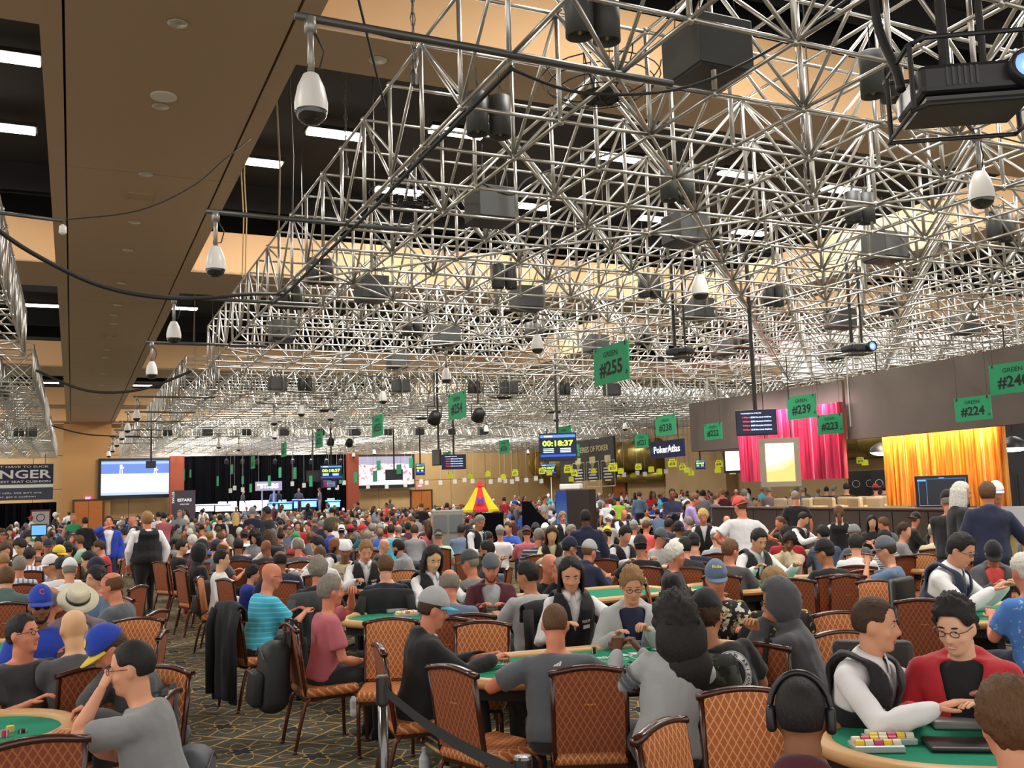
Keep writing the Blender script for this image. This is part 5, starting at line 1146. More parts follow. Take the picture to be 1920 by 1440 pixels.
def torso_rings(s, inf=0., lo=0., belly=True):
    b = s['bulk']; u, r, f, hip = s['u'], s['r'], s['f'], s['hip']; fe = s['female']
    T = [(-.10, .150, .105, -.01), (-.04, .168, .125, -.01), (.04, .165 * (1 if not fe else .92), .122, .0), (.12, .152 if not fe else .128, .112, .008), (.22, .160 if not fe else .142, .115, .012), (.32, .172 if not fe else .152, .118, .008), (.38, .186 if not fe else .162, .108, -.002), (.425, .188 if not fe else .162, .09, -.008), (.458, .150 if not fe else .128, .076, -.012), (.485, .098, .068, -.012), (.52, .058, .06, -.004)]
    out = []
    for v, rx, ry, fy in T:
        if v < lo - .1: continue
        k = 1 + (b - 1) * (1.15 if -.05 < v < .3 else .6); kb = 1 + (b - 1) * (1.6 if .0 < v < .3 else .6)
        out.append((hip + u * v + f * (fy + (b - 1) * .09 * (1 if 0 < v < .25 else .2)), r * (rx * k + inf), f * (ry * kb + inf)))
    return out
def remesh_mesh(mb, name, mats, vox, nz=0., nsc=9., smooth=2):
    me = mb.mesh(name, mats, True); me = evald(me, [('REMESH', dict(mode='VOXEL', voxel_size=vox, use_smooth_shade=True)), ('SMOOTH', dict(factor=.5, iterations=smooth))])
    if nz:
        N = len(me.vertices); co = np.empty(N * 3); no = np.empty(N * 3); me.vertices.foreach_get('co', co); me.vertex_normals.foreach_get('vector', no)
        A = co.reshape(-1, 3); a = np.array([noise.noise((x * nsc, y * nsc, z * nsc)) + .6 * noise.noise((x * nsc * 2.2, y * nsc * 2.2, z * nsc * 1.2 + 7)) for x, y, z in A.tolist()])
        A += no.reshape(-1, 3) * (a * nz)[:, None]; me.vertices.foreach_set('co', A.ravel())
    for m in (mats if isinstance(mats, (list, tuple)) else [mats]):
        if m.name not in me.materials: me.materials.append(m)
    me.polygons.foreach_set('use_smooth', [True] * len(me.polygons)); me.update(); return me
def head_parts(mb, H, bulk=1., female=False):
    w = 1 + (bulk - 1) * .45
    prof = [(-.122, .052, .016, .016), (-.112, .044, .034, .036), (-.095, .028, .048, .056), (-.07, .014, .059, .073), (-.035, .004, .067, .086), (0.0, -.004, .072, .092), (.035, -.008, .0755, .0965), (.07, -.011, .071, .090), (.095, -.012, .056, .072), (.112, -.013, .034, .045), (.119, -.013, .012, .016)]
    loftrings(mb, [(H @ Vector((0, cy, z)), (H.to_3x3() @ Vector((rx * (w if z < .02 else 1), 0, 0))), (H.to_3x3() @ Vector((0, ry, 0)))) for z, cy, rx, ry in prof])
    mb.tube([H @ Vector((0, .078, .022)), H @ Vector((0, .096, -.006)), H @ Vector((0, .1075, -.03)), H @ Vector((0, .086, -.042))], [.009, .0105, .0155, .013], 8)
    for sx in (-1, 1):
        mb.ell((sx * .0135, .091, -.034), (.0095, .011, .009), H, n=8, m=6)
        mb.ell((sx * .0775 * (w if w > 1 else 1), -.008, -.012), (.0095, .019, .033), H, n=8, m=6)
        mb.ell((sx * .03, .072, .028), (.026, .016, .009), H, n=8, m=6)      # brow ridge
        mb.ell((sx * .042, .058, -.035), (.024 * w, .022, .022), H, n=8, m=6)      # cheek
    mb.ell((0, .072, -.07), (.026, .017, .02), H, n=8, m=6); mb.ell((0, .07, -.106), (.022 * w, .018, .015), H, n=8, m=6)
def face_extras(mb, H, eyes_open=True, look=(0, 0), smile=False):
    """material slots: 1 white, 2 iris, 3 lip, 4 brow"""
    for sx in (-1, 1):
        mb.ell((sx * .031, .0758, .006), (.0125, .008, .006), H, mi=1, n=10, m=6)
        mb.ell((sx * .031 + look[0], .0818, .006 + look[1]), (.0058, .0035, .0056), H, mi=2, n=8, m=5)
        mb.ell((sx * .031, .0775, .0125 if eyes_open else .008), (.0155, .0095, .0062 if eyes_open else .0085), H, mi=0, n=10, m=6)  # lid
        T = H @ Matrix.Translation((sx * .031, .0865, .0285)) @ Matrix.Rotation(sx * -.12, 4, 'Y'); mb.ell((0, 0, 0), (.018, .006, .0038), T, mi=4, n=8, m=5)
    wd = .028 if smile else .022
    mb.ell((0, .0865, -.0655), (wd, .006, .0042), H, mi=3, n=10, m=5); mb.ell((0, .086, -.0735), (wd * .8, .006, .0048), H, mi=3, n=10, m=5)
    if smile: mb.ell((0, .0895, -.0692), (.02, .004, .0035), H, mi=1, n=10, m=5)
def hand(mb, E, W, kind='rest', side=1, roll=None, direc=None):
    """palm and five separate fingers; W wrist, E elbow"""
    d = ((Vector(direc)) if direc is not None else (Vector(W) - Vector(E))).normalized()
    up = Vector((0, 0, 1)) if roll is None else Vector(roll)
    n = (up - d * up.dot(d)); n = n.normalized() if n.length > .1 else Vector((0, 1, 0)); x = d.cross(n)  # x: towards one side
    x = x if True else x
    th = -side      # thumb side along x
    o = Vector(W)
    def pt(a, b, c): return o + d * a + x * b + n * c
    # palm
    rings = []
    for a, w_, t_ in ((-.012, .021, .017), (.015, .027, .0155), (.045, .036, .0145), (.075, .040, .0125), (.092, .038, .010)):
        rings.append((pt(a, 0, 0), x * w_, n * t_))
    nn = 12; 
    vs = []
    for c, a, b in rings:
        for k in range(nn): q = 2 * PI * k / nn; vs.append(c + a * math.cos(q) + b * math.sin(q))
    K = len(rings); mb.add(vs, [(i * nn + j, i * nn + (j + 1) % nn, (i + 1) * nn + (j + 1) % nn, (i + 1) * nn + j) for i in range(K - 1) for j in range(nn)] + [tuple(reversed(range(nn))), tuple((K - 1) * nn + j for j in range(nn))])
    curl = {'rest': (.35, .55), 'flat': (.08, .12), 'hold': (.8, 1.1), 'fist': (1.3, 1.5)}[kind]
    for i, (b, L) in enumerate(((-.029, .072), (-.010, .08), (.010, .075), (.028, .06))):
        b = -b * th; base = pt(.085, b, 0); a1 = curl[0] + i * .06; a2 = a1 + curl[1]; sp = b * 1.2
        d1 = (d * math.cos(a1) - n * math.sin(a1) + x * sp).normalized(); d2 = (d * math.cos(a2) - n * math.sin(a2) + x * sp * .6).normalized()
        p1 = base + d1 * L * .5; p2 = p1 + d2 * L * .3; p3 = p2 + (d2 * .9 - n * .25).normalized() * L * .22
        mb.tube([base - d1 * .012, base, p1, p2, p3, p3 + d2 * .004], [.0085, .0092, .0085, .0078, .0066, .003], 7)
    tb = pt(.02, th * .026, -.004); d1 = (d * .75 + x * th * .62 - n * .28).normalized(); p1 = tb + d1 * .035; d2 = (d * .95 + x * th * .2 - n * .3).normalized(); p2 = p1 + d2 * .028; mb.tube([tb - d1 * .01, tb, p1, p2, p2 + d2 * .012], [.012, .0125, .0105, .009, .004], 7)
def build_body(s, vox, skin, brow, face=True, hands=('rest', 'rest'), hopt=None, look=(0, 0), smile=False, eyes=True, legs=False):
    mb = MB(); loftrings(mb, [(c, x * (.86 if i_ > 7 else 1), y * (.86 if i_ > 7 else 1)) for i_, (c, x, y) in enumerate(torso_rings(s, -.018))][:-1])
    b = 1 + (s['bulk'] - 1) * .5
    limb(mb, [s['nb'] - s['u'] * .03, s['nb'].lerp(s['base'], .5), s['base'] + Vector((0, 0, .02)), s['head'] @ Vector((0, -.02, -.06))], [.052 * b, .056 * b, .057 * b, .053])
    head_parts(mb, s['head'], s['bulk'], s['female'])
    am = .88 if s['female'] else 1.0
    for q in 'LR':
        S, E, W = s['S' + q], s['E' + q], s['W' + q]
        mb.ell(S, (.044 * b, .044 * b, .044 * b), n=10, m=7)
        limb(mb, [S, S.lerp(E, .45), E, E.lerp(W, .3), E.lerp(W, .75), W], [.042 * b * am, .046 * b * am, .037 * b * am, .040 * b * am, .029 * am, .024 * am])
    me = remesh_mesh(mb, 'person', [skinm(skin)], vox)
    # add hands and face as extra geometry of the same mesh
    ex = MB(); ho = hopt or {}
    hand(ex, s['EL'], s['WL'], hands[0], 1, ho.get('rollL'), ho.get('dirL')); hand(ex, s['ER'], s['WR'], hands[1], -1, ho.get('rollR'), ho.get('dirR'))
    if face: face_extras(ex, s['head'], eyes, look, smile)
    mb2 = MB(); mb2.v = [tuple(v.co) for v in me.vertices]; mb2.f = [tuple(p.vertices) for p in me.polygons]; mb2.mi = [0] * len(mb2.f); mb2.add(ex.v, ex.f); mb2.mi[len(me.polygons):] = ex.mi
    sk = SKIN[skin]; lip = tuple(min(1, c * f_) for c, f_ in zip(sk, (.85, .55, .55)))
    bpy.data.meshes.remove(me)
    return mb2.mesh('person', [skinm(skin), mat('eye_white', (.7, .68, .65), .2), mat('iris_dark', (.03, .02, .015), .1), mat('lips', lip, .5), hairm(brow)], True)
SLV = {'t': .62, 'l': 1.6, 'h': 1.62, 'k': .03}
def build_shirt(s, vox, typ, m, nz=.005):
    mb = MB(); inf = {'t': .010, 'l': .012, 'h': .022, 'k': .008}[typ]
    loftrings(mb, torso_rings(s, inf)[1:-2] + [(lambda q: (q[0] - s['u'] * .012, q[1] * .9, q[2]))(torso_rings(s, inf)[-2])]); b = 1 + (s['bulk'] - 1) * .5; am = .9 if s['female'] else 1.0
    for q in 'LR':
        S, E, W = s['S' + q], s['E' + q], s['W' + q]; e = inf + .008
        if typ == 'k': mb.ell(S - s['u'] * .01, (.05, .05, .05), n=10, m=7); continue
        mb.ell(S, (.052 * b + e * .45,) * 3, n=10, m=7)
        if typ == 't': mb.tube([S, S.lerp(E, .35), S.lerp(E, .7)], [.046 * b + e * .7, .05 * b + e, .052 * b + e + .003], 14)
        else: limb(mb, [S, S.lerp(E, .5), E, E.lerp(W, .35), E.lerp(W, .75), E.lerp(W, .92)], [.044 * b * am + e * .6, .043 * b * am + e * .8, .039 * b * am + e, .039 * b * am + e * .8, .031 * am + e * .8, .026 + e * .8])
    if typ == 'h':
        mb.ell(s['nb'] - s['f'] * .05 - s['u'] * .015, (.098, .062, .055), n=12, m=8); mb.ell(s['nb'] + s['u'] * .0, (.088, .082, .04), n=12, m=8)
    else: mb.tube([s['nb'] - s['u'] * .07, s['nb'] - s['u'] * (.03 if typ == 't' else .012)], [.085 * b, .07 * b], 14)
    me = remesh_mesh(mb, 'shirt', [m], vox, nz)
    return me
def cut(me, keep, name, mats, thick=0.0):
    """keep faces whose centre satisfies keep(); returns new mesh"""
    mb = MB(); used = {}; 
    for p in me.polygons:
        if keep(p.center):
            ids = []
            for i in p.vertices:
                if i not in used: used[i] = len(mb.v); mb.v.append(tuple(me.vertices[i].co))
                ids.append(used[i])
            mb.f.append(tuple(ids)); mb.mi.append(0)
    from collections import Counter
    ec = Counter()
    for f in mb.f:
        for i in range(len(f)): a, b = f[i], f[(i + 1) % len(f)]; ec[(min(a, b), max(a, b))] += 1
    nbs = {}
    for (a, b), n in ec.items():
        if n == 1: nbs.setdefault(a, []).append(b); nbs.setdefault(b, []).append(a)
    V = [Vector(v) for v in mb.v]
    for _ in range(8):
        N_ = {a: (V[a] * .4 + (V[l[0]] + V[l[1]]) * .3) for a, l in nbs.items() if len(l) == 2}
        for a, v in N_.items(): V[a] = v
    mb.v = [tuple(v) for v in V]
    r = mb.mesh(name, mats, True)
    if thick: r = evald(r, [('SOLIDIFY', dict(thickness=thick, offset=0))])
    return r
def chest(s, c): d = Vector(c) - s['hip']; return d.dot(s['r']), d.dot(s['f']), d.dot(s['u'])
def build_vest(s, vox, m, open_=False):
    mb = MB(); loftrings(mb, [(c + (s['u'] * .012 if i_ > 5 else Vector()), x * (1.0 if i_ < 7 else 1.06), y * (1.0 if i_ < 6 else 1.22)) for i_, (c, x, y) in enumerate(torso_rings(s, .03)[:-1])])
    me = remesh_mesh(mb, 'vest', [m], vox, .002)
    def keep(c):
        x, f_, v = chest(s, c)
        if v > .545 or v < -.07 or (v > .45 and abs(x) < .062 and f_ < .03) or (v > .47 and abs(x) < .07): return False
        if f_ > .0 and abs(x) < (.012 if open_ else 0) + max(0, v - .22) * .2 : return False
        if v > .27 and abs(x) > .17 - max(0, v - .38) * .35: return False
        return True
    return cut(me, keep, 'vest', [m], .01)
def build_jacket(s, vox, typ, m, openw=.04):
    me = build_shirt(s, vox, typ, m, .006) if False else None
    mb = MB(); inf = .028; loftrings(mb, torso_rings(s, inf)[:-1]); b = 1 + (s['bulk'] - 1) * .5
    for q in 'LR':
        S, E, W = s['S' + q], s['E' + q], s['W' + q]; e = .03
        mb.ell(S, (.052 * b + .016,) * 3, n=10, m=7); limb(mb, [S, S.lerp(E, .5), E, E.lerp(W, .35), E.lerp(W, .75), E.lerp(W, .95)], [.044 * b + .02, .043 * b + .022, .04 * b + .025, .038 * b + .022, .03 + .02, .026 + .018])
    mb.ell(s['nb'] - s['f'] * .06 - s['u'] * .02, (.10, .055, .05), n=12, m=8)
    me = remesh_mesh(mb, 'jacket', [m], max(vox, .018), .006)
    def keep(c):
        x, f_, v = chest(s, c)
        return not (f_ > .03 and abs(x) < openw + max(0, v - .2) * .22 and v > -.05)
    return cut(me, keep, 'jacket', [m], .012)
def build_trousers(s, vox, m):
    mb = MB(); b = s['bulk']; loftrings(mb, torso_rings(s, .006)[:4])
    for q in 'LR':
        H, K, A = s['H' + q], s['K' + q], s['A' + q]
        limb(mb, [H, H.lerp(K, .5), K, K.lerp(A, .45), A - Vector((0, 0, .02))], [.092 * b, .083 * b, .062 * (1 + (b - 1) * .5), .06, .05])
    return remesh_mesh(mb, 'trousers', [m], vox, .005)
def shoes_mesh(s, m):
    mb = MB()
    for q in 'LR':
        A = s['A' + q]; c = Vector((A.x, A.y + .04, .045)); T = Matrix.Translation(c)
        prof = [(-.105, .02, .03), (-.09, .034, .042), (-.04, .038, .05), (.02, .04, .04), (.08, .045, .032), (.125, .036, .026), (.145, .016, .016)]
        loftrings(mb, [(c + Vector((0, y, zz - .045)), (w_, 0, 0), (0, 0, zz)) for y, w_, zz in prof])
        limb(mb, [A - Vector((0, 0, .02)), A + Vector((0, 0, .03))], [.04, .036], 8)
    return mb.mesh('shoes', m, True)
# ---------- hair, caps (in head space)
_hair = {}
def shell(keep, infl=1.06, top=0.0, nz=.004, seed=0, nu=36, nv=26, c=(0, -.012, .022), r=(.0785, .1, .102)):
    vs, fs, ok = [], [], {}
    mb = MB(); idx = {}
    def pos(i, j, k=1.0):
        ph = PI * j / nv; th = 2 * PI * i / nu; d = Vector((math.sin(ph) * math.cos(th), math.sin(ph) * math.sin(th), math.cos(ph)))
        n_ = .0015 + abs(noise.noise(d * 5 + Vector((seed, 0, 0)))) * nz * 2.4 + abs(noise.noise(d * 16)) * nz
        z = max(0, d.z); return Vector((c[0] + d.x * (r[0] * infl * k + n_), c[1] + d.y * (r[1] * infl * k + n_), c[2] + d.z * (r[2] * infl * k + n_) + top * z)), d
    keepf = {}
    for i in range(nu):
        for j in range(nv): p, d = pos(i + .5, j + .5); keepf[(i, j)] = keep(p)
    def vid(i, j):
        i %= nu
        if (i, j) not in idx:
            nb_ = [keepf.get(((i - a) % nu, j - b), True if j - b < 0 else False) for a in (0, 1) for b in (0, 1)]
            edge = not all(nb_) and 0 < j < nv; p, _ = pos(i, j, .93 if edge else 1.0); idx[(i, j)] = len(mb.v); mb.v.append(tuple(p))
        return idx[(i, j)]
    for (i, j), kf in keepf.items():
        if kf: mb.f.append((vid(i, j), vid(i, j + 1), vid(i + 1, j + 1), vid(i + 1, j))); mb.mi.append(0)
    from collections import Counter
    ec = Counter()
    for f in mb.f:
        for i in range(4):
            a, b = f[i], f[(i + 1) % 4]
            if a != b: ec[(min(a, b), max(a, b))] += 1
    nbs = {}
    for (a, b), n in ec.items():
        if n == 1 and mb.v[a][2] < .1: nbs.setdefault(a, []).append(b); nbs.setdefault(b, []).append(a)
    V = [Vector(v) for v in mb.v]
    for _ in range(4):
        N_ = {a: (V[a] * .4 + (V[l[0]] + V[l[1]]) * .3) for a, l in nbs.items() if len(l) == 2}
        for a, v in N_.items(): V[a] = v
    mb.v = [tuple(v) for v in V]
    return mb
def face_cut(p, front=.074, side=.0, back=-.062, fy=.03):
    if p.y > fy: return p.z > front + .012 * math.sin(abs(p.x) * 70) - max(0, abs(p.x) - .055) * 2.6
    if p.y > -.025: return p.z > side + (p.y + .025) * .4
    return p.z > back
def hair_mesh(st):
    if st in _hair: return _hair[st]
    if st == 's': mb = shell(lambda p: face_cut(p), 1.045, .006, .006)
    elif st == 'z': mb = shell(lambda p: face_cut(p, .072, .01, -.05), 1.02, .001, .001)           # buzz cut
    elif st == 'q': mb = shell(lambda p: face_cut(p, .078, .008, -.062), 1.055, .02, .012, 3)        # quiff / wavy
    elif st == 'u': mb = shell(lambda p: face_cut(p, .066, -.01, -.08), 1.16, .015, .014, 5)        # curly, bulky
    elif st == 'r': mb = shell(lambda p: (p.z > -.055 and p.z < .075 and p.y < .0) or (p.z > .0 and p.z < .06 and p.y < .03) , 1.05, 0, .002)  # bald crown, fringe
    elif st == 'm': mb = shell(lambda p: face_cut(p, .068, -.03, -.09), 1.09, .008, .009, 2)
    elif st in ('l', 'L', 'p'):
        mb = shell(lambda p: (p.z > .108 - abs(p.x) * .75 if p.y > .03 else p.z > -.06 if p.y > -.03 else True), 1.07, .004, .004)
        if st == 'p':   # ponytail
            mb.tube([(0, -.10, .0), (0, -.135, -.04), (.005, -.14, -.14), (-.004, -.125, -.24), (0, -.12, -.30)], [.025, .032, .036, .028, .006], 10)
        else:
            ln = -.27 if st == 'l' else -.36; n = 14; rows = 9
            vs = []
            for j in range(rows + 1):
                z = .05 + (ln - .05) * j / rows; t = j / rows
                for i in range(n + 1):
                    a = -1.95 + 3.9 * i / n; rx = .079 + .016 * t - .022 * t ** 3 + .005 * math.sin(i * 2.3 + j * .8); ry = .102 + .012 * t - .03 * t ** 3 + .004 * math.sin(i * 3.1)
                    y = -.01 - ry * math.cos(a) + (.02 * t if abs(a) > 1.4 else 0); vs.append((rx * math.sin(a), y, z - .012 * math.sin(i * 1.7) * t))
            m2 = MB(); m2.add(vs, [(j * (n + 1) + i, j * (n + 1) + i + 1, (j + 1) * (n + 1) + i + 1, (j + 1) * (n + 1) + i) for j in range(rows) for i in range(n)])
            me = evald(m2.mesh('h', hairm('k'), True), [('SOLIDIFY', dict(thickness=.018, offset=-1))]); mb.add([v.co + Vector(noise.noise_vector(v.co * 18)) * .006 for v in me.vertices], [tuple(p.vertices) for p in me.polygons])
    elif st == 'v':  # very big wavy woman's hair
        mb = shell(lambda p: face_cut(p, .055, -.09, -.12, .05), 1.34, .01, .02, 8)
        mb.ell((0, -.06, -.1), (.15, .11, .19), n=18, m=14); mb.ell((.02, -.075, -.24), (.14, .085, .15), n=16, m=12)
        mb.v = [tuple(Vector(v) + Vector((1, 1, 1)) * 0 + Vector(noise.noise_vector(Vector(v) * 14)) * .009) for v in mb.v]
    me = mb.mesh('hair', hairm('k'), True); _hair[st] = me; return me
def beard_mesh():
    if 'beard' not in _hair:
        mb = MB(); prof = [(-.127, .052, .017, .018), (-.115, .044, .037, .040), (-.097, .029, .052, .0595), (-.072, .0145, .0625, .0755), (-.05, .006, .068, .082), (-.035, .003, .0695, .085)]
        n = 20; vs = []
        for z, cy, rx, ry in prof:
            for k in range(n + 1): a = -.35 + (PI + .7) * k / n; vs.append((rx * math.cos(a), cy + ry * math.sin(a), z))
        keep = []
        for j in range(len(prof) - 1):
            for i in range(n):
                if prof[j][0] > -.1 and 7 <= i <= 12: continue
                if j >= 3 and (3 < i < 16): continue
                keep.append((j * (n + 1) + i, j * (n + 1) + i + 1, (j + 1) * (n + 1) + i + 1, (j + 1) * (n + 1) + i))
        mb.add(vs, keep); me = mb.mesh('beard', hairm('b'), True); _hair['beard'] = evald(me, [('SOLIDIFY', dict(thickness=.004, offset=0))])
    return _hair['beard']
def cap_meshes(back=False):
    k = 'cap'
    if k not in _hair:
        mb = shell(lambda p: p.z > .032, 1.17, .022, .0, c=(0, -.01, .022)); dome_ = mb.mesh('cap', cloth('black'), True)
        mb.v = mb.v; 
        b2 = MB(); n = 12; vs = []
        for j in range(5):
            for i in range(n + 1):
                a = PI * (.13 + .74 * i / n); r0 = j / 4; x = math.cos(a) * .088; y0 = math.sin(a) * .105 - .01; ext = .078 * math.sin((a - .13 * PI) / (.74 * PI) * PI) ** .5
                vs.append((x * (1 + .05 * r0), y0 + ext * r0, .04 - .012 * r0 - .10 * x * x / .088 * (1 + r0 * .4)))
        b2.add(vs, [(j * (n + 1) + i, j * (n + 1) + i + 1, (j + 1) * (n + 1) + i + 1, (j + 1) * (n + 1) + i) for j in range(4) for i in range(n)])
        brim = evald(b2.mesh('brim', cloth('black'), True), [('SOLIDIFY', dict(thickness=.005, offset=0))])
        b3 = MB(); b3.ell((0, -.012, .152), (.008, .008, .005), n=8, m=5); btn = b3.mesh('button', cloth('black'), True)
        _hair[k] = (dome_, brim, btn)
    return _hair[k]
def setmat(o, mats):
    for i, m in enumerate(mats):
        if i < len(o.material_slots): o.material_slots[i].link = 'OBJECT'; o.material_slots[i].material = m
def add_cap(root, H, c1, c2=None, backwards=False, tilt=0., btn=None):
    d, b, t = cap_meshes(); M = H @ Matrix.Rotation(PI if backwards else 0, 4, 'Z') @ Matrix.Rotation(tilt, 4, 'X')
    cm = c1 if isinstance(c1, bpy.types.Material) else cloth(c1); o = link('cap', d, root, M=M); setmat(o, [cm])
    o2 = link('brim', b, o); setmat(o2, [cloth(c2) if c2 else cm]); o3 = link('button', t, o); setmat(o3, [cloth(btn) if btn else cm]); return o
def add_glasses(root, H, frame_c='black', sun=False, up=False):
    mb = MB(); z0 = .004
    for sx in (-1, 1): mb.tube([(sx * .032 + .021 * math.cos(a), .101, z0 + .015 * math.sin(a)) for a in [i * PI / 6 for i in range(13)]], .0022, 5, cap=False); mb.tube([(sx * .053, .101, z0 + .006), (sx * .078, .07, z0 + .006), (sx * .082, -.005, z0)], .002, 5)
    mb.tube([(-.012, .102, z0 + .004), (.012, .102, z0 + .004)], .002, 5)
    M = H @ (Matrix.Translation((0, -.035, .062)) @ Matrix.Rotation(.5, 4, 'X') if up else Matrix.Identity(4)); o = link('glasses', mb.mesh('glasses', mat('spectacle_frame', (.02, .012, .01) if frame_c == 'black' else (.25, .02, .03), .3), True), root, M=M)
    mb = MB()
    for sx in (-1, 1): mb.ell((sx * .032, .101, z0), (.021, .0015, .015), n=10, m=6)
    if sun: link('lens', mb.mesh('lens', mat('dark_lens', (.006, .006, .007), .08), True), o)
def add_headphones(root, H, col=(.015, .015, .017)):
    m = mat('headphone_shell', col, .35); mb = MB(); mb.tube([(.098 * math.cos(a), -.012, .01 + .128 * math.sin(a)) for a in [i * PI / 14 for i in range(15)]], .011, 8); o = link('headphones', mb.mesh('headphones', m, True), root, M=H)
    for sx in (-1, 1): mb = MB(); mb.rbox((sx * .094, -.01, -.01), (.034, .07, .088), .016, seg=3); link('ear_cup', mb.mesh('ear_cup', m, True), o)
def add_fedora(root, H):
    mb = MB(); mb.lathe([(.155, .045), (.16, .05), (.09, .056), (.088, .058), (.092, .06), (.083, .13), (.07, .155), (.05, .15), (.001, .14)], 28, Matrix.Translation((0, -.012, 0)) @ Matrix.Diagonal((.95, 1.13, 1, 1))); o = link('fedora', mb.mesh('fedora', mat('cream_straw', sr('#ddd6bd'), .8, bump=.3, bscale=150), True), root, M=H)
    mb = MB(); mb.lathe([(.0945, .06), (.093, .085)], 28, Matrix.Translation((0, -.012, 0)) @ Matrix.Diagonal((.95, 1.13, 1, 1)), cap=False); link('hat_band', mb.mesh('hat_band', cloth('dark')), o)
# ---------- decals printed on clothing: flat shapes laid on the garment by ray casting
def decal(root, target_me, O, X, N, shapes, m, name='print', off=.003, parent=None):
    """shapes: list of (verts2d, faces); O origin, X right, N outward normal"""
    bvh = BVHTree.FromPolygons([v.co for v in target_me.vertices], [tuple(p.vertices) for p in target_me.polygons])
    X = Vector(X).normalized(); N = Vector(N); N = (N - X * N.dot(X)).normalized(); Y = N.cross(X); mb = MB()
    for vs, fs in shapes:
        out = []
        for x, y in vs:
            p = Vector(O) + X * x + Y * y + N * .25; h = bvh.ray_cast(p, -N, .5)
            out.append((h[0] + N * off) if h[0] is not None else p - N * .25)
        mb.add(out, fs)
    o = link(name, mb.mesh(name, m), parent or root); return o
def sh_text(s, x, y, h, wid=None, bold=.02):
    vs, fs = text_mesh(s, bold); xs = [v.x for v in vs]; ys = [v.y for v in vs]; cx, cy = (max(xs) + min(xs)) / 2, (max(ys) + min(ys)) / 2; sy = h / (max(ys) - min(ys)); sx = wid / (max(xs) - min(xs)) if wid else sy
    return ([((v.x - cx) * sx + x, (v.y - cy) * sy + y) for v in vs], fs)
def sh_grid(x, y, w_, h_, n=5):
    return ([(x - w_ / 2 + w_ * i / n, y - h_ / 2 + h_ * j / n) for j in range(n + 1) for i in range(n + 1)], [(j * (n + 1) + i, j * (n + 1) + i + 1, (j + 1) * (n + 1) + i + 1, (j + 1) * (n + 1) + i) for j in range(n) for i in range(n)])
def sh_ring(x, y, r0, r1, n=28, a0=0, a1=2 * PI):
    K = 3; vs = []
    for k in range(K + 1):
        r = r0 + (r1 - r0) * k / K
        for i in range(n + 1): a = a0 + (a1 - a0) * i / n; vs.append((x + r * math.cos(a), y + r * math.sin(a)))
    return (vs, [(k * (n + 1) + i, (k + 1) * (n + 1) + i, (k + 1) * (n + 1) + i + 1, k * (n + 1) + i + 1) for k in range(K) for i in range(n)])

POSE = dict(
 table=dict(L=(-.15, .42, .81), R=(.15, .42, .81), lean=.2, hp=18), lean=dict(L=(-.2, .38, .8), R=(.14, .42, .8), lean=.42, hp=12),
 chin=dict(L=(-.12, .36, .8), R=(.06, .27, 1.04), lean=.34, hp=8, eR=(.5, .2, -1)), upr=dict(L=(-.15, .26, .62), R=(.15, .26, .62), lean=.02, hp=5),
 deal=dict(L=(-.2, .5, .84), R=(.16, .52, .84), lean=.22, hp=28), side=dict(L=(-.1, .40, .8), R=(.2, .40, .8), lean=.22, hp=10, hy=35), side2=dict(L=(-.2, .40, .8), R=(.1, .40, .8), lean=.15, hp=10, hy=-40),
 stand=dict(sit=False, L=(-.25, .04, .82), R=(.25, .04, .82), lean=.03, hp=8), cross=dict(sit=False, L=(.06, .22, 1.08), R=(-.06, .24, 1.12), lean=.0, hp=14), walk=dict(sit=False, L=(-.26, .12, .84), R=(.25, -.08, .84), lean=.05, step=.18, hp=4), desk=dict(sit=False, L=(-.1, .42, 1.0), R=(.16, .42, 1.0), lean=.25, hp=22))
_cache = {}
def cached(key, fn):
    if key not in _cache: _cache[key] = fn()
    return _cache[key]
PEOPLE = []
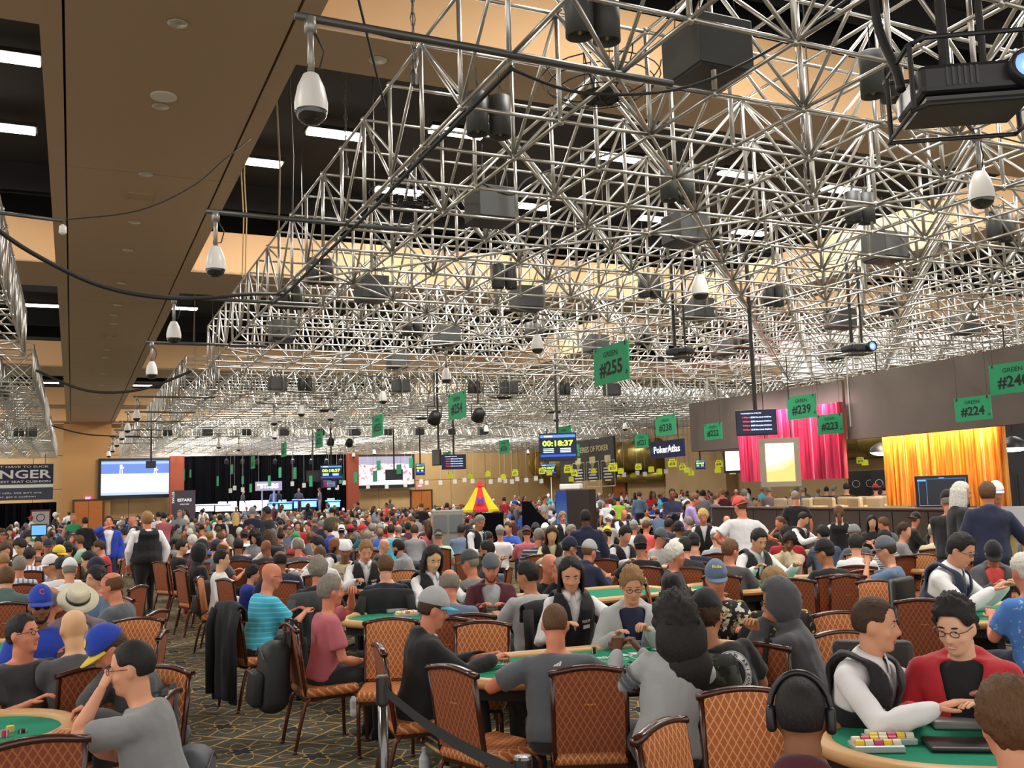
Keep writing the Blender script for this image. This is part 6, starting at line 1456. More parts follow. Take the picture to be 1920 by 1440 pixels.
def person(px, py, f, label, z=1.3, D=None, pose='table', top=('t', 'grey'), legs='dark', hair='s', hc='b', skin='p', vest=None, jacket=None, cap=None, glasses=None, phones=None, beard=None, vox=.014, bulk=1.0, chair=False, res_key=None, extras=None, group=None, hood=False, female=False, hat=None, smile=False, hang=None, sc=None, **kw):
    """px,py = top of the head in the photograph; f = facing relative to the view"""
    pk = dict(POSE[pose]) if isinstance(pose, str) else dict(pose)
    hk = pk.pop('hands', ('rest', 'rest')); ho = pk.pop('hopt', None)
    for k_ in ('hy', 'hp', 'hr', 'lean', 'L', 'R', 'eL', 'eR', 'lean2', 'step'):
        if k_ in kw: pk[k_] = kw.pop(k_)
    pkey = (repr(sorted(pk.items())), bulk, female); s = cached(('sk', pkey), lambda: skeleton(bulk=bulk, female=female, **pk))
    sit = pk.get('sit', True)
    ext = .02 if (cap or hat) else .008
    tz = s['top'].z + ext
    if D is None: tp = atz(px, py, z)
    else: tp = P(px, py, D); z = min(max(tp.z, 1.5 if not sit else 1.1), 1.98 if not sit else 1.5)
    k = z / tz if sc is None else sc
    h = az_of(tp) + R_(f); Rz = Matrix.Rotation(-h, 3, 'Z'); off = Rz @ Vector((s['top'].x * k, s['top'].y * k, 0)); loc = Vector((tp.x - off.x, tp.y - off.y, 0))
    hm = hc
    body = cached(('body', pkey, vox, hk, repr(ho), smile), lambda: build_body(s, vox, 'p', 'b', vox < .02, hk, ho, smile=smile))
    root = link('person', body, loc=loc, rot=(0, 0, -h)); root.scale = (k, k, k); sk = SKIN[skin]
    setmat(root, [skinm(skin), mat('eye_white', (.7, .68, .65), .2), mat('iris_dark', (.03, .02, .015), .1), mat('lips', tuple(c * q for c, q in zip(sk, (.85, .55, .55))), .5), hairm(hm)])
    tag(root, label, 'person'); 
    if group: root['group'] = group
    if jacket and top[0] != 'k': top = ('k', top[1])
    sm = cached(('shirt', pkey, vox, top[0]), lambda: build_shirt(s, max(.015, vox), top[0], cloth('grey'), .0065)); so_ = link('shirt' if top[0] != 'h' else 'hoodie', sm, root); setmat(so_, [cmat(top[1])])
    if legs: tm = cached(('tr', pkey, vox), lambda: build_trousers(s, max(.024, vox), cloth('dark'))); o = link('trousers', tm, root); setmat(o, [cmat(legs)])
    if legs and vox < .02: shm = cached(('sh', pkey), lambda: shoes_mesh(s, cloth('black'))); link('shoes', shm, root)
    vm = None
    if vest: vm = cached(('vest', pkey, vox), lambda: build_vest(s, max(.014, vox), cloth('black'))); o = link('vest', vm, root); setmat(o, [cmat(vest)])
    jm = None
    if jacket: jm = cached(('jk', pkey, vox), lambda: build_jacket(s, max(.012, vox), 'l', cloth('black'))); o = link('jacket', jm, root); setmat(o, [cmat(jacket)])
    H = s['head']
    if hair and hair != 'x': o = link('hair', hair_mesh(hair), root, M=H @ (Matrix.Diagonal((.93, .95, .84, 1)) if (cap and hair in 'mqu') else Matrix.Identity(4))); setmat(o, [hairm(hc)])
    if beard: o = link('beard', beard_mesh(), root, M=H); setmat(o, [hairm(beard)])
    if cap:
        c = cap if isinstance(cap, tuple) else (cap, None, False); add_cap(root, H, c[0], c[1] if len(c) > 1 else None, c[2] if len(c) > 2 else False)
    if hat: add_fedora(root, H)
    if hood:
        def hoodm():
            mb = shell(lambda p: not (p.y > .03 and p.z < .085 and abs(p.x) < .07) , 1.17, .006, .006, 4, c=(0, -.018, .005), r=(.08, .1, .12)); return evald(mb.mesh('hood', cloth('black'), True), [('SOLIDIFY', dict(thickness=.012, offset=1))])
        o = link('hood', cached('hood', hoodm), root, M=H); setmat(o, [cmat(top[1])])
    if glasses: add_glasses(root, H, 'black' if glasses not in ('red',) else 'red', glasses in ('sun', 'up'), glasses == 'up')
    if phones: add_headphones(root, H, phones)
    if extras: extras(root, s, dict(shirt=sm, vest=vm, jacket=jm, head=body))
    if chair and sit:
        cc = loc + Rz @ Vector((0, .0, 0)); 
        if chair == 'd': dealer_chair(cc.x, cc.y, h, 'black dealer chair under ' + short(label))
        else: banquet_chair(cc.x, cc.y, h, 'patterned banquet chair holding ' + short(label), chair == 'full')
    if hang: hang(loc, h)
    PEOPLE.append((px, py, loc.x, loc.y))
    return root, s, loc, h, k
def short(l):
    w_ = l.split(); return ' '.join(w_[:10])
WSOPM = mat('white_embroidery', (.75, .75, .75), .8)
def dealer_marks(root, s, me):
    t = me['vest'] or me['shirt']; r, f, u, hip = s['r'], s['f'], s['u'], s['hip']
    o = hip + u * .31; decal(root, t, o, -r, f, [sh_text('WSOP', .085, -.0, .024, .07, .03)], WSOPM, 'lettering')
    decal(root, t, o, -r, f, [sh_grid(.088, -.04, .055, .028, 3)], WSOPM, 'name_tag', .006)
    sh = [sh_ring(-.085, -.02, .012, .02, 14)] + [sh_ring(-.085 + .024 * math.cos(a), -.02 + .024 * math.sin(a), .0, .007, 8) for a in [i * PI / 3 for i in range(6)]]
    decal(root, t, o, -r, f, sh, WSOPM, 'emblem', .005)
def shirt_collar(root, s, me):
    mb = MB(); nb = s['nb'] - s['u'] * .004; n = 20; vs = []
    b = 1 + (s['bulk'] - 1) * .5
    for i in range(n + 1):
        a = -PI / 2 - PI * .93 + 2 * PI * .93 * i / n + PI; fr = abs(i / n - .5) * 2   # 0 at the nape, 1 at the front opening
        d = s['r'] * math.sin(a + PI / 2) * 1.0 + s['f'] * -math.cos(a + PI / 2)
        d = s['r'] * math.cos(a + PI) + s['f'] * math.sin(a + PI)
        for rad, up in ((.062, .012), (.064, .034 - .014 * fr), (.080, .008 - .012 * fr), (.090 + .012 * fr ** 3, -.016 - .035 * fr ** 3)): vs.append(nb + d * rad * b + s['u'] * up)
    mb.add(vs, [(i * 4 + j, i * 4 + 4 + j, i * 4 + 5 + j, i * 4 + 1 + j) for i in range(n) for j in range(3)])
    me_ = evald(mb.mesh('collar', cloth('white'), True), [('SOLIDIFY', dict(thickness=.004, offset=0))]); return link('collar', me_, root)
def dealer_extra(root, s, me): dealer_marks(root, s, me); o = shirt_collar(root, s, me)
# ================================================================== NEAR TABLES
FT = [('WSOP', -.55, .12, .09, 0), ('WSOP', .55, .12, .09, 0)]
poker_table(3.42, 5.98, -.12, 'green poker table with tan rail, centre foreground', True, [('WSOP.com', -.65, .22, .05, 0.3), ('888poker', .1, .12, .08, 0)])
poker_table(4.12, 2.95, -.64, 'green poker table at the lower right corner with red-hooded player', True, [('888poker', -.1, -.02, .085, 0), ('888', -.82, .16, .05, .9)])
poker_table(-1.12, 5.95, .05, 'green poker table at the lower left corner', True, [('WSOP.com', .5, .2, .05, 0)])
poker_table(3.55, 9.25, -.02, 'green poker table behind the pink polo man', True)
poker_table(7.75, 5.95, -.15, 'green poker table at the right edge, blue floral shirt player', True)
poker_table(5.2, 9.7, .05, 'green poker table behind the dark-haired woman dealer', False)
poker_table(7.6, 9.3, 0, 'green poker table beside the white-haired man in black', False)
poker_table(3.7, 12.6, 0, 'green poker table before the blond dealer in the middle distance', False)
poker_table(-1.2, 9.4, 0, 'green poker table behind the blue-capped man at left', False)
poker_table(-1.2, 12.8, 0, 'green poker table at left beyond the white-shirted back', False)
poker_table(7.4, 12.8, 0, 'green poker table in front of the navy-coated standing man', False)
poker_table(11.2, 9.4, 0, 'green poker table near the ponytailed dealer', False)
poker_table(11.2, 6.0, 0, 'green poker table beyond the right edge dealer', False)
poker_table(11.3, 12.8, 0, 'green poker table near the low brown wall', False)
# chips, cards, trays
SLATE = mat('grey_shuffler', sr('#9b9c9e'), .4); 
def tray(x, y, rz, lab):
    t = thing('chip_tray', lab, 'chip tray', (x, y, .757), rz, 'dealer chip trays'); mb = MB(); mb.rbox((0, 0, .02), (.52, .24, .04), .01); mb.build('body', SLATE, t)
    mb = MB(); mb.rbox((-.02, .01, .041), (.3, .13, .006), .004); mb.build('panel', mat('dark_panel', (.08, .09, .12), .3), t)
    mb = MB()
    for k in range(3): mb.lathe([(.018, .045), (.018, .05), (.001, .05)], 10, Matrix.Translation((-.1 + k * .07, .01, 0)))
    mb.build('buttons', SLATE, t)
tray(4.05, 3.42, -.64, 'grey shuffler box under the arms of the vest dealer, right foreground'); tray(7.3, 6.35, -.15, 'grey shuffler box before the right-hand dealer'); tray(4.0, 6.5, -.12, 'grey shuffler box before the long-haired woman dealer'); tray(3.2, 9.7, 0, 'grey shuffler box before the blond dealer')
def rack(x, y, rz, lab, z=.757):
    t = thing('chip_rack', lab, 'chip rack', (x, y, z), rz, 'clear chip racks'); mb = MB(); mb.rbox((0, 0, .015), (.22, .12, .03), .006); mb.build('rack', mat('clear_rack', (.35, .42, .42), .1, spec=.8), t)
    for q in range(5):
        for r_ in range(2):
            k = (q + r_) % 3; mb = MB(); T = Matrix.Translation((-.08 + q * .04, -.03 + r_ * .06, .034)) @ Matrix.Rotation(PI / 2, 4, 'Y'); mb.lathe([(.019, -.017), (.019, .017)], 10, T); mb.build('chips', CHC[(0, 4, 2)[k]], t)
rack(3.42, 3.42, -.5, 'clear rack of yellow and pink chips, right foreground table'); rack(3.28, 3.36, -.5, 'second clear rack of chips beside the first, right foreground table')
rack(2.95, 9.0, 0, 'clear rack of chips piled on the rail behind the empty chair', .79); rack(3.18, 8.95, .1, 'clear rack of mixed chips next to the piled one', .79); rack(7.0, 6.2, 0, 'clear chip rack on the right edge table')
mb = MB(); mb.rbox((0, 0, .012), (.3, .2, .024), .01); tag(mb.build('black_tray', BLACK, loc=(3.62, 3.2, .757), rot=(0, 0, -.6)), 'small black discard tray on the right foreground table', 'tray')
mb = MB(); mb.rbox((0, 0, .006), (.08, .16, .01), .004); tag(mb.build('phone', BLACK, loc=(2.62, 8.75, .757), rot=(0, 0, 1.2)), 'black phone on the green felt behind the empty chair', 'phone')
CS = [(2.72, 5.62), (2.78, 5.55), (2.84, 5.68), (3.9, 6.3), (4.02, 6.28), (3.5, 6.3), (3.3, 5.75), (2.3 + .6, 5.9), (-.28, 5.95), (-.22, 5.9), (-.3, 5.84), (-.6, 6.1), (-.45, 5.7), (3.7, 2.75), (4.2, 3.1), (4.45, 2.9), (3.9, 2.6), (7.4, 5.9), (7.2, 5.75), (7.9, 6.1), (3.9, 9.3), (4.1, 9.4), (3.3, 9.1), (4.7, 9.4)]
for i, (x, y) in enumerate(CS):
    o = chip_stack((x, y, .757), i % 4, 5 + (i * 5) % 9, i); tag(o, '%s chip stack, %s' % (['yellow', 'black', 'pink', 'blue'][i % 4], poswords((x, y, .78))), 'chips', 'chip stacks on tables')
for i, (x, y, r) in enumerate([(-.42, 5.72, .5), (-.5, 5.74, .7), (3.75, 3.02, .3), (3.8, 2.98, .8), (3.83, 3.05, 1.2), (3.62, 6.1, .1), (3.72, 6.1, .0), (3.82, 6.09, .1), (2.86, 5.92, .4), (3.95, 6.15, .2)]):
    card((x, y, .757 + .0004 * i), r, 'white playing card on green felt, ' + poswords((x, y, .76)))
bottle(Vector((-.42, 5.42, .76)), 'brown-capped white bottle on the rail at far left', capc=(.12, .06, .04), body=(.75, .78, .78), s=1.15)
bottle(atz(664, 1343, 0), 'clear water bottle on the carpet beside the stanchion', s=1.1)
bottle(Vector((2.3, 6.1, 0)) if False else atz(796, 1462, 0), 'clear water bottle at the bottom edge of the photo', s=1.1)
bottle(atz(364, 1156, 0), 'clear water bottle on the carpet beside the red bag', s=1.1); bottle(atz(336, 1125, 0), 'clear water bottle under the far aisle chair', s=1.0); bottle(atz(548, 1108, .757), 'clear water bottle on the table before the turquoise shirt', s=1.0)
p = atz(835, 1470, 0); mb = MB(); mb.lathe([(.03, 0), (.042, .1), (.044, .105), (.03, .11)], 16); tag(mb.build('cup', WHITE, loc=p), 'white lidded cup on the carpet at the bottom edge', 'cup')
p = atz(353, 1150, 0); t = thing('red_bag', 'small red carrier bag under an aisle chair', 'bag', p); mb = MB(); mb.rbox((0, 0, .13), (.16, .1, .26), .03, seg=3); mb.build('body', mat('red_plastic', (.6, .02, .03), .5, bump=.4, bscale=12), t, smooth=True); mb = MB(); mb.tube([(-.04, 0, .25), (-.03, 0, .33), (.03, 0, .33), (.04, 0, .25)], .006, 5); mb.build('handle', mat('red_plastic', (.6, .02, .03), .5, bump=.4, bscale=12), t)
p = Vector((4.28, 6.3, .757)); mb = MB(); mb.lathe([(.028, 0), (.035, .12), (.036, .125), (.03, .12)], 18); t = tag(mb.build('paper_cup', mat('cup_blue_white', (.55, .68, .75), .5), loc=p), 'tall pale blue cup beside the grey hooded jacket man', 'cup'); mb = MB(); mb.lathe([(.037, .125), (.037, .135), (.001, .137)], 18); mb.build('lid', WHITE, t)
# stanchions with belt
def stanchion(p, lab, H=1.0):
    t = thing('stanchion', lab, 'stanchion', p, 0, 'belt stanchions'); m = mat('dark_chrome', (.16, .16, .165), .18, .9)
    mb = MB(); mb.tube([(0, 0, .02), (0, 0, H - .1)], .027, 18); mb.build('post', m, t, smooth=True)
    mb = MB(); mb.lathe([(.033, H - .15), (.035, H - .14), (.035, H - .01), (.030, H), (.001, H + .002)], 20); mb.build('head', m, t)
    mb = MB(); mb.lathe([(.17, 0), (.17, .015), (.04, .04), (.028, .06)], 24); mb.build('base', BLACK, t)
pa = atz(717, 1266, 1.0); pb = atz(980, 1417, 1.0)
stanchion(Vector((pa.x, pa.y, 0)), 'black and chrome belt stanchion standing on the carpet'); stanchion(Vector((pb.x, pb.y, 0)), 'second stanchion at the bottom edge, mostly out of frame')
mb = MB(); n = 10; a, b = Vector((pa.x, pa.y, .93)), Vector((pb.x, pb.y, .93)); d = (b - a).normalized(); nn_ = Vector((-d.y, d.x, 0)) * .0015
for i in range(n):
    q0 = a.lerp(b, i / n); q1 = a.lerp(b, (i + 1) / n); s0 = -.04 * math.sin(PI * i / n); s1 = -.04 * math.sin(PI * (i + 1) / n)
    for sg in (-1, 1): mb.quad(q0 + nn_ * sg + Vector((0, 0, s0 - .025)), q1 + nn_ * sg + Vector((0, 0, s1 - .025)), q1 + nn_ * sg + Vector((0, 0, s1 + .025)), q0 + nn_ * sg + Vector((0, 0, s0 + .025)))
tag(mb.build('barrier_belt', mat('black_webbing', (.02, .021, .022), .8)), 'black retractable belt stretched between the two stanchions', 'belt')

# ================================================================== PEOPLE IN THE FOREGROUND (own pose each)
V1, V2 = .0122, .0158
def pose(sit=True, **k): return dict(sit=sit, **k)
def x_D1(root, s, me): dealer_extra(root, s, me)
person(1643, 1107, 120, 'vest dealer facing right with white shirt, reaching over the right foreground table', z=1.40, pose=pose(lean=.3, lean2=-.02, hy=-22, hp=6, L=(-.24, .5, .85), R=(.12, .52, .85), eL=(-.8, -.2, -.6), eR=(.8, -.1, -.7), hands=('flat', 'flat')), top=('l', 'white'), vest='black', hair='z', hc='b', vox=V1, extras=x_D1, sc=1.06)
dealer_chair(4.05, 4.1, R_(220), 'black round-backed chair behind the right foreground vest dealer')
def x_D2(root, s, me): pass
person(1781, 1119, 188, 'smiling person in bright red hoodie and glasses at the right table', z=1.37, pose=pose(lean=.22, hy=14, hp=18, L=(-.12, .42, .84), R=(.2, .34, .8)), top=('l', 'black'), jacket='red', hair='q', hc='k', skin='f', glasses='black', vox=V1, smile=True, sc=1.05, bulk=1.12)
person(1497, 1266, 2, 'bald person in maroon hoodie with black over-ear headphones, seen from behind', z=1.31, pose=pose(lean=.16, hp=6, L=(-.2, .36, .8), R=(.2, .36, .8)), top=('h', 'maroon'), hair='z', hc='k', skin='b', phones=(.012, .012, .014), vox=V1, bulk=1.18)
person(1880, 1274, -14, 'brown-haired person in a bright red jacket, bottom right corner', z=1.31, pose=pose(lean=.22, hp=10, hy=-10), top=('l', 'red'), jacket=None, hair='m', hc='n', vox=V1, bulk=1.15)
person(1040, 1132, -4, 'short-haired person in grey and black sports top, back to us, centre foreground', z=1.26, pose=pose(lean=.14, hp=16, hy=6, L=(-.22, .24, .86), R=(.2, .38, .82), eL=(-1, 0, -.5), eR=(1, 0, -.5)), top=('t', 'gslate'), hair='z', hc='n', skin='r', vox=V1, bulk=1.16,
       extras=lambda root, s, me: (decal(root, me['shirt'], s['hip'] + s['u'] * .40, s['r'], -s['f'], [([(-.03 + a, 0), (-.018 + a, 0), (-.008 + a, .012 + .008 * i), (-.02 + a, .012 + .008 * i)], [(0, 1, 2, 3)]) for i, a in enumerate((0, .016, .032))], WSOPM, 'emblem', .006),))
def side_panels(root, s, me):
    mb = MB()
def x_C2(root, s, me):
    for q in 'LR':
        S, E = s['S' + q], s['E' + q]; mb = MB()
        for (a, b, c) in ((.3, .36, 0), (.42, .5, 1), (.55, .6, 0)):
            mb.tube([S.lerp(E, a), S.lerp(E, b)], .072, 16, cap=False)
        link('sleeve_bands', mb.mesh('sleeve_bands', cloth('gslate'), True), root)
person(1262, 1122, -8, 'long curly black-haired woman in grey striped-sleeve top, hands raised, back to us', z=1.32, pose=pose(lean=.16, lean2=.2, hp=6, hy=-18, L=(-.22, .33, .98), R=(-.08, .34, .98), eL=(-.6, -.1, -1), hands=('hold', 'hold')), top=('l', 'lgrey'), hair='v', hc='k', skin='d', vox=V1, female=True, bulk=1.12, extras=x_C2)
def x_C3(root, s, me):
    O = s['hip'] + s['u'] * .31 + s['r'] * .03; r, f = s['r'], -s['f']
    decal(root, me['shirt'], O, r, f, [sh_ring(0, 0, .0, .125, 30)], WSOPM, 'emblem_disc', .004)
    b1 = [sh_ring(0, 0, .118, .121, 30), sh_ring(0, 0, .082, .085, 30)]
    yy = [(0.0, 0)] ; vs = [(0, 0)]
    for i in range(17): a = -PI / 2 + PI * i / 16; vs.append((.078 * math.cos(a), .078 * math.sin(a)))
    decal(root, me['shirt'], O, r, f, b1 + [sh_ring(0, 0, 0, .078, 16, -PI / 2, PI / 2), sh_ring(0, -.039, 0, .039, 16, PI / 2, 3 * PI / 2)], cloth('black'), 'emblem_dark', .0065)
    decal(root, me['shirt'], O, r, f, [sh_ring(0, .039, 0, .039, 16, -PI / 2, PI / 2)], WSOPM, 'emblem_light', .0085)
    L = []
    for w_, a0, st in (('TUCSON', 150, -18), ('ARIZONA', 25, -15)):
        for i, ch in enumerate(w_):
            a = R_(a0 + st * i); v, fc = sh_text(ch, 0, 0, .022, None, .03); ca, sa = math.cos(a - PI / 2), math.sin(a - PI / 2)
            L.append(([(x * ca - y * sa + .102 * math.cos(a), x * sa + y * ca + .102 * math.sin(a)) for x, y in v], fc))
    decal(root, me['shirt'], O, r, f, L, cloth('black'), 'lettering', .007)
def capmark(H, s_): pass
person(1325, 1108, -22, 'long-haired person in black cap and black tee with round black-white emblem on the back', z=1.33, pose=pose(lean=.16, lean2=-.26, hp=8, hy=40, L=(-.16, .4, .82), R=(.2, .4, .82)), top=('t', 'black'), hair='m', hc='b', cap=('black',), skin='t', vox=V1, bulk=1.22, extras=x_C3)
person(1070, 1047, 168, 'woman dealer with long black hair and black vest at the centre foreground table', z=1.40, pose=pose(lean=.16, hp=24, hy=8, L=(-.30, .46, .84), R=(.12, .3, .8), eL=(-.8, .1, -.6), hands=('hold', 'rest')), top=('l', 'white'), vest='black', hair='L', hc='k', skin='p', vox=V1, female=True, extras=dealer_extra)
def x_C1(root, s, me):
    O = s['hip'] + s['u'] * .20; f = s['f']; r = -s['r']
    decal(root, me['shirt'], O, r, f, [([(-.07, .04), (.07, .04), (.085, .01), (0, -.09), (-.085, .01)], [(0, 1, 2, 3, 4)])], mat('print_red', (.5, .02, .03), .8), 'print', .006)
    decal(root, me['shirt'], O, r, f, [([(-.055, .03), (.055, .03), (.065, .012), (0, -.06), (-.065, .012)], [(0, 1, 2, 3, 4)])], mat('print_yellow', (.75, .5, .03), .8), 'print', .0085)
person(1185, 1068, 178, 'person with glasses in grey hooded jacket over blue printed tee', z=1.33, pose=pose(lean=.26, hp=20, hy=-6, L=(-.1, .40, .86), R=(.14, .36, .82), hands=('hold', 'rest')), top=('t', 'navy'), jacket='lgrey', hair='q', hc='l', skin='p', glasses='black', vox=V1, extras=x_C1, chair='full')
person(1342, 1054, 172, 'person in denim-blue cap with yellow lettering and floral black shirt, facing us', z=1.33, pose=pose(lean=.2, hp=14, hy=2), top=('t', 'hawaii'), hair='s', hc='g', skin='r', cap=('denim',), vox=V2, bulk=1.15,
       extras=lambda root, s, me: decal(root, cap_meshes()[0], (0, 0, .105), (-1, 0, 0), (0, 1, .35), [sh_text('Bula', 0, -.0, .026, .075, .03)], mat('yellow_thread', (.7, .55, .08), .8), 'cap_lettering', .004).__setattr__('matrix_local', s['head']))
person(1450, 1092, -82, 'hooded person in dark grey sweatshirt, hand at face, glasses, right of centre', z=1.30, pose=pose(lean=.34, hp=10, L=(-.02, .30, 1.04), R=(-.1, .34, .98), eL=(-.5, .2, -1), hands=('hold', 'hold')), top=('h', 'dgrey'), hair=None, skin='t', glasses='black', hood=True, vox=V2, bulk=1.1)
person(1446, 1066, -18, 'person in black shirt with yellow leaf print behind the hooded figure', z=1.30, pose=pose(lean=.26, hp=10, hy=-20), top=('t', 'yhawaii'), hair='m', hc='l', skin='r', glasses='black', vox=V2, bulk=1.15)
person(1915, 1038, -40, 'white-haired person in blue floral shirt at the right edge', z=1.36, pose=pose(lean=.22, hp=6, L=(-.1, .4, .82)), top=('t', 'bhawaii'), legs='navy', hair='s', hc='w', skin='r', vox=V2, bulk=1.2, chair='full')
person(1813, 1003, 112, 'vest dealer with glasses leaning over the right edge table', z=1.44, pose=pose(lean=.46, hp=26, hy=8, L=(-.2, .52, .84), R=(.1, .54, .84)), top=('l', 'white'), vest='navy', hair='s', hc='k', skin='p', glasses='black', vox=V2, bulk=1.08, extras=dealer_extra, chair='d')
person(1862, 1019, 165, 'person in black cap and grey hoodie with red lining, looking down, right', z=1.24, pose=pose(lean=.38, hp=34, hy=10, L=(-.2, .42, .82), R=(.06, .44, .82), hands=('hold', 'hold')), top=('t', 'coral'), jacket='dgrey', hair='z', hc='b', skin='t', cap=('black',), vox=V2)
person(820, 1105, 78, 'person in grey and teal cap with black hoodie facing right at the table', z=1.30, pose=pose(lean=.14, hp=14, hy=2, L=(-.05, .5, .83), R=(.12, .5, .83), hands=('hold', 'hold'), eR=(.5, -.4, -1)), top=('t', 'white'), jacket='black', hair='z', hc='b', skin='r', cap=('lgrey', 'turq', False), vox=V1, chair='full', extras=lambda root, s, me: decal(root, cap_meshes()[0], (0, 0, .1), (-1, 0, 0), (0, 1, .3), [sh_text('C', 0, 0, .04, None, .05)], mat('red_thread', (.6, .05, .06), .8), 'cap_lettering', .004).__setattr__('matrix_local', s['head']))
person(623, 1078, 74, 'grey-haired person in pink polo shirt, hand on mouth, beside the aisle', z=1.32, pose=pose(lean=.10, hp=4, hy=0, L=(-.05, .26, 1.15), R=(.1, .3, .62), eL=(-.8, .3, -.6), hands=('hold', 'rest')), top=('t', 'pink'), legs='dark', hair='s', hc='g', skin='r', vox=V1, chair='full', hang=lambda c, h: backpack(c, h, sr('#1d1e1f'), 'large black backpack hanging on a chair beside the aisle', z=.30, s=1.12))
person(514, 1055, 62, 'bald person in turquoise striped polo with glasses beside the aisle', z=1.33, pose=pose(lean=.24, hp=12, hy=14, L=(-.1, .42, .8), R=(.1, .46, .8)), top=('t', 'turqs'), legs='dark', hair=None, hc='n', skin='r', glasses='red', vox=V1, bulk=1.12, chair='full', hang=lambda c, h: drape(c, h, (.012, .014, .018), 'long black jacket hanging to the floor behind the turquoise polo', .15, .86, .5, 1))
person(240, 1201, -72, 'person in grey polo with hand on chin and red-framed glasses, left foreground', z=1.30, pose=pose(lean=.28, hp=8, hy=-8, L=(-.04, .30, 1.08), R=(-.02, .40, .86), eL=(-.5, .3, -1), eR=(.5, .3, -1), hands=('fist', 'rest')), top=('t', 'grey'), legs='denim', hair='z', hc='k', skin='p', glasses='red', vox=V1, bulk=1.08)
person(180, 1183, -112, 'person in blue and yellow cap leaning low, grey sleeve reaching for chips', z=1.22, pose=pose(lean=.48, hp=38, hy=10, L=(-.24, .5, .8), R=(-.06, .32, 1.0), eR=(.6, .3, -.8), hands=('hold', 'rest')), top=('h', 'dgrey'), hair='z', hc='b', skin='r', cap=('royal', 'yellow'), vox=V2, extras=lambda root, s, me: decal(root, cap_meshes()[0], (0, 0, .1), (-1, 0, 0), (0, 1, .3), [sh_ring(0, 0, .0, .026, 16)], mat('yellow_thread', (.7, .55, .08), .8), 'cap_emblem', .004).__setattr__('matrix_local', s['head']))
person(42, 1152, 150, 'person in charcoal tee with thin glasses looking up to the right, far left', z=1.27, pose=pose(lean=.08, hp=-6, hy=-22, L=(-.2, .32, .8), R=(.1, .34, .8)), top=('t', 'dark'), hair='s', hc='k', skin='r', glasses='black', vox=V1, bulk=1.32)
def x_P2(root, s, me):
    O = s['hip'] + s['u'] * .2; f = s['f']; r = -s['r']
    decal(root, me['shirt'], O, r, f, [sh_ring(.03, 0, .0, .066, 24)], WSOPM, 'emblem_disc', .005); decal(root, me['shirt'], O, r, f, [sh_ring(.03, 0, .05, .058, 24), sh_ring(.03, 0, .0, .008, 8)], cloth('royal'), 'emblem_ring', .0075)
    decal(root, me['shirt'], O, r, f, [sh_ring(.03, 0, .022, .04, 20, .7, 2 * PI - .7)], mat('print_red', (.5, .02, .03), .8), 'emblem_letter', .0085)
    decal(root, cap_meshes()[0], (0, 0, .1), (-1, 0, 0), (0, 1, .3), [sh_ring(0, 0, .013, .022, 16, .7, 2 * PI - .7)], mat('red_thread', (.6, .05, .06), .8), 'cap_lettering', .004).matrix_local = s['head']
person(77, 1101, 160, 'bearded person in blue cap, dark sunglasses and blue team shirt with round emblem', z=1.33, pose=pose(lean=.06, hp=8, hy=12, L=(-.15, .3, .74), R=(.15, .3, .74)), top=('t', 'royal'), hair='z', hc='k', skin='b', glasses='sun', beard='k', cap=('royal',), vox=V1, bulk=1.05, extras=x_P2)
person(137, 1141, -18, 'bald person in dark grey tee seen from behind, left foreground', z=1.28, pose=pose(lean=.22, hp=6, hy=0), top=('t', 'dgrey'), hair=None, skin='a', vox=V1, bulk=1.1, chair='one')
person(148, 1106, 168, 'person in cream straw fedora with black band, head bowed', z=1.28, pose=pose(lean=.36, hp=34, hy=6), top=('t', 'lgrey'), jacket='mauve', hair='z', hc='n', skin='r', hat=True, vox=V2, bulk=1.15)
person(204, 1073, -62, 'balding person in grey tee with sunglasses pushed up, facing left', z=1.32, pose=pose(lean=.26, hp=12, hy=-6, L=(-.2, .42, .8), R=(.1, .42, .8)), top=('t', 'gslate'), hair='r', hc='n', skin='r', glasses='up', vox=V1, bulk=1.12, chair='full')
# second ring
person(687, 1015, 172, 'blond vest dealer looking down, white shirt, middle distance', z=1.38, pose='deal', top=('l', 'white'), vest='black', hair='s', hc='l', skin='p', vox=V2, extras=dealer_extra, chair='d')
person(723, 1041, 0, 'brown-haired person in navy tee, back to us, black jacket on chair', z=1.31, pose='table', top=('t', 'navy'), hair='s', hc='n', vox=V2, bulk=1.1, chair='full', hang=lambda c, h: drape(c, h, (.012, .012, .013), 'black fleece jacket on the chair of the navy tee person', .15, .5, .56, 2))
person(597, 1048, 6, 'grey curly-haired person in black shirt, back to us', z=1.30, pose='table', top=('l', 'black'), hair='u', hc='g', skin='r', vox=V2, chair='full', hang=lambda c, h: drape(c, h, (.06, .065, .07), 'dark grey jacket on the chair of the curly grey-haired person', .15, .5, .5, 4))
person(743, 1012, -62, 'black-bearded person in light grey hoodie leaning left', z=1.25, pose='lean', top=('h', 'grey'), hair='s', hc='k', beard='k', skin='r', vox=V2, chair='one')
person(723, 1010, 95, 'bald person leaning in beside the black-bearded one', z=1.2, pose='lean', top=('l', 'dark'), hair=None, skin='p', vox=V2)
person(815, 1025, 150, 'woman dealer with very long black hair looking down, centre left', z=1.40, pose=pose(lean=.2, hp=26, hy=10, L=(-.25, .5, .84), R=(.15, .5, .84)), top=('l', 'white'), vest='black', hair='L', hc='k', skin='a', vox=V2, female=True, extras=dealer_extra, chair='d')
person(843, 1067, 4, 'bald-topped person in denim-blue shirt, back to us, in front of the woman dealer', z=1.31, pose='table', top=('l', 'denim'), hair='r', hc='g', skin='r', vox=V2, bulk=1.12, chair='full')
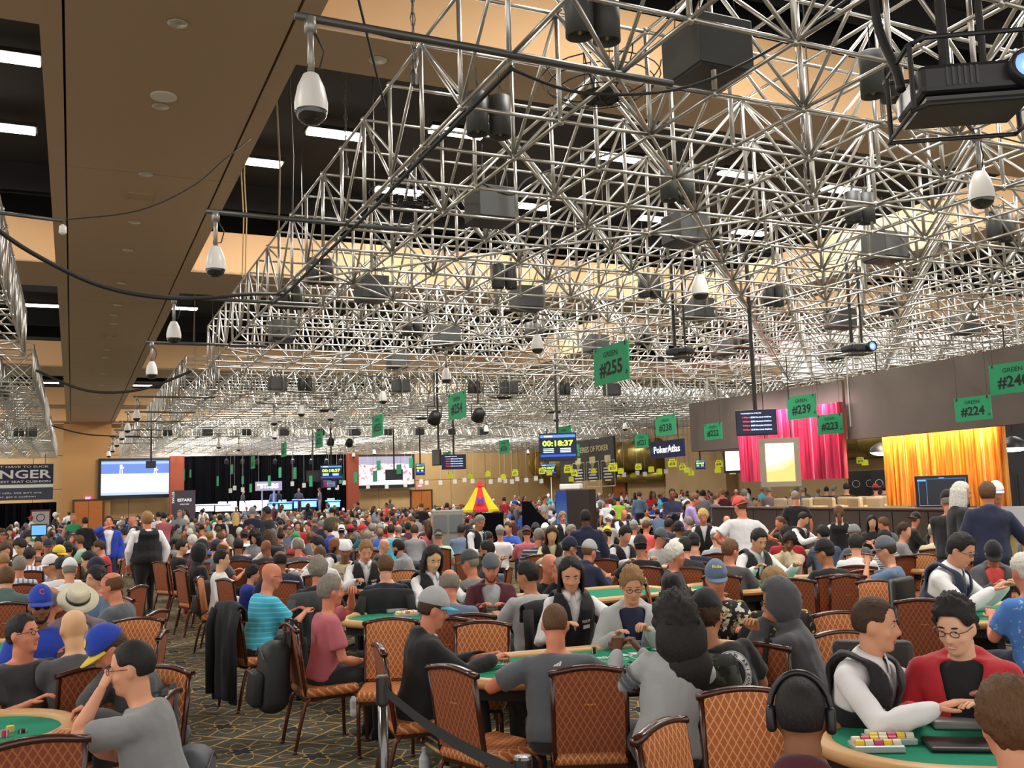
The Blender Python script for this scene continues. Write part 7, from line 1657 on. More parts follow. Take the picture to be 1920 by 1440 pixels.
person(920, 1040, 176, 'person in flat grey cap and maroon jacket over printed tee', z=1.33, pose=pose(lean=.22, hp=18, L=(-.1, .42, .82), R=(.12, .4, .82)), top=('t', 'lgrey'), jacket='maroon', hair='z', hc='n', beard='n', skin='r', cap=('gslate', None, True), vox=V2, chair='one', extras=lambda root, s, me: decal(root, me['shirt'], s['hip'] + s['u'] * .27, -s['r'], s['f'], [sh_text('FACE', 0, .02, .02, .08, .02), sh_text('FORWARD', 0, -.012, .016, .09, .02)], cloth('dark'), 'lettering', .005))
person(877, 1033, -20, 'person in dark grey cap and grey tee facing left', z=1.31, pose='side2', top=('t', 'grey'), hair='z', hc='g', skin='r', cap=('dgrey',), vox=V2, bulk=1.08, chair='full')
person(910, 1014, -78, 'bearded person with sunglasses facing left, navy shirt', z=1.31, pose='upr', top=('l', 'navy'), hair='s', hc='k', beard='k', glasses='sun', skin='t', vox=V2, chair='one')
person(983, 1053, -26, 'dark-haired person in light grey tee, back to us, beside the maroon jacket', z=1.31, pose='side2', top=('t', 'lgrey'), hair='s', hc='k', skin='t', vox=V2, bulk=1.15, chair='full', hang=lambda c, h: drape(c, h, (.012, .012, .013), 'black jacket on the chair of the light grey tee person', .15, .5, .52, 3))
person(1034, 1038, 140, 'bald person in black shirt, head lowered, behind the long-haired woman dealer', z=1.31, pose='lean', top=('l', 'black'), hair=None, skin='r', vox=V2)
person(1051, 1046, -95, 'grey-haired person in black beside the bald one', z=1.30, pose='chin', top=('l', 'dark'), hair='s', hc='g', skin='r', vox=V2)
person(1267, 1018, 88, 'white-haired person in black zip sweater facing right', z=1.34, pose=pose(lean=.1, hp=4, L=(-.1, .42, .8), R=(.12, .38, .8)), top=('l', 'black'), hair='m', hc='w', skin='r', vox=V2, bulk=1.1, chair='full')
person(1200, 1004, -4, 'person in black cap and black tee, back to us, arm stretched left', z=1.33, pose=pose(lean=.14, hp=8, L=(-.55, .2, .9), R=(.2, .36, .8), eL=(-.5, 0, -1)), top=('t', 'black'), hair='z', hc='k', skin='t', cap=('black', None, True), vox=V2, bulk=1.08, chair='full')
person(1107, 1014, 42, 'person in light grey cap and navy hoodie, leaning right', z=1.30, pose='lean', top=('h', 'navy'), hair='z', hc='n', skin='r', cap=('lgrey',), vox=V2, bulk=1.12, chair='full')
person(1070, 1008, 66, 'person in navy cap with red brim edge and black tee', z=1.30, pose='chin', top=('t', 'black'), hair='z', hc='k', skin='t', cap=('navy',), vox=V2, chair='one')
person(1010, 992, 0, 'large person in navy and white striped shirt, back to us', z=1.34, pose='table', top=('t', 'navys'), hair='s', hc='g', skin='r', vox=V2, bulk=1.4, chair='full')
person(1372, 1012, 14, 'brown-haired person in dark grey tee, back to us, right of centre', z=1.32, pose='side', top=('t', 'dgrey'), hair='s', hc='n', skin='r', vox=V2, bulk=1.12, chair='full')
person(1427, 994, 150, 'vest dealer leaning down with black hair and moustache', z=1.38, pose=pose(lean=.4, hp=28, L=(-.3, .48, .84), R=(.2, .5, .84)), top=('l', 'white'), vest='black', hair='s', hc='k', skin='p', vox=V2, extras=dealer_extra, chair='d')
person(1483, 1001, 176, 'curly-haired person in beige hoodie resting cheek on hand', z=1.26, pose=pose(lean=.3, hp=14, hr=-14, L=(.02, .28, 1.02), R=(.2, .42, .8), hands=('fist', 'rest')), top=('h', 'beige'), hair='u', hc='k', skin='b', vox=V2)
person(1541, 1013, -32, 'person in black cap and black tee, back to us, by the strapped chair', z=1.31, pose='side2', top=('t', 'black'), hair='z', hc='k', skin='t', cap=('black',), vox=V2, bulk=1.08, chair='full')
person(1655, 1008, -84, 'person in grey cap and blue tee, arm stretched out to the left', z=1.33, pose=pose(lean=.14, hp=10, L=(-.04, .3, 1.04), R=(.08, .62, .84), eL=(-.6, .2, -1), hands=('fist', 'flat')), top=('t', 'denim'), hair='z', hc='b', skin='p', cap=('gslate',), vox=V2, bulk=1.1, chair='full')
def stander(px, py, f, label, D, **k):
    k.setdefault('pose', 'stand'); k.setdefault('top', ('l', 'dark')); return person(px, py, f, label, D=D, **k)
stander(275, 960, -14, 'standing vest attendant with fair hair walking down the aisle, back to us', 17, pose='walk', top=('l', 'white'), vest='black', legs='black', hair='m', hc='l', skin='r', glasses='black', vox=V2, bulk=1.38)
stander(204, 968, 178, 'standing person in blue jacket and white tee, drinking', 20, pose=pose(False, lean=-.04, hp=-14, L=(-.22, .1, .84), R=(.0, .2, 1.5), eR=(.9, .3, -.3), hands=('rest', 'hold')), top=('t', 'white'), jacket='royal', legs='navy', hair='s', hc='k', skin='r', vox=V2)
stander(138, 962, 178, 'standing person in green tank top', 26, top=('k', 'green'), legs='dark', hair='z', hc='l', skin='r', vox=.014, bulk=1.12)
stander(1385, 932, -16, 'standing person in white tee and orange cap, hand on hip', 14, pose=pose(False, lean=.06, lean2=.04, hp=12, hy=-20, L=(-.2, .06, 1.0), R=(.52, .3, 1.1), eL=(-1, -.2, -.1)), top=('t', 'white'), legs='dark', hair='z', hc='n', skin='r', cap=('coral', 'coral', True), vox=V2, bulk=1.25)
stander(1572, 949, 0, 'standing woman attendant with ponytail, black vest, back to us', 15, top=('l', 'white'), vest='black', legs='black', hair='p', hc='n', skin='p', vox=V2, bulk=1.1, female=True)
stander(1097, 955, -6, 'standing person in long navy coat, back to us, centre', 14, top=('h', 'navy'), legs='denim', hair='z', hc='k', skin='d', vox=V2, bulk=1.2)
stander(1850, 904, -8, 'standing person in navy suit leaning on the lectern', 11.6, pose=pose(False, lean=.1, lean2=.05, hp=6, hy=10, L=(-.22, .08, .84), R=(.42, .3, 1.02)), top=('l', 'black'), jacket='navy', legs='navy', hair='s', hc='n', skin='r', vox=V2, bulk=1.05)
stander(1867, 904, 172, 'standing person in white cap facing us behind the navy suit', 13, top=('t', 'blue'), hair='z', hc='n', skin='r', cap=('white',), vox=.014)
stander(1805, 904, 78, 'standing white-haired woman in black coat facing right', 12.2, top=('l', 'black'), jacket='black', legs='black', hair='l', hc='w', skin='r', vox=V2, bulk=1.15, female=True)
stander(1775, 921, -6, 'standing person in black cap and black jacket before the television', 12.6, pose='cross', top=('l', 'dark'), legs='black', hair='z', hc='g', skin='r', cap=('black',), vox=V2, bulk=1.1)
stander(1260, 916, 176, 'standing person in navy tracksuit holding a phone, right of centre', 25, pose='cross', top=('l', 'navy'), legs='navy', hair='z', hc='k', skin='b', vox=.014)
stander(1490, 920, -4, 'standing person in black tee, back to us, at the low wall', 20, top=('t', 'black'), legs='black', hair='z', hc='g', skin='r', vox=.014, bulk=1.1)
stander(1306, 926, 82, 'standing person in lilac shirt bending over a table', 22, pose='desk', top=('l', 'purple'), hair='s', hc='n', skin='r', vox=.014)
stander(1318, 956, 178, 'blonde woman dealer in vest facing us', 15.5, pose='desk', top=('l', 'white'), vest='black', hair='m', hc='y', skin='r', vox=.014, female=True)
stander(903, 967, 130, 'grey-haired vest attendant leaning over a table, centre', 16, pose='desk', top=('l', 'white'), vest='black', hair='s', hc='g', skin='t', vox=.014)
stander(1055, 960, 165, 'woman attendant in vest with short light hair, centre', 20, pose='stand', top=('l', 'white'), vest='black', hair='m', hc='l', skin='r', vox=.014, female=True)
# bags and jackets on the near chairs, empty chairs
for (px, py, f, lab) in [(845, 1247, 52, 'empty patterned banquet chair behind the belt, centre foreground'), (1104, 1248, -4, 'patterned banquet chair under the grey sports top person'), (733, 1158, 186, 'empty patterned banquet chair facing us beside the stanchion'), (1392, 1288, 168, 'large patterned banquet chair facing us beside the headphone wearer'), (1236, 1352, 118, 'patterned banquet chair edge at the bottom, right of centre'),
                         (262, 1157, 202, 'empty patterned banquet chair facing us behind the bald man at left'), (317, 1296, -76, 'patterned banquet chair under the grey polo person'), (312, 1247, 228, 'patterned banquet chair behind the grey polo person'), (62, 1383, -4, 'dark-backed patterned banquet chair at the lower left corner'), (306, 1182, -82, 'patterned banquet chair seen edge-on beside the aisle'),
                         (880, 1150, 0, 'empty dark-backed chair right of the teal-capped person'), (905, 1164, 190, 'empty patterned chair facing us in front of the centre table'), (18, 1113, 0, 'dark-backed chair at the left edge behind the charcoal tee'), (757, 1068, 178, 'empty patterned chair facing us behind the navy tee'), (1570, 1077, -4, 'dark-backed chair with black strap, right of the black cap'), (1626, 1068, -4, 'dark-backed chair beside the strapped one'),
                         (1648, 1087, 196, 'empty patterned chair facing us above the dealer head'), (1731, 1038, 182, 'empty patterned chair facing us right of the blue tee'), (1730, 1122, -2, 'dark-backed chair between the dealer and the red hoodie'), (1570, 1146, 160, 'patterned chair facing right behind the dealer shoulder'), (1572, 1182, 150, 'nearer patterned chair behind the dealer shoulder'), (1413, 1204, 10, 'chair with black bag below the hooded person'),
                         (1614, 1037, 185, 'patterned chair facing us left of the grey cap'), (1290, 1238, -14, 'chair with camouflage jacket behind the curly-haired woman'), (341, 1060, 72, 'patterned chair seen from the side in the aisle, far one'), (1892, 1037, 180, 'patterned chair at the right edge behind the black cap'), (1488, 1084, 4, 'chair back beside the small screen, right of centre')]:
    t, c, h = chair_px(px, py, f, lab)
    if 'camouflage' in lab: drape(c, h, (.05, .055, .04), 'camouflage jacket thrown over a chair back', .25, .3, .54, 3, camo=special('camo')); backpack(c, h, sr('#2e2a26'), 'dark backpack hanging below the camouflage jacket', z=.18, s=.9)
    if 'black bag' in lab: backpack(c, h, sr('#121314'), 'small black bag hanging on the chair below the hooded person', z=.5, s=.6, yoff=-.34)
    if 'grey polo person' in lab and 'under' in lab: backpack(c, h, sr('#4b4f57'), 'grey backpack hanging behind the grey polo person', z=.2, s=1.0)
p_ = atz(405, 1072, .97); h = az_of(p_) + R_(70); c = p_ + Vector((math.sin(h), math.cos(h), 0)) * .27; banquet_chair(c.x, c.y, h, 'chair holding the tall black backpack, left of the turquoise polo'); backpack(c, h, sr('#15161a'), 'tall black backpack on the chair left of the turquoise polo', z=.36, s=1.05)
# ================================================================== MIDDLE-DISTANCE PEOPLE
# px, py, facing, top type, top colour, hair style, hair colour, skin, flags
MID = """
3 1037 -30 t pink z l r
12 1063 0 h gteal s n p bulky
37 1043 0 l plaid s g r
12 1020 150 v white l b p f
33 1012 -140 v white m k a f
53 999 150 v white s k a
83 992 175 t dark z b r
71 1015 0 t brown z l r
90 1012 170 l dark z k t capnavy
58 1027 0 l plaid s k t
92 1042 -60 t grey z k t capwhite
114 1044 -8 t white z k b bulky
131 1049 0 l white s g p capwhite
127 1017 0 h olive s k t capblack
112 1007 0 l navy s k p capnavy
147 1004 -80 t mint s n r glasses
113 1024 170 t dark z k b capyellow
161 1035 -90 t olive s k a
182 1014 -78 t red s b p
180 1047 -60 l navy z k p capnavy
178 1063 -120 t denim m k p
97 1098 0 t greys r g r
231 991 0 t blue z b p capnavy
5 992 150 v white s b p
18 989 170 v white s k a
332 984 0 l white z b r capnavy
332 1003 50 l grey z k b capolive
344 1012 60 t black s k a chair
359 1003 0 l white s w p
361 988 20 l dark s g p capgrey
380 1004 0 t blue r w r
379 1012 85 l maroon s k r capblack
377 1022 68 h black s k b hood
408 1013 20 l denim z k p capnavy
411 997 0 t white z n r
423 1016 60 t gslate r n r
447 1010 0 l navy s k b
458 994 0 t white z b r capblack
471 985 150 l brown m n p
477 996 176 h grey v k p f
497 1012 0 l dark x k b bulky
500 995 -40 v white l b p f
512 993 0 l denim s g p capgslate
525 1032 0 t navy r k b bulky
418 1031 100 l white s k a chair
477 1060 60 l royal m k p f low
555 998 60 t red s g r capgreen
558 1010 -6 t gslate s g r phones
588 1007 -120 v white s k a
600 1023 0 t white z n r
558 978 180 t red s k p
576 979 180 t red s b p
536 985 0 l red s k p
612 985 -60 h royal s k p
622 1007 -95 t gslate x k b beard
647 1016 178 t beige z k b capwhite
640 985 0 t white z k b capwhite
656 984 -50 t dark z k b capred
678 984 -40 t teal z g r capred
693 970 178 t coral x k r
697 982 0 l gslate s g p
713 982 20 t grey s g p capgrey
733 984 0 t turq s k p bulky
748 983 0 l dgrey r g r
769 969 -80 l white m n r
777 985 0 l grey s b p
811 972 -60 v white x k r
801 976 0 l maroon s b p
822 992 0 t mint s g r capblack bulky
867 983 0 l denim s k b bulky
890 993 0 t navy z k b capolive
840 973 0 l navy s k p
849 973 0 l lgrey s k p capwhite
917 996 60 t olive z k b glasses
937 986 0 t white z g r capgrey
952 979 176 t blue s b p
922 975 -60 l dark s k a
988 971 40 t olive s k p
987 987 0 t pink s n r capdark
1004 981 0 t dark s k b capblack
1022 982 0 t pink z g r capwhite
1035 988 172 v cream l b a f
1073 984 170 l dgrey s g r
1138 988 0 t mint z k p capyellow
1143 966 30 l lgrey s g p capwhite
1172 956 150 v white x k r
1188 976 0 l white z g r capgrey
1213 975 0 t coral z n r
1176 988 150 v white s k p
1242 992 120 t lgrey z k r capgslate
1300 1001 0 t navy z k p capblack bulky
1283 1007 0 l dark s k p
1273 978 40 l white z k b capblack phones
1255 972 0 l dark s k b
1289 969 0 l dark s g p
1322 983 140 t black z k p capolive
1342 991 0 l lgrey z g p capwhite
1361 988 150 l dgrey s g r hand
1362 966 -170 t coral x k r
1460 968 -120 t dark z n r hand
1511 961 120 v white z k p
1473 986 0 h red s k p headband bulky
1635 967 170 l dark l k a f
1653 969 -60 t gslate z n r
1655 992 -50 t greys z k b glasses
1698 980 80 t grey s b p
1717 961 88 l black z n r capblack
1751 981 0 l cream z g r capcream chair
1779 966 100 v white z n r bulky
1853 984 0 l dark l y p f
1843 973 0 l dark s n p
1903 975 -85 t gteal z g r capblack
1540 985 0 l denim s k p
1603 1002 0 l white s k p
1128 1000 0 l navy s b p
1395 990 10 t denim s g p
1600 985 -30 t gslate s n r capgrey
690 995 0 t gslate s g p
"""
STD = """
160 970 26 0 l black s k p
307 961 27 0 l pink s k p
297 959 29 0 l white z k p
245 968 23 -60 v white x k r
337 956 30 178 h grey z g p
473 951 27 0 l navy z g p capgrey
498 949 22 -55 l black z k b
442 962 26 0 l black l y p f
413 966 27 0 v white s k p
790 942 33 0 l black z n p
838 943 33 0 h navy s k p
1023 928 33 88 t lgrey z n r
1137 934 30 -20 t white s n r
1158 930 31 0 t lime s b p
1353 916 30 -30 l maroon s l p
1395 918 29 0 h mauve s g p capgrey
1441 912 29 0 l mauve z g r
1463 911 31 0 l denim s g r
1318 919 31 0 t grey s k p
1505 914 34 0 t gslate z g p
1549 912 33.5 0 t black z k p
1565 911 34 60 l mauve s g p
1621 905 28 0 t black z k p
1641 908 29 0 l red z k p capred
1657 908 30 0 l dgrey s k p
1660 906 33 20 l red s k p
965 938 34 -80 l gslate z k r capblue
1290 940 24 172 v white l k a f
1345 925 27 60 l mauve s n p
622 951 28 0 l olive z k p
1198 922 38 0 l denim s b p
945 932 42 0 t red s k p
"""
CN = dict(t='tee', l='long-sleeved shirt', h='hoodie', v='black vest over white shirt', k='tank top')
HN = dict(k='black', b='dark brown', l='sandy', y='blond', g='grey', w='white', n='brown')
def facing(f):
    f = (f + 180) % 360 - 180
    return 'back to us' if abs(f) < 35 else 'facing us' if abs(f) > 145 else 'facing right' if f > 0 else 'facing left'
NAMEC = dict(lgrey='light grey', dgrey='dark grey', gslate='slate grey', gteal='grey-green', dark='charcoal', royal='royal blue', plaid='checked', greys='grey striped', turq='turquoise', denim='denim blue', lime='lime green')
LM = [(20, 'far left edge'), (77, 'behind the blue team shirt'), (150, 'beyond the straw fedora'), (204, 'beyond the sunglasses-on-head person'), (275, 'by the aisle attendant'), (345, 'at the aisle edge'), (417, 'near the tall black backpack'), (514, 'beyond the turquoise polo'), (597, 'beyond the curly grey hair'), (687, 'beside the blond vest dealer'), (743, 'near the black-bearded hoodie'), (815, 'beyond the long-haired woman dealer'), (877, 'beyond the dark grey cap'), (940, 'beyond the maroon jacket'), (1010, 'by the big striped shirt'), (1097, 'near the long navy coat'), (1200, 'beyond the black cap and tee'), (1267, 'beyond the white-haired person'), (1340, 'left of the orange cap'), (1420, 'right of the orange cap'), (1490, 'below the low brown wall'), (1572, 'near the ponytailed attendant'), (1655, 'beyond the blue tee arm'), (1740, 'below the television'), (1813, 'near the glasses-wearing dealer'), (1900, 'at the right edge')]
def landmark(px): return min(LM, key=lambda t: abs(t[0] - px))[1]
LAB = {}
def mklabel(px, py, kind, f, tt, tc, hs, hc, flags, std=False):
    col = NAMEC.get(tc, tc); cap = next((x[3:] for x in flags if x.startswith('cap')), None)
    head = (NAMEC.get(cap, cap) + ' cap') if cap else 'bald' if hs == 'x' else HN[hc] + (' long hair' if hs in 'lLv' else ' hair')
    base = '%s, %s %s, %s' % ('standing' if std else 'seated', col if tt != 'v' else '', CN[tt], head)
    base = 'person ' + base.replace('  ', ' ').replace(', black vest', ', in black vest'); full = '%s, %s, %s' % (base, facing(f), landmark(px))
    w_ = full.split()
    if len(w_) > 14: full = '%s, %s' % (base, landmark(px))
    LAB.setdefault(full, []).append(px); n = len(LAB[full])
    return full if n == 1 else full + ', %s such' % ['', '', 'second', 'third', 'fourth', 'fifth', 'sixth'][min(n, 6)]
SITP = ['table', 'lean', 'upr', 'side', 'side2', 'table']
rnd = random.Random(5)
def run_list(txt, std):
    for li, line in enumerate(l for l in txt.strip().splitlines() if l.strip()):
        a = line.split()
        if std: px, py, D, f = float(a[0]), float(a[1]), float(a[2]), float(a[3]); tt, tc, hs, hc, sk = a[4:9]; fl = a[9:]
        else: px, py, f = float(a[0]), float(a[1]), float(a[2]); D = None; tt, tc, hs, hc, sk = a[3:8]; fl = a[8:]
        female = 'f' in fl; cap = next((x[3:] for x in fl if x.startswith('cap')), None); vest = 'black' if tt == 'v' else None
        typ = 'l' if tt == 'v' else tt
        pose = ('deal' if vest and not std else 'chin' if 'hand' in fl else SITP[li % 6]) if not std else ('desk' if vest else ['stand', 'cross', 'stand'][li % 3])
        near = py > 1000 and not std
        lab = mklabel(px, py, None, f, tt, tc, hs, hc, fl, std)
        person(px, py, f, lab, z=1.38 if vest and not std else 1.1 if 'low' in fl else 1.3, D=D, pose=pose, top=(typ, tc), legs=('black' if vest else ['dark', 'denim', 'navy', 'black'][li % 4]), hair=('z' if cap and hs not in 'lLv' else hs), hc=hc, skin=sk, vest=vest,
               cap=((cap, None, rnd.random() < .25) if cap else None), glasses=('black' if 'glasses' in fl else None), phones=((.6, .6, .6) if 'phones' in fl and tc == 'gslate' else (.02, .02, .02) if 'phones' in fl else None), beard=('k' if 'beard' in fl else None), hood='hood' in fl,
               vox=.0198 if near else .03, bulk=1.22 if 'bulky' in fl else 1.0, female=female, chair=('full' if 'chair' in fl else 'one' if (py > 990 and not std) else False), group='seated players' if not std else 'standing people')
run_list(MID, False); run_list(STD, True)

# ================================================================== FAR CROWD
def far_person(sit=True, hat=False, long_=False, pose=0):
    """one light mesh, slots: 0 shirt 1 skin 2 hair/hat 3 trousers"""
    mb = MB(); hz = .5 if sit else .92; ln = [.12, .3, .2][pose % 3] if sit else .04
    u = Vector((0, math.sin(ln), math.cos(ln))); f = Vector((0, math.cos(ln), -math.sin(ln))); hip = Vector((0, 0, hz)); n = 8
    def ring(v, rx, ry): return [hip + u * v + Vector((1, 0, 0)) * rx * math.cos(2 * PI * k / n) + f * ry * math.sin(2 * PI * k / n) for k in range(n)]
    R = [ring(-.08, .16, .11), ring(.1, .165, .12), ring(.32, .19, .12), ring(.44, .19, .09), ring(.5, .09, .06), ring(.53, .055, .055)]
    mb.add([v for r in R for v in r], [(i * n + k, i * n + (k + 1) % n, (i + 1) * n + (k + 1) % n, (i + 1) * n + k) for i in range(5) for k in range(n)], 0)
    for sx in (-1, 1):
        S = hip + u * .42 + Vector((sx * .19, 0, 0)); W = Vector((sx * .14, .42, .82)) if sit else Vector((sx * .22, .1 if pose == 0 else .25, .85 if pose == 0 else 1.05)); E = (S + W) / 2 + Vector((sx * .07, -.05, -.1))
        mb.tube([S, E], [.055, .048], 5, 0); mb.tube([E, W], [.045, .035], 5, 0 if pose != 1 else 1); mb.ell(W, (.04, .05, .03), n=5, m=3, mi=1)
        if sit: mb.tube([hip + Vector((sx * .09, 0, 0)), (sx * .12, .42, .5), (sx * .12, .42, .05)], [.085, .065, .05], 5, 3)
        else: mb.tube([hip + Vector((sx * .09, 0, 0)), (sx * .1, .02, .5), (sx * .1, 0, .03)], [.085, .065, .05], 5, 3)
    c = hip + u * .53 + Vector((0, .02, .125)); mb.tube([hip + u * .48, c], [.055, .05], 6, 1); mb.ell(c, (.074, .09, .115), n=8, m=6, mi=1); mb.ell(c + Vector((0, .095, -.01)), (.014, .018, .02), n=4, m=3, mi=1)
    for sx in (-1, 1): mb.ell(c + Vector((sx * .076, 0, -.01)), (.012, .02, .03), n=4, m=3, mi=1)
    k = len(mb.v); mb.ell(c + Vector((0, -.018, .028)), (.083, .094, .1), n=8, m=6, mi=2)
    if hat: mb.rbox(c + Vector((0, .1, .045)), (.13, .1, .012), .004, mi=2, seg=1)
    if long_: mb.tube([c + Vector((0, -.05, .05)), c + Vector((0, -.09, -.1)), c + Vector((0, -.09, -.26))], [.085, .085, .05], 7, 2)
    return mb
FV = [(far_person(True, h_, l_, p_), h_, l_) for h_, l_, p_ in ((False, False, 0), (False, False, 1), (True, False, 0), (True, False, 2), (False, True, 0), (False, False, 2))]
FS = [(far_person(False, h_, l_, p_), h_, l_) for h_, l_, p_ in ((False, False, 0), (True, False, 1), (False, True, 0), (False, False, 1))]
SL0 = [cloth('grey'), skinm('p'), hairm('k'), cloth('dark')]
FVm = [m.mesh('person', SL0, True) for m, _, _ in FV]; FSm = [m.mesh('person', SL0, True) for m, _, _ in FS]
COLS = ['black', 'dark', 'grey', 'lgrey', 'dgrey', 'white', 'navy', 'blue', 'royal', 'teal', 'green', 'olive', 'red', 'maroon', 'pink', 'coral', 'beige', 'denim', 'brown', 'mauve', 'gslate', 'black', 'dark', 'navy', 'white', 'dgrey', 'black', 'white', 'orange' if 'orange' in CLO else 'coral', 'turq']
HC = ['k', 'k', 'b', 'n', 'g', 'k', 'b', 'l', 'w']; SK = ['p', 'r', 't', 'a', 'b', 'p', 'r', 'p', 'd']
rnd = random.Random(11); spots = []; tabs = []
def free(x, y):
    if y < 19.5: return False
    if XS0 + .5 < x < 2.3: return False                      # aisle
    if x > XR - 1.2 or y > 61 or x < -13: return False
    if y > 56 and 5 < x < 21: return False
    # raised lounge and middle stand
    for (a, b, r) in ((W0, W1, 8.5),):
        d_ = Vector((b.x - a.x, b.y - a.y)); t = max(-.05, min(1.1, Vector((x - a.x, y - a.y)).dot(d_) / d_.length_squared)); q = Vector((a.x, a.y)) + d_ * t; v = Vector((x, y)) - q
        side = v.x * nn.x + v.y * nn.y
        if v.length < .9 or (side > 0 and side < 7.5 and 0 <= t <= 1.1): return False
    ra, rb = P(1240, 915, 36), P(1680, 925, 27); d_ = Vector((rb.x - ra.x, rb.y - ra.y)); t = max(0, min(1, Vector((x - ra.x, y - ra.y)).dot(d_) / d_.length_squared))
    if (Vector((x, y)) - Vector((ra.x, ra.y)) - d_ * t).length < 1.3: return False
    if x > XR - 2.2 and y > 22: return False
    if abs(pct((x, y, 1.3))[0] - 965) < 150 and 18 < depth_of((x, y, 1.3)) < 29: return False
    return True
for j in range(14):
    for i in range(-3, 9):
        cx_, cy_ = (3.7 + i * 3.95 + (0 if i >= 0 else -.9)), 19.4 + j * 3.05
        if i == -3: continue
        if not free(cx_, cy_): continue
        u_, v_ = pct((cx_, cy_, 1.0))
        if not (-120 < u_ < 2040): continue
        tabs.append((cx_, cy_)); flip = (i + j) % 2
        for k in range(10):
            if k and rnd.random() < .1: continue
            if k < 5: x, y, h = cx_ - 1.1 + .55 * k, cy_ - .92, 0
            else: x, y, h = cx_ - 1.1 + .55 * (k - 5), cy_ + .92, PI
            dealer = (k == 7 and not flip) or (k == 2 and flip)
            x += rnd.uniform(-.08, .08); y += rnd.uniform(-.1, .1); h += rnd.uniform(-.35, .35)
            if free(x, y): spots.append((x, y, h, True, dealer))
for k in range(70):
    x, y = rnd.uniform(-12, 33), rnd.uniform(26, 60)
    if free(x, y) and (y - 19.4) % 3.05 > 1.2: spots.append((x, y, rnd.uniform(0, 6.28), False, rnd.random() < .3))
for k in range(60):    # people on the rail beyond the lounge
    x, y = rnd.uniform(24, 34), rnd.uniform(33, 58)
    if free(x, y): spots.append((x, y, rnd.uniform(0, 6.28), False, False))
spots = [s_ for s_ in spots if -60 < pct((s_[0], s_[1], 1.2))[0] < 1980]
spots.sort(key=lambda s_: depth_of((s_[0], s_[1], 1.2)))
nobj = 300 - len(PEOPLE); print('PEOPLE', len(PEOPLE), 'far', len(spots), 'individual', nobj)
labf = {}
bins = {}
for idx, (x, y, h, sit, dealer) in enumerate(spots):
    vi = rnd.randrange(len(FV) if sit else len(FS)); _, hat_, lg = (FV if sit else FS)[vi]; col = 'white' if dealer else rnd.choice(COLS); hcl = rnd.choice(HC); skn = rnd.choice(SK); hatc = rnd.choice(['black', 'navy', 'white', 'red', 'grey', 'black']) if hat_ else None
    s_ = rnd.uniform(.93, 1.05)
    if idx < nobj:
        o = link('person', (FVm if sit else FSm)[vi], loc=(x, y, 0), rot=(0, 0, -h)); o.scale = (s_,) * 3
        setmat(o, [cloth(col), skinm(skn), cloth(hatc) if hatc else hairm(hcl), cloth('black' if dealer else rnd.choice(['dark', 'denim', 'black']))])
        u_, v_ = pct((x, y, 1.3)); head = (hatc + ' cap') if hatc else HN[hcl] + (' long hair' if lg else ' hair')
        lab = 'small far %s person, %s top, %s, photo %d%% across, %d%% down' % ('seated' if sit else 'standing', NAMEC.get(col, col), head, round(u_ / 19.2), round(v_ / 14.4))
        tag(o, lab, 'person', 'far crowd in the hall')
    else:
        key = (col, skn, (hatc, hcl)); T = Matrix.Translation((x, y, 0)) @ Matrix.Rotation(-h, 4, 'Z') @ Matrix.Scale(s_, 4); bins.setdefault(vi + (0 if sit else 10), []).append((T, col, skn, cloth(hatc) if hatc else hairm(hcl)))
# the rest of the crowd, too far and too many to tell apart, as one object
mats_ = []; V = []; FC = []; MI = []; off_ = 0
def mid_(m):
    if m not in mats_: mats_.append(m)
    return mats_.index(m)
for vi, lst in bins.items():
    src = (FV[vi] if vi < 10 else FS[vi - 10])[0]; A = np.array(src.v)
    for T, col, skn, hm_ in lst:
        M_ = np.array(T); V.append(A @ M_[:3, :3].T + M_[:3, 3]); lut = [mid_(cloth(col)), mid_(skinm(skn)), mid_(hm_), mid_(cloth('dark'))]
        FC += [tuple(i + off_ for i in f) for f in src.f]; MI += [lut[m] for m in src.mi]; off_ += len(A)
if V:
    me = bpy.data.meshes.new('crowd'); me.from_pydata(np.concatenate(V).tolist(), [], FC)
    for m in mats_: me.materials.append(m)
    me.polygons.foreach_set('material_index', MI); me.polygons.foreach_set('use_smooth', [True] * len(FC)); me.update()
    tag(link('crowd', me, kind='stuff'), 'distant crowd of seated and standing people filling the far hall', 'crowd')
for (x, y) in tabs:
    u_, v_ = pct((x, y, .8)); tag(link('poker_table', TABLE1, loc=(x, y, 0)), 'far green poker table amid the crowd, photo %d%% across, %d%% down' % (round(u_ / 19.2), round(v_ / 14.4)), 'table', 'far poker tables')
# people on the stage
for (px, py, c1, f) in ((600, 921, 'mauve', -60), (455, 935, 'dark', 80), (514, 935, 'denim', 0), (522, 936, 'black', 60), (560, 928, 'dgrey', 180)):
    p = aty(px, 945, 61.4); o = link('person', FSm[0], loc=(p.x, 61.4, .9), rot=(0, 0, -R_(f))); setmat(o, [cloth(c1), skinm('r'), hairm('b'), cloth('grey')]); tag(o, 'tiny standing person in %s on the stage, photo %d%% across' % (NAMEC.get(c1, c1), px / 19.2), 'person', 'people on the stage')
# keep walkers clear of the farther low wall
ra, rb = P(1240, 915, 36), P(1680, 925, 27); d_ = Vector((rb.x - ra.x, rb.y - ra.y)); nr_ = Vector((-d_.y, d_.x)).normalized()
for o in COL.objects:
    if o.get('category') == 'person' and not o.parent:
        v = Vector((o.location.x - ra.x, o.location.y - ra.y)); t = v.dot(d_) / d_.length_squared; q = v.dot(nr_)
        if -.05 < t < 1.05 and abs(q) < .75: k_ = (.8 if q > 0 else -.8) - q; o.location.x += nr_.x * k_; o.location.y += nr_.y * k_
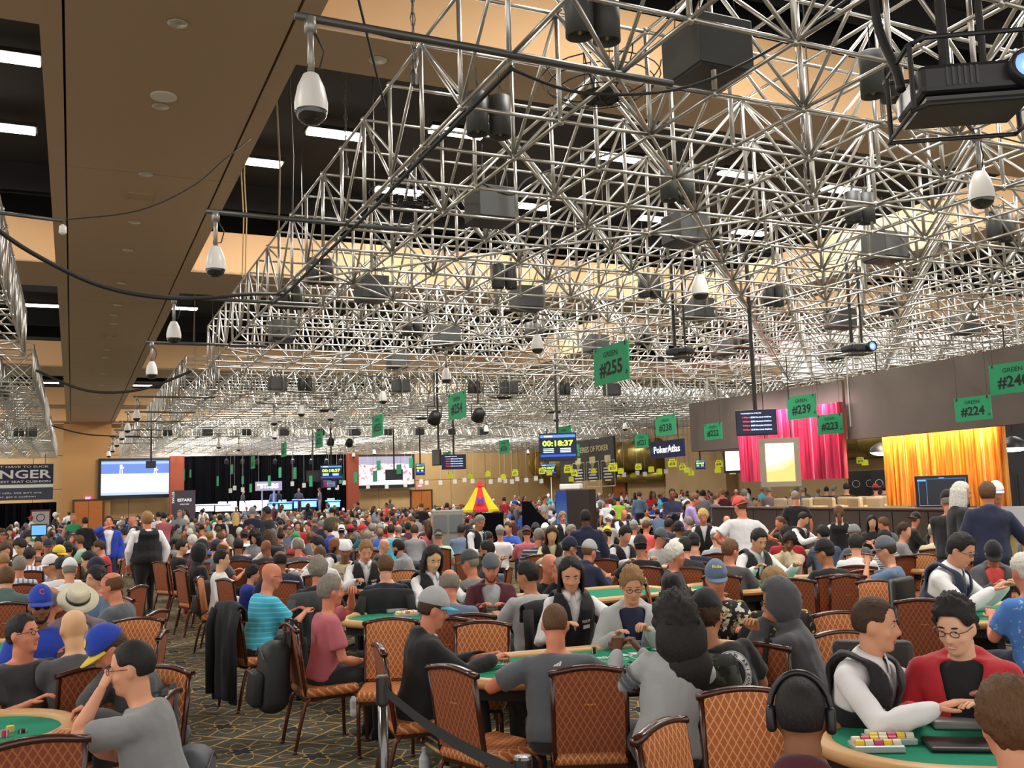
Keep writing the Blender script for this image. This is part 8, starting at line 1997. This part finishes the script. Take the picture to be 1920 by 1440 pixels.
# final housekeeping: labels say where a thing is by naming what stands near it
LMK = [(0, 'left edge'), (60, 'navy banner'), (112, 'booth corner'), (165, 'left orange door'), (225, 'left part of the hockey screen'), (280, 'right part of the hockey screen'), (332, 'left rust-red column'), (375, 'dark mauve backdrop'), (425, 'white stage desks'), (470, 'row of stage chairs'), (505, 'lit stage panel'), (550, 'blue stage desks'), (590, 'dark back of monitor'), (622, 'stage clock'), (660, 'right rust-red column'), (700, 'left part of the crowd screen'), (745, 'right part of the crowd screen'), (790, 'middle orange door'), (817, 'edge-on monitor'), (851, 'far list monitor'), (903, 'tent umbrella'), (945, 'draped table'), (985, 'black draped stand'), (1020, 'sloping black cloth'), (1046, 'large clock monitor'), (1075, 'drinks kiosk'), (1110, 'black notice board'), (1160, 'brass ducts'), (1205, 'left end of blue banner'), (1250, 'blue sponsor banner'), (1300, 'twin side doors'), (1340, 'left end of brown fascia'), (1390, 'left edge of pink curtain'), (1418, 'times monitor'), (1460, 'glowing frame'), (1500, 'middle of pink curtain'), (1555, 'right edge of pink curtain'), (1588, 'lattice post'), (1625, 'ring panels'), (1660, 'left dish lamp'), (1710, 'left part of orange curtain'), (1767, 'television'), (1815, 'white-haired standing woman'), (1855, 'navy suit'), (1905, 'right dish lamp')]
import re as _re
ORD = ['leftmost', 'second from left', 'third from left', 'fourth from left', 'fifth from left', 'sixth from left', 'seventh from left', 'eighth from left', 'ninth from left', 'tenth from left', 'eleventh from left', 'twelfth from left', 'thirteenth from left', 'fourteenth from left', 'fifteenth from left', 'sixteenth from left', 'seventeenth from left', 'eighteenth from left']
groups_ = {}
for o in COL.objects:
    if o.parent or 'label' not in o: continue
    lab = o['label']; z_ = o.location.z + (1.25 if o['category'] == 'person' else 0)
    u_, v_ = pct((o.location.x, o.location.y, z_))
    m_ = _re.search(r',? ?photo [-\d]+% across(, [-\d]+% down)?', lab)
    if m_:
        lm = min(LMK, key=lambda t: abs(t[0] - u_))[1]; dy = 900 - v_
        vw = 'at the top above' if dy > 720 else 'high above' if dy > 480 else 'far above' if dy > 260 else 'above' if dy > 120 else 'just above' if dy > 45 else 'level with' if dy > -20 else 'just below' if dy > -80 else 'below' if dy > -170 else 'far below'
        lab = lab[:m_.start()] + ' ' + vw + ' the ' + lm
    groups_.setdefault(_re.sub(r'\d+', '', lab), []).append((u_, v_, o, lab))
for k_, l_ in groups_.items():
    if len(l_) > 1:
        l_.sort(key=lambda t: t[0])
        if l_[-1][0] - l_[0][0] < 6 * (len(l_) - 1):
            l_.sort(key=lambda t: t[1]); names = ['upper', 'lower'] if len(l_) == 2 else ['highest', 'second highest', 'third highest', 'fourth highest', 'fifth highest', 'sixth highest', 'seventh highest', 'eighth highest']
        else: names = ORD if len(l_) > 2 else ['left one', 'right one']
    for i_, (u_, v_, o, lab) in enumerate(l_):
        if len(l_) > 1: lab = lab + ', ' + names[min(i_, len(names) - 1)]
        w_ = lab.replace(' ,', ',').split()
        drop = ['small', 'far', 'tiny', 'the', 'dark', 'hanging', 'of', 'a', 'white', 'inside', 'recessed']
        while len(w_) > 16 and any(d in w_ for d in drop):
            for d in drop:
                if d in w_: w_.remove(d); break
        o['label'] = ' '.join(w_)
for me in list(bpy.data.meshes):
    if me.users == 0: bpy.data.meshes.remove(me)
bpy.data.scenes.remove(TS)
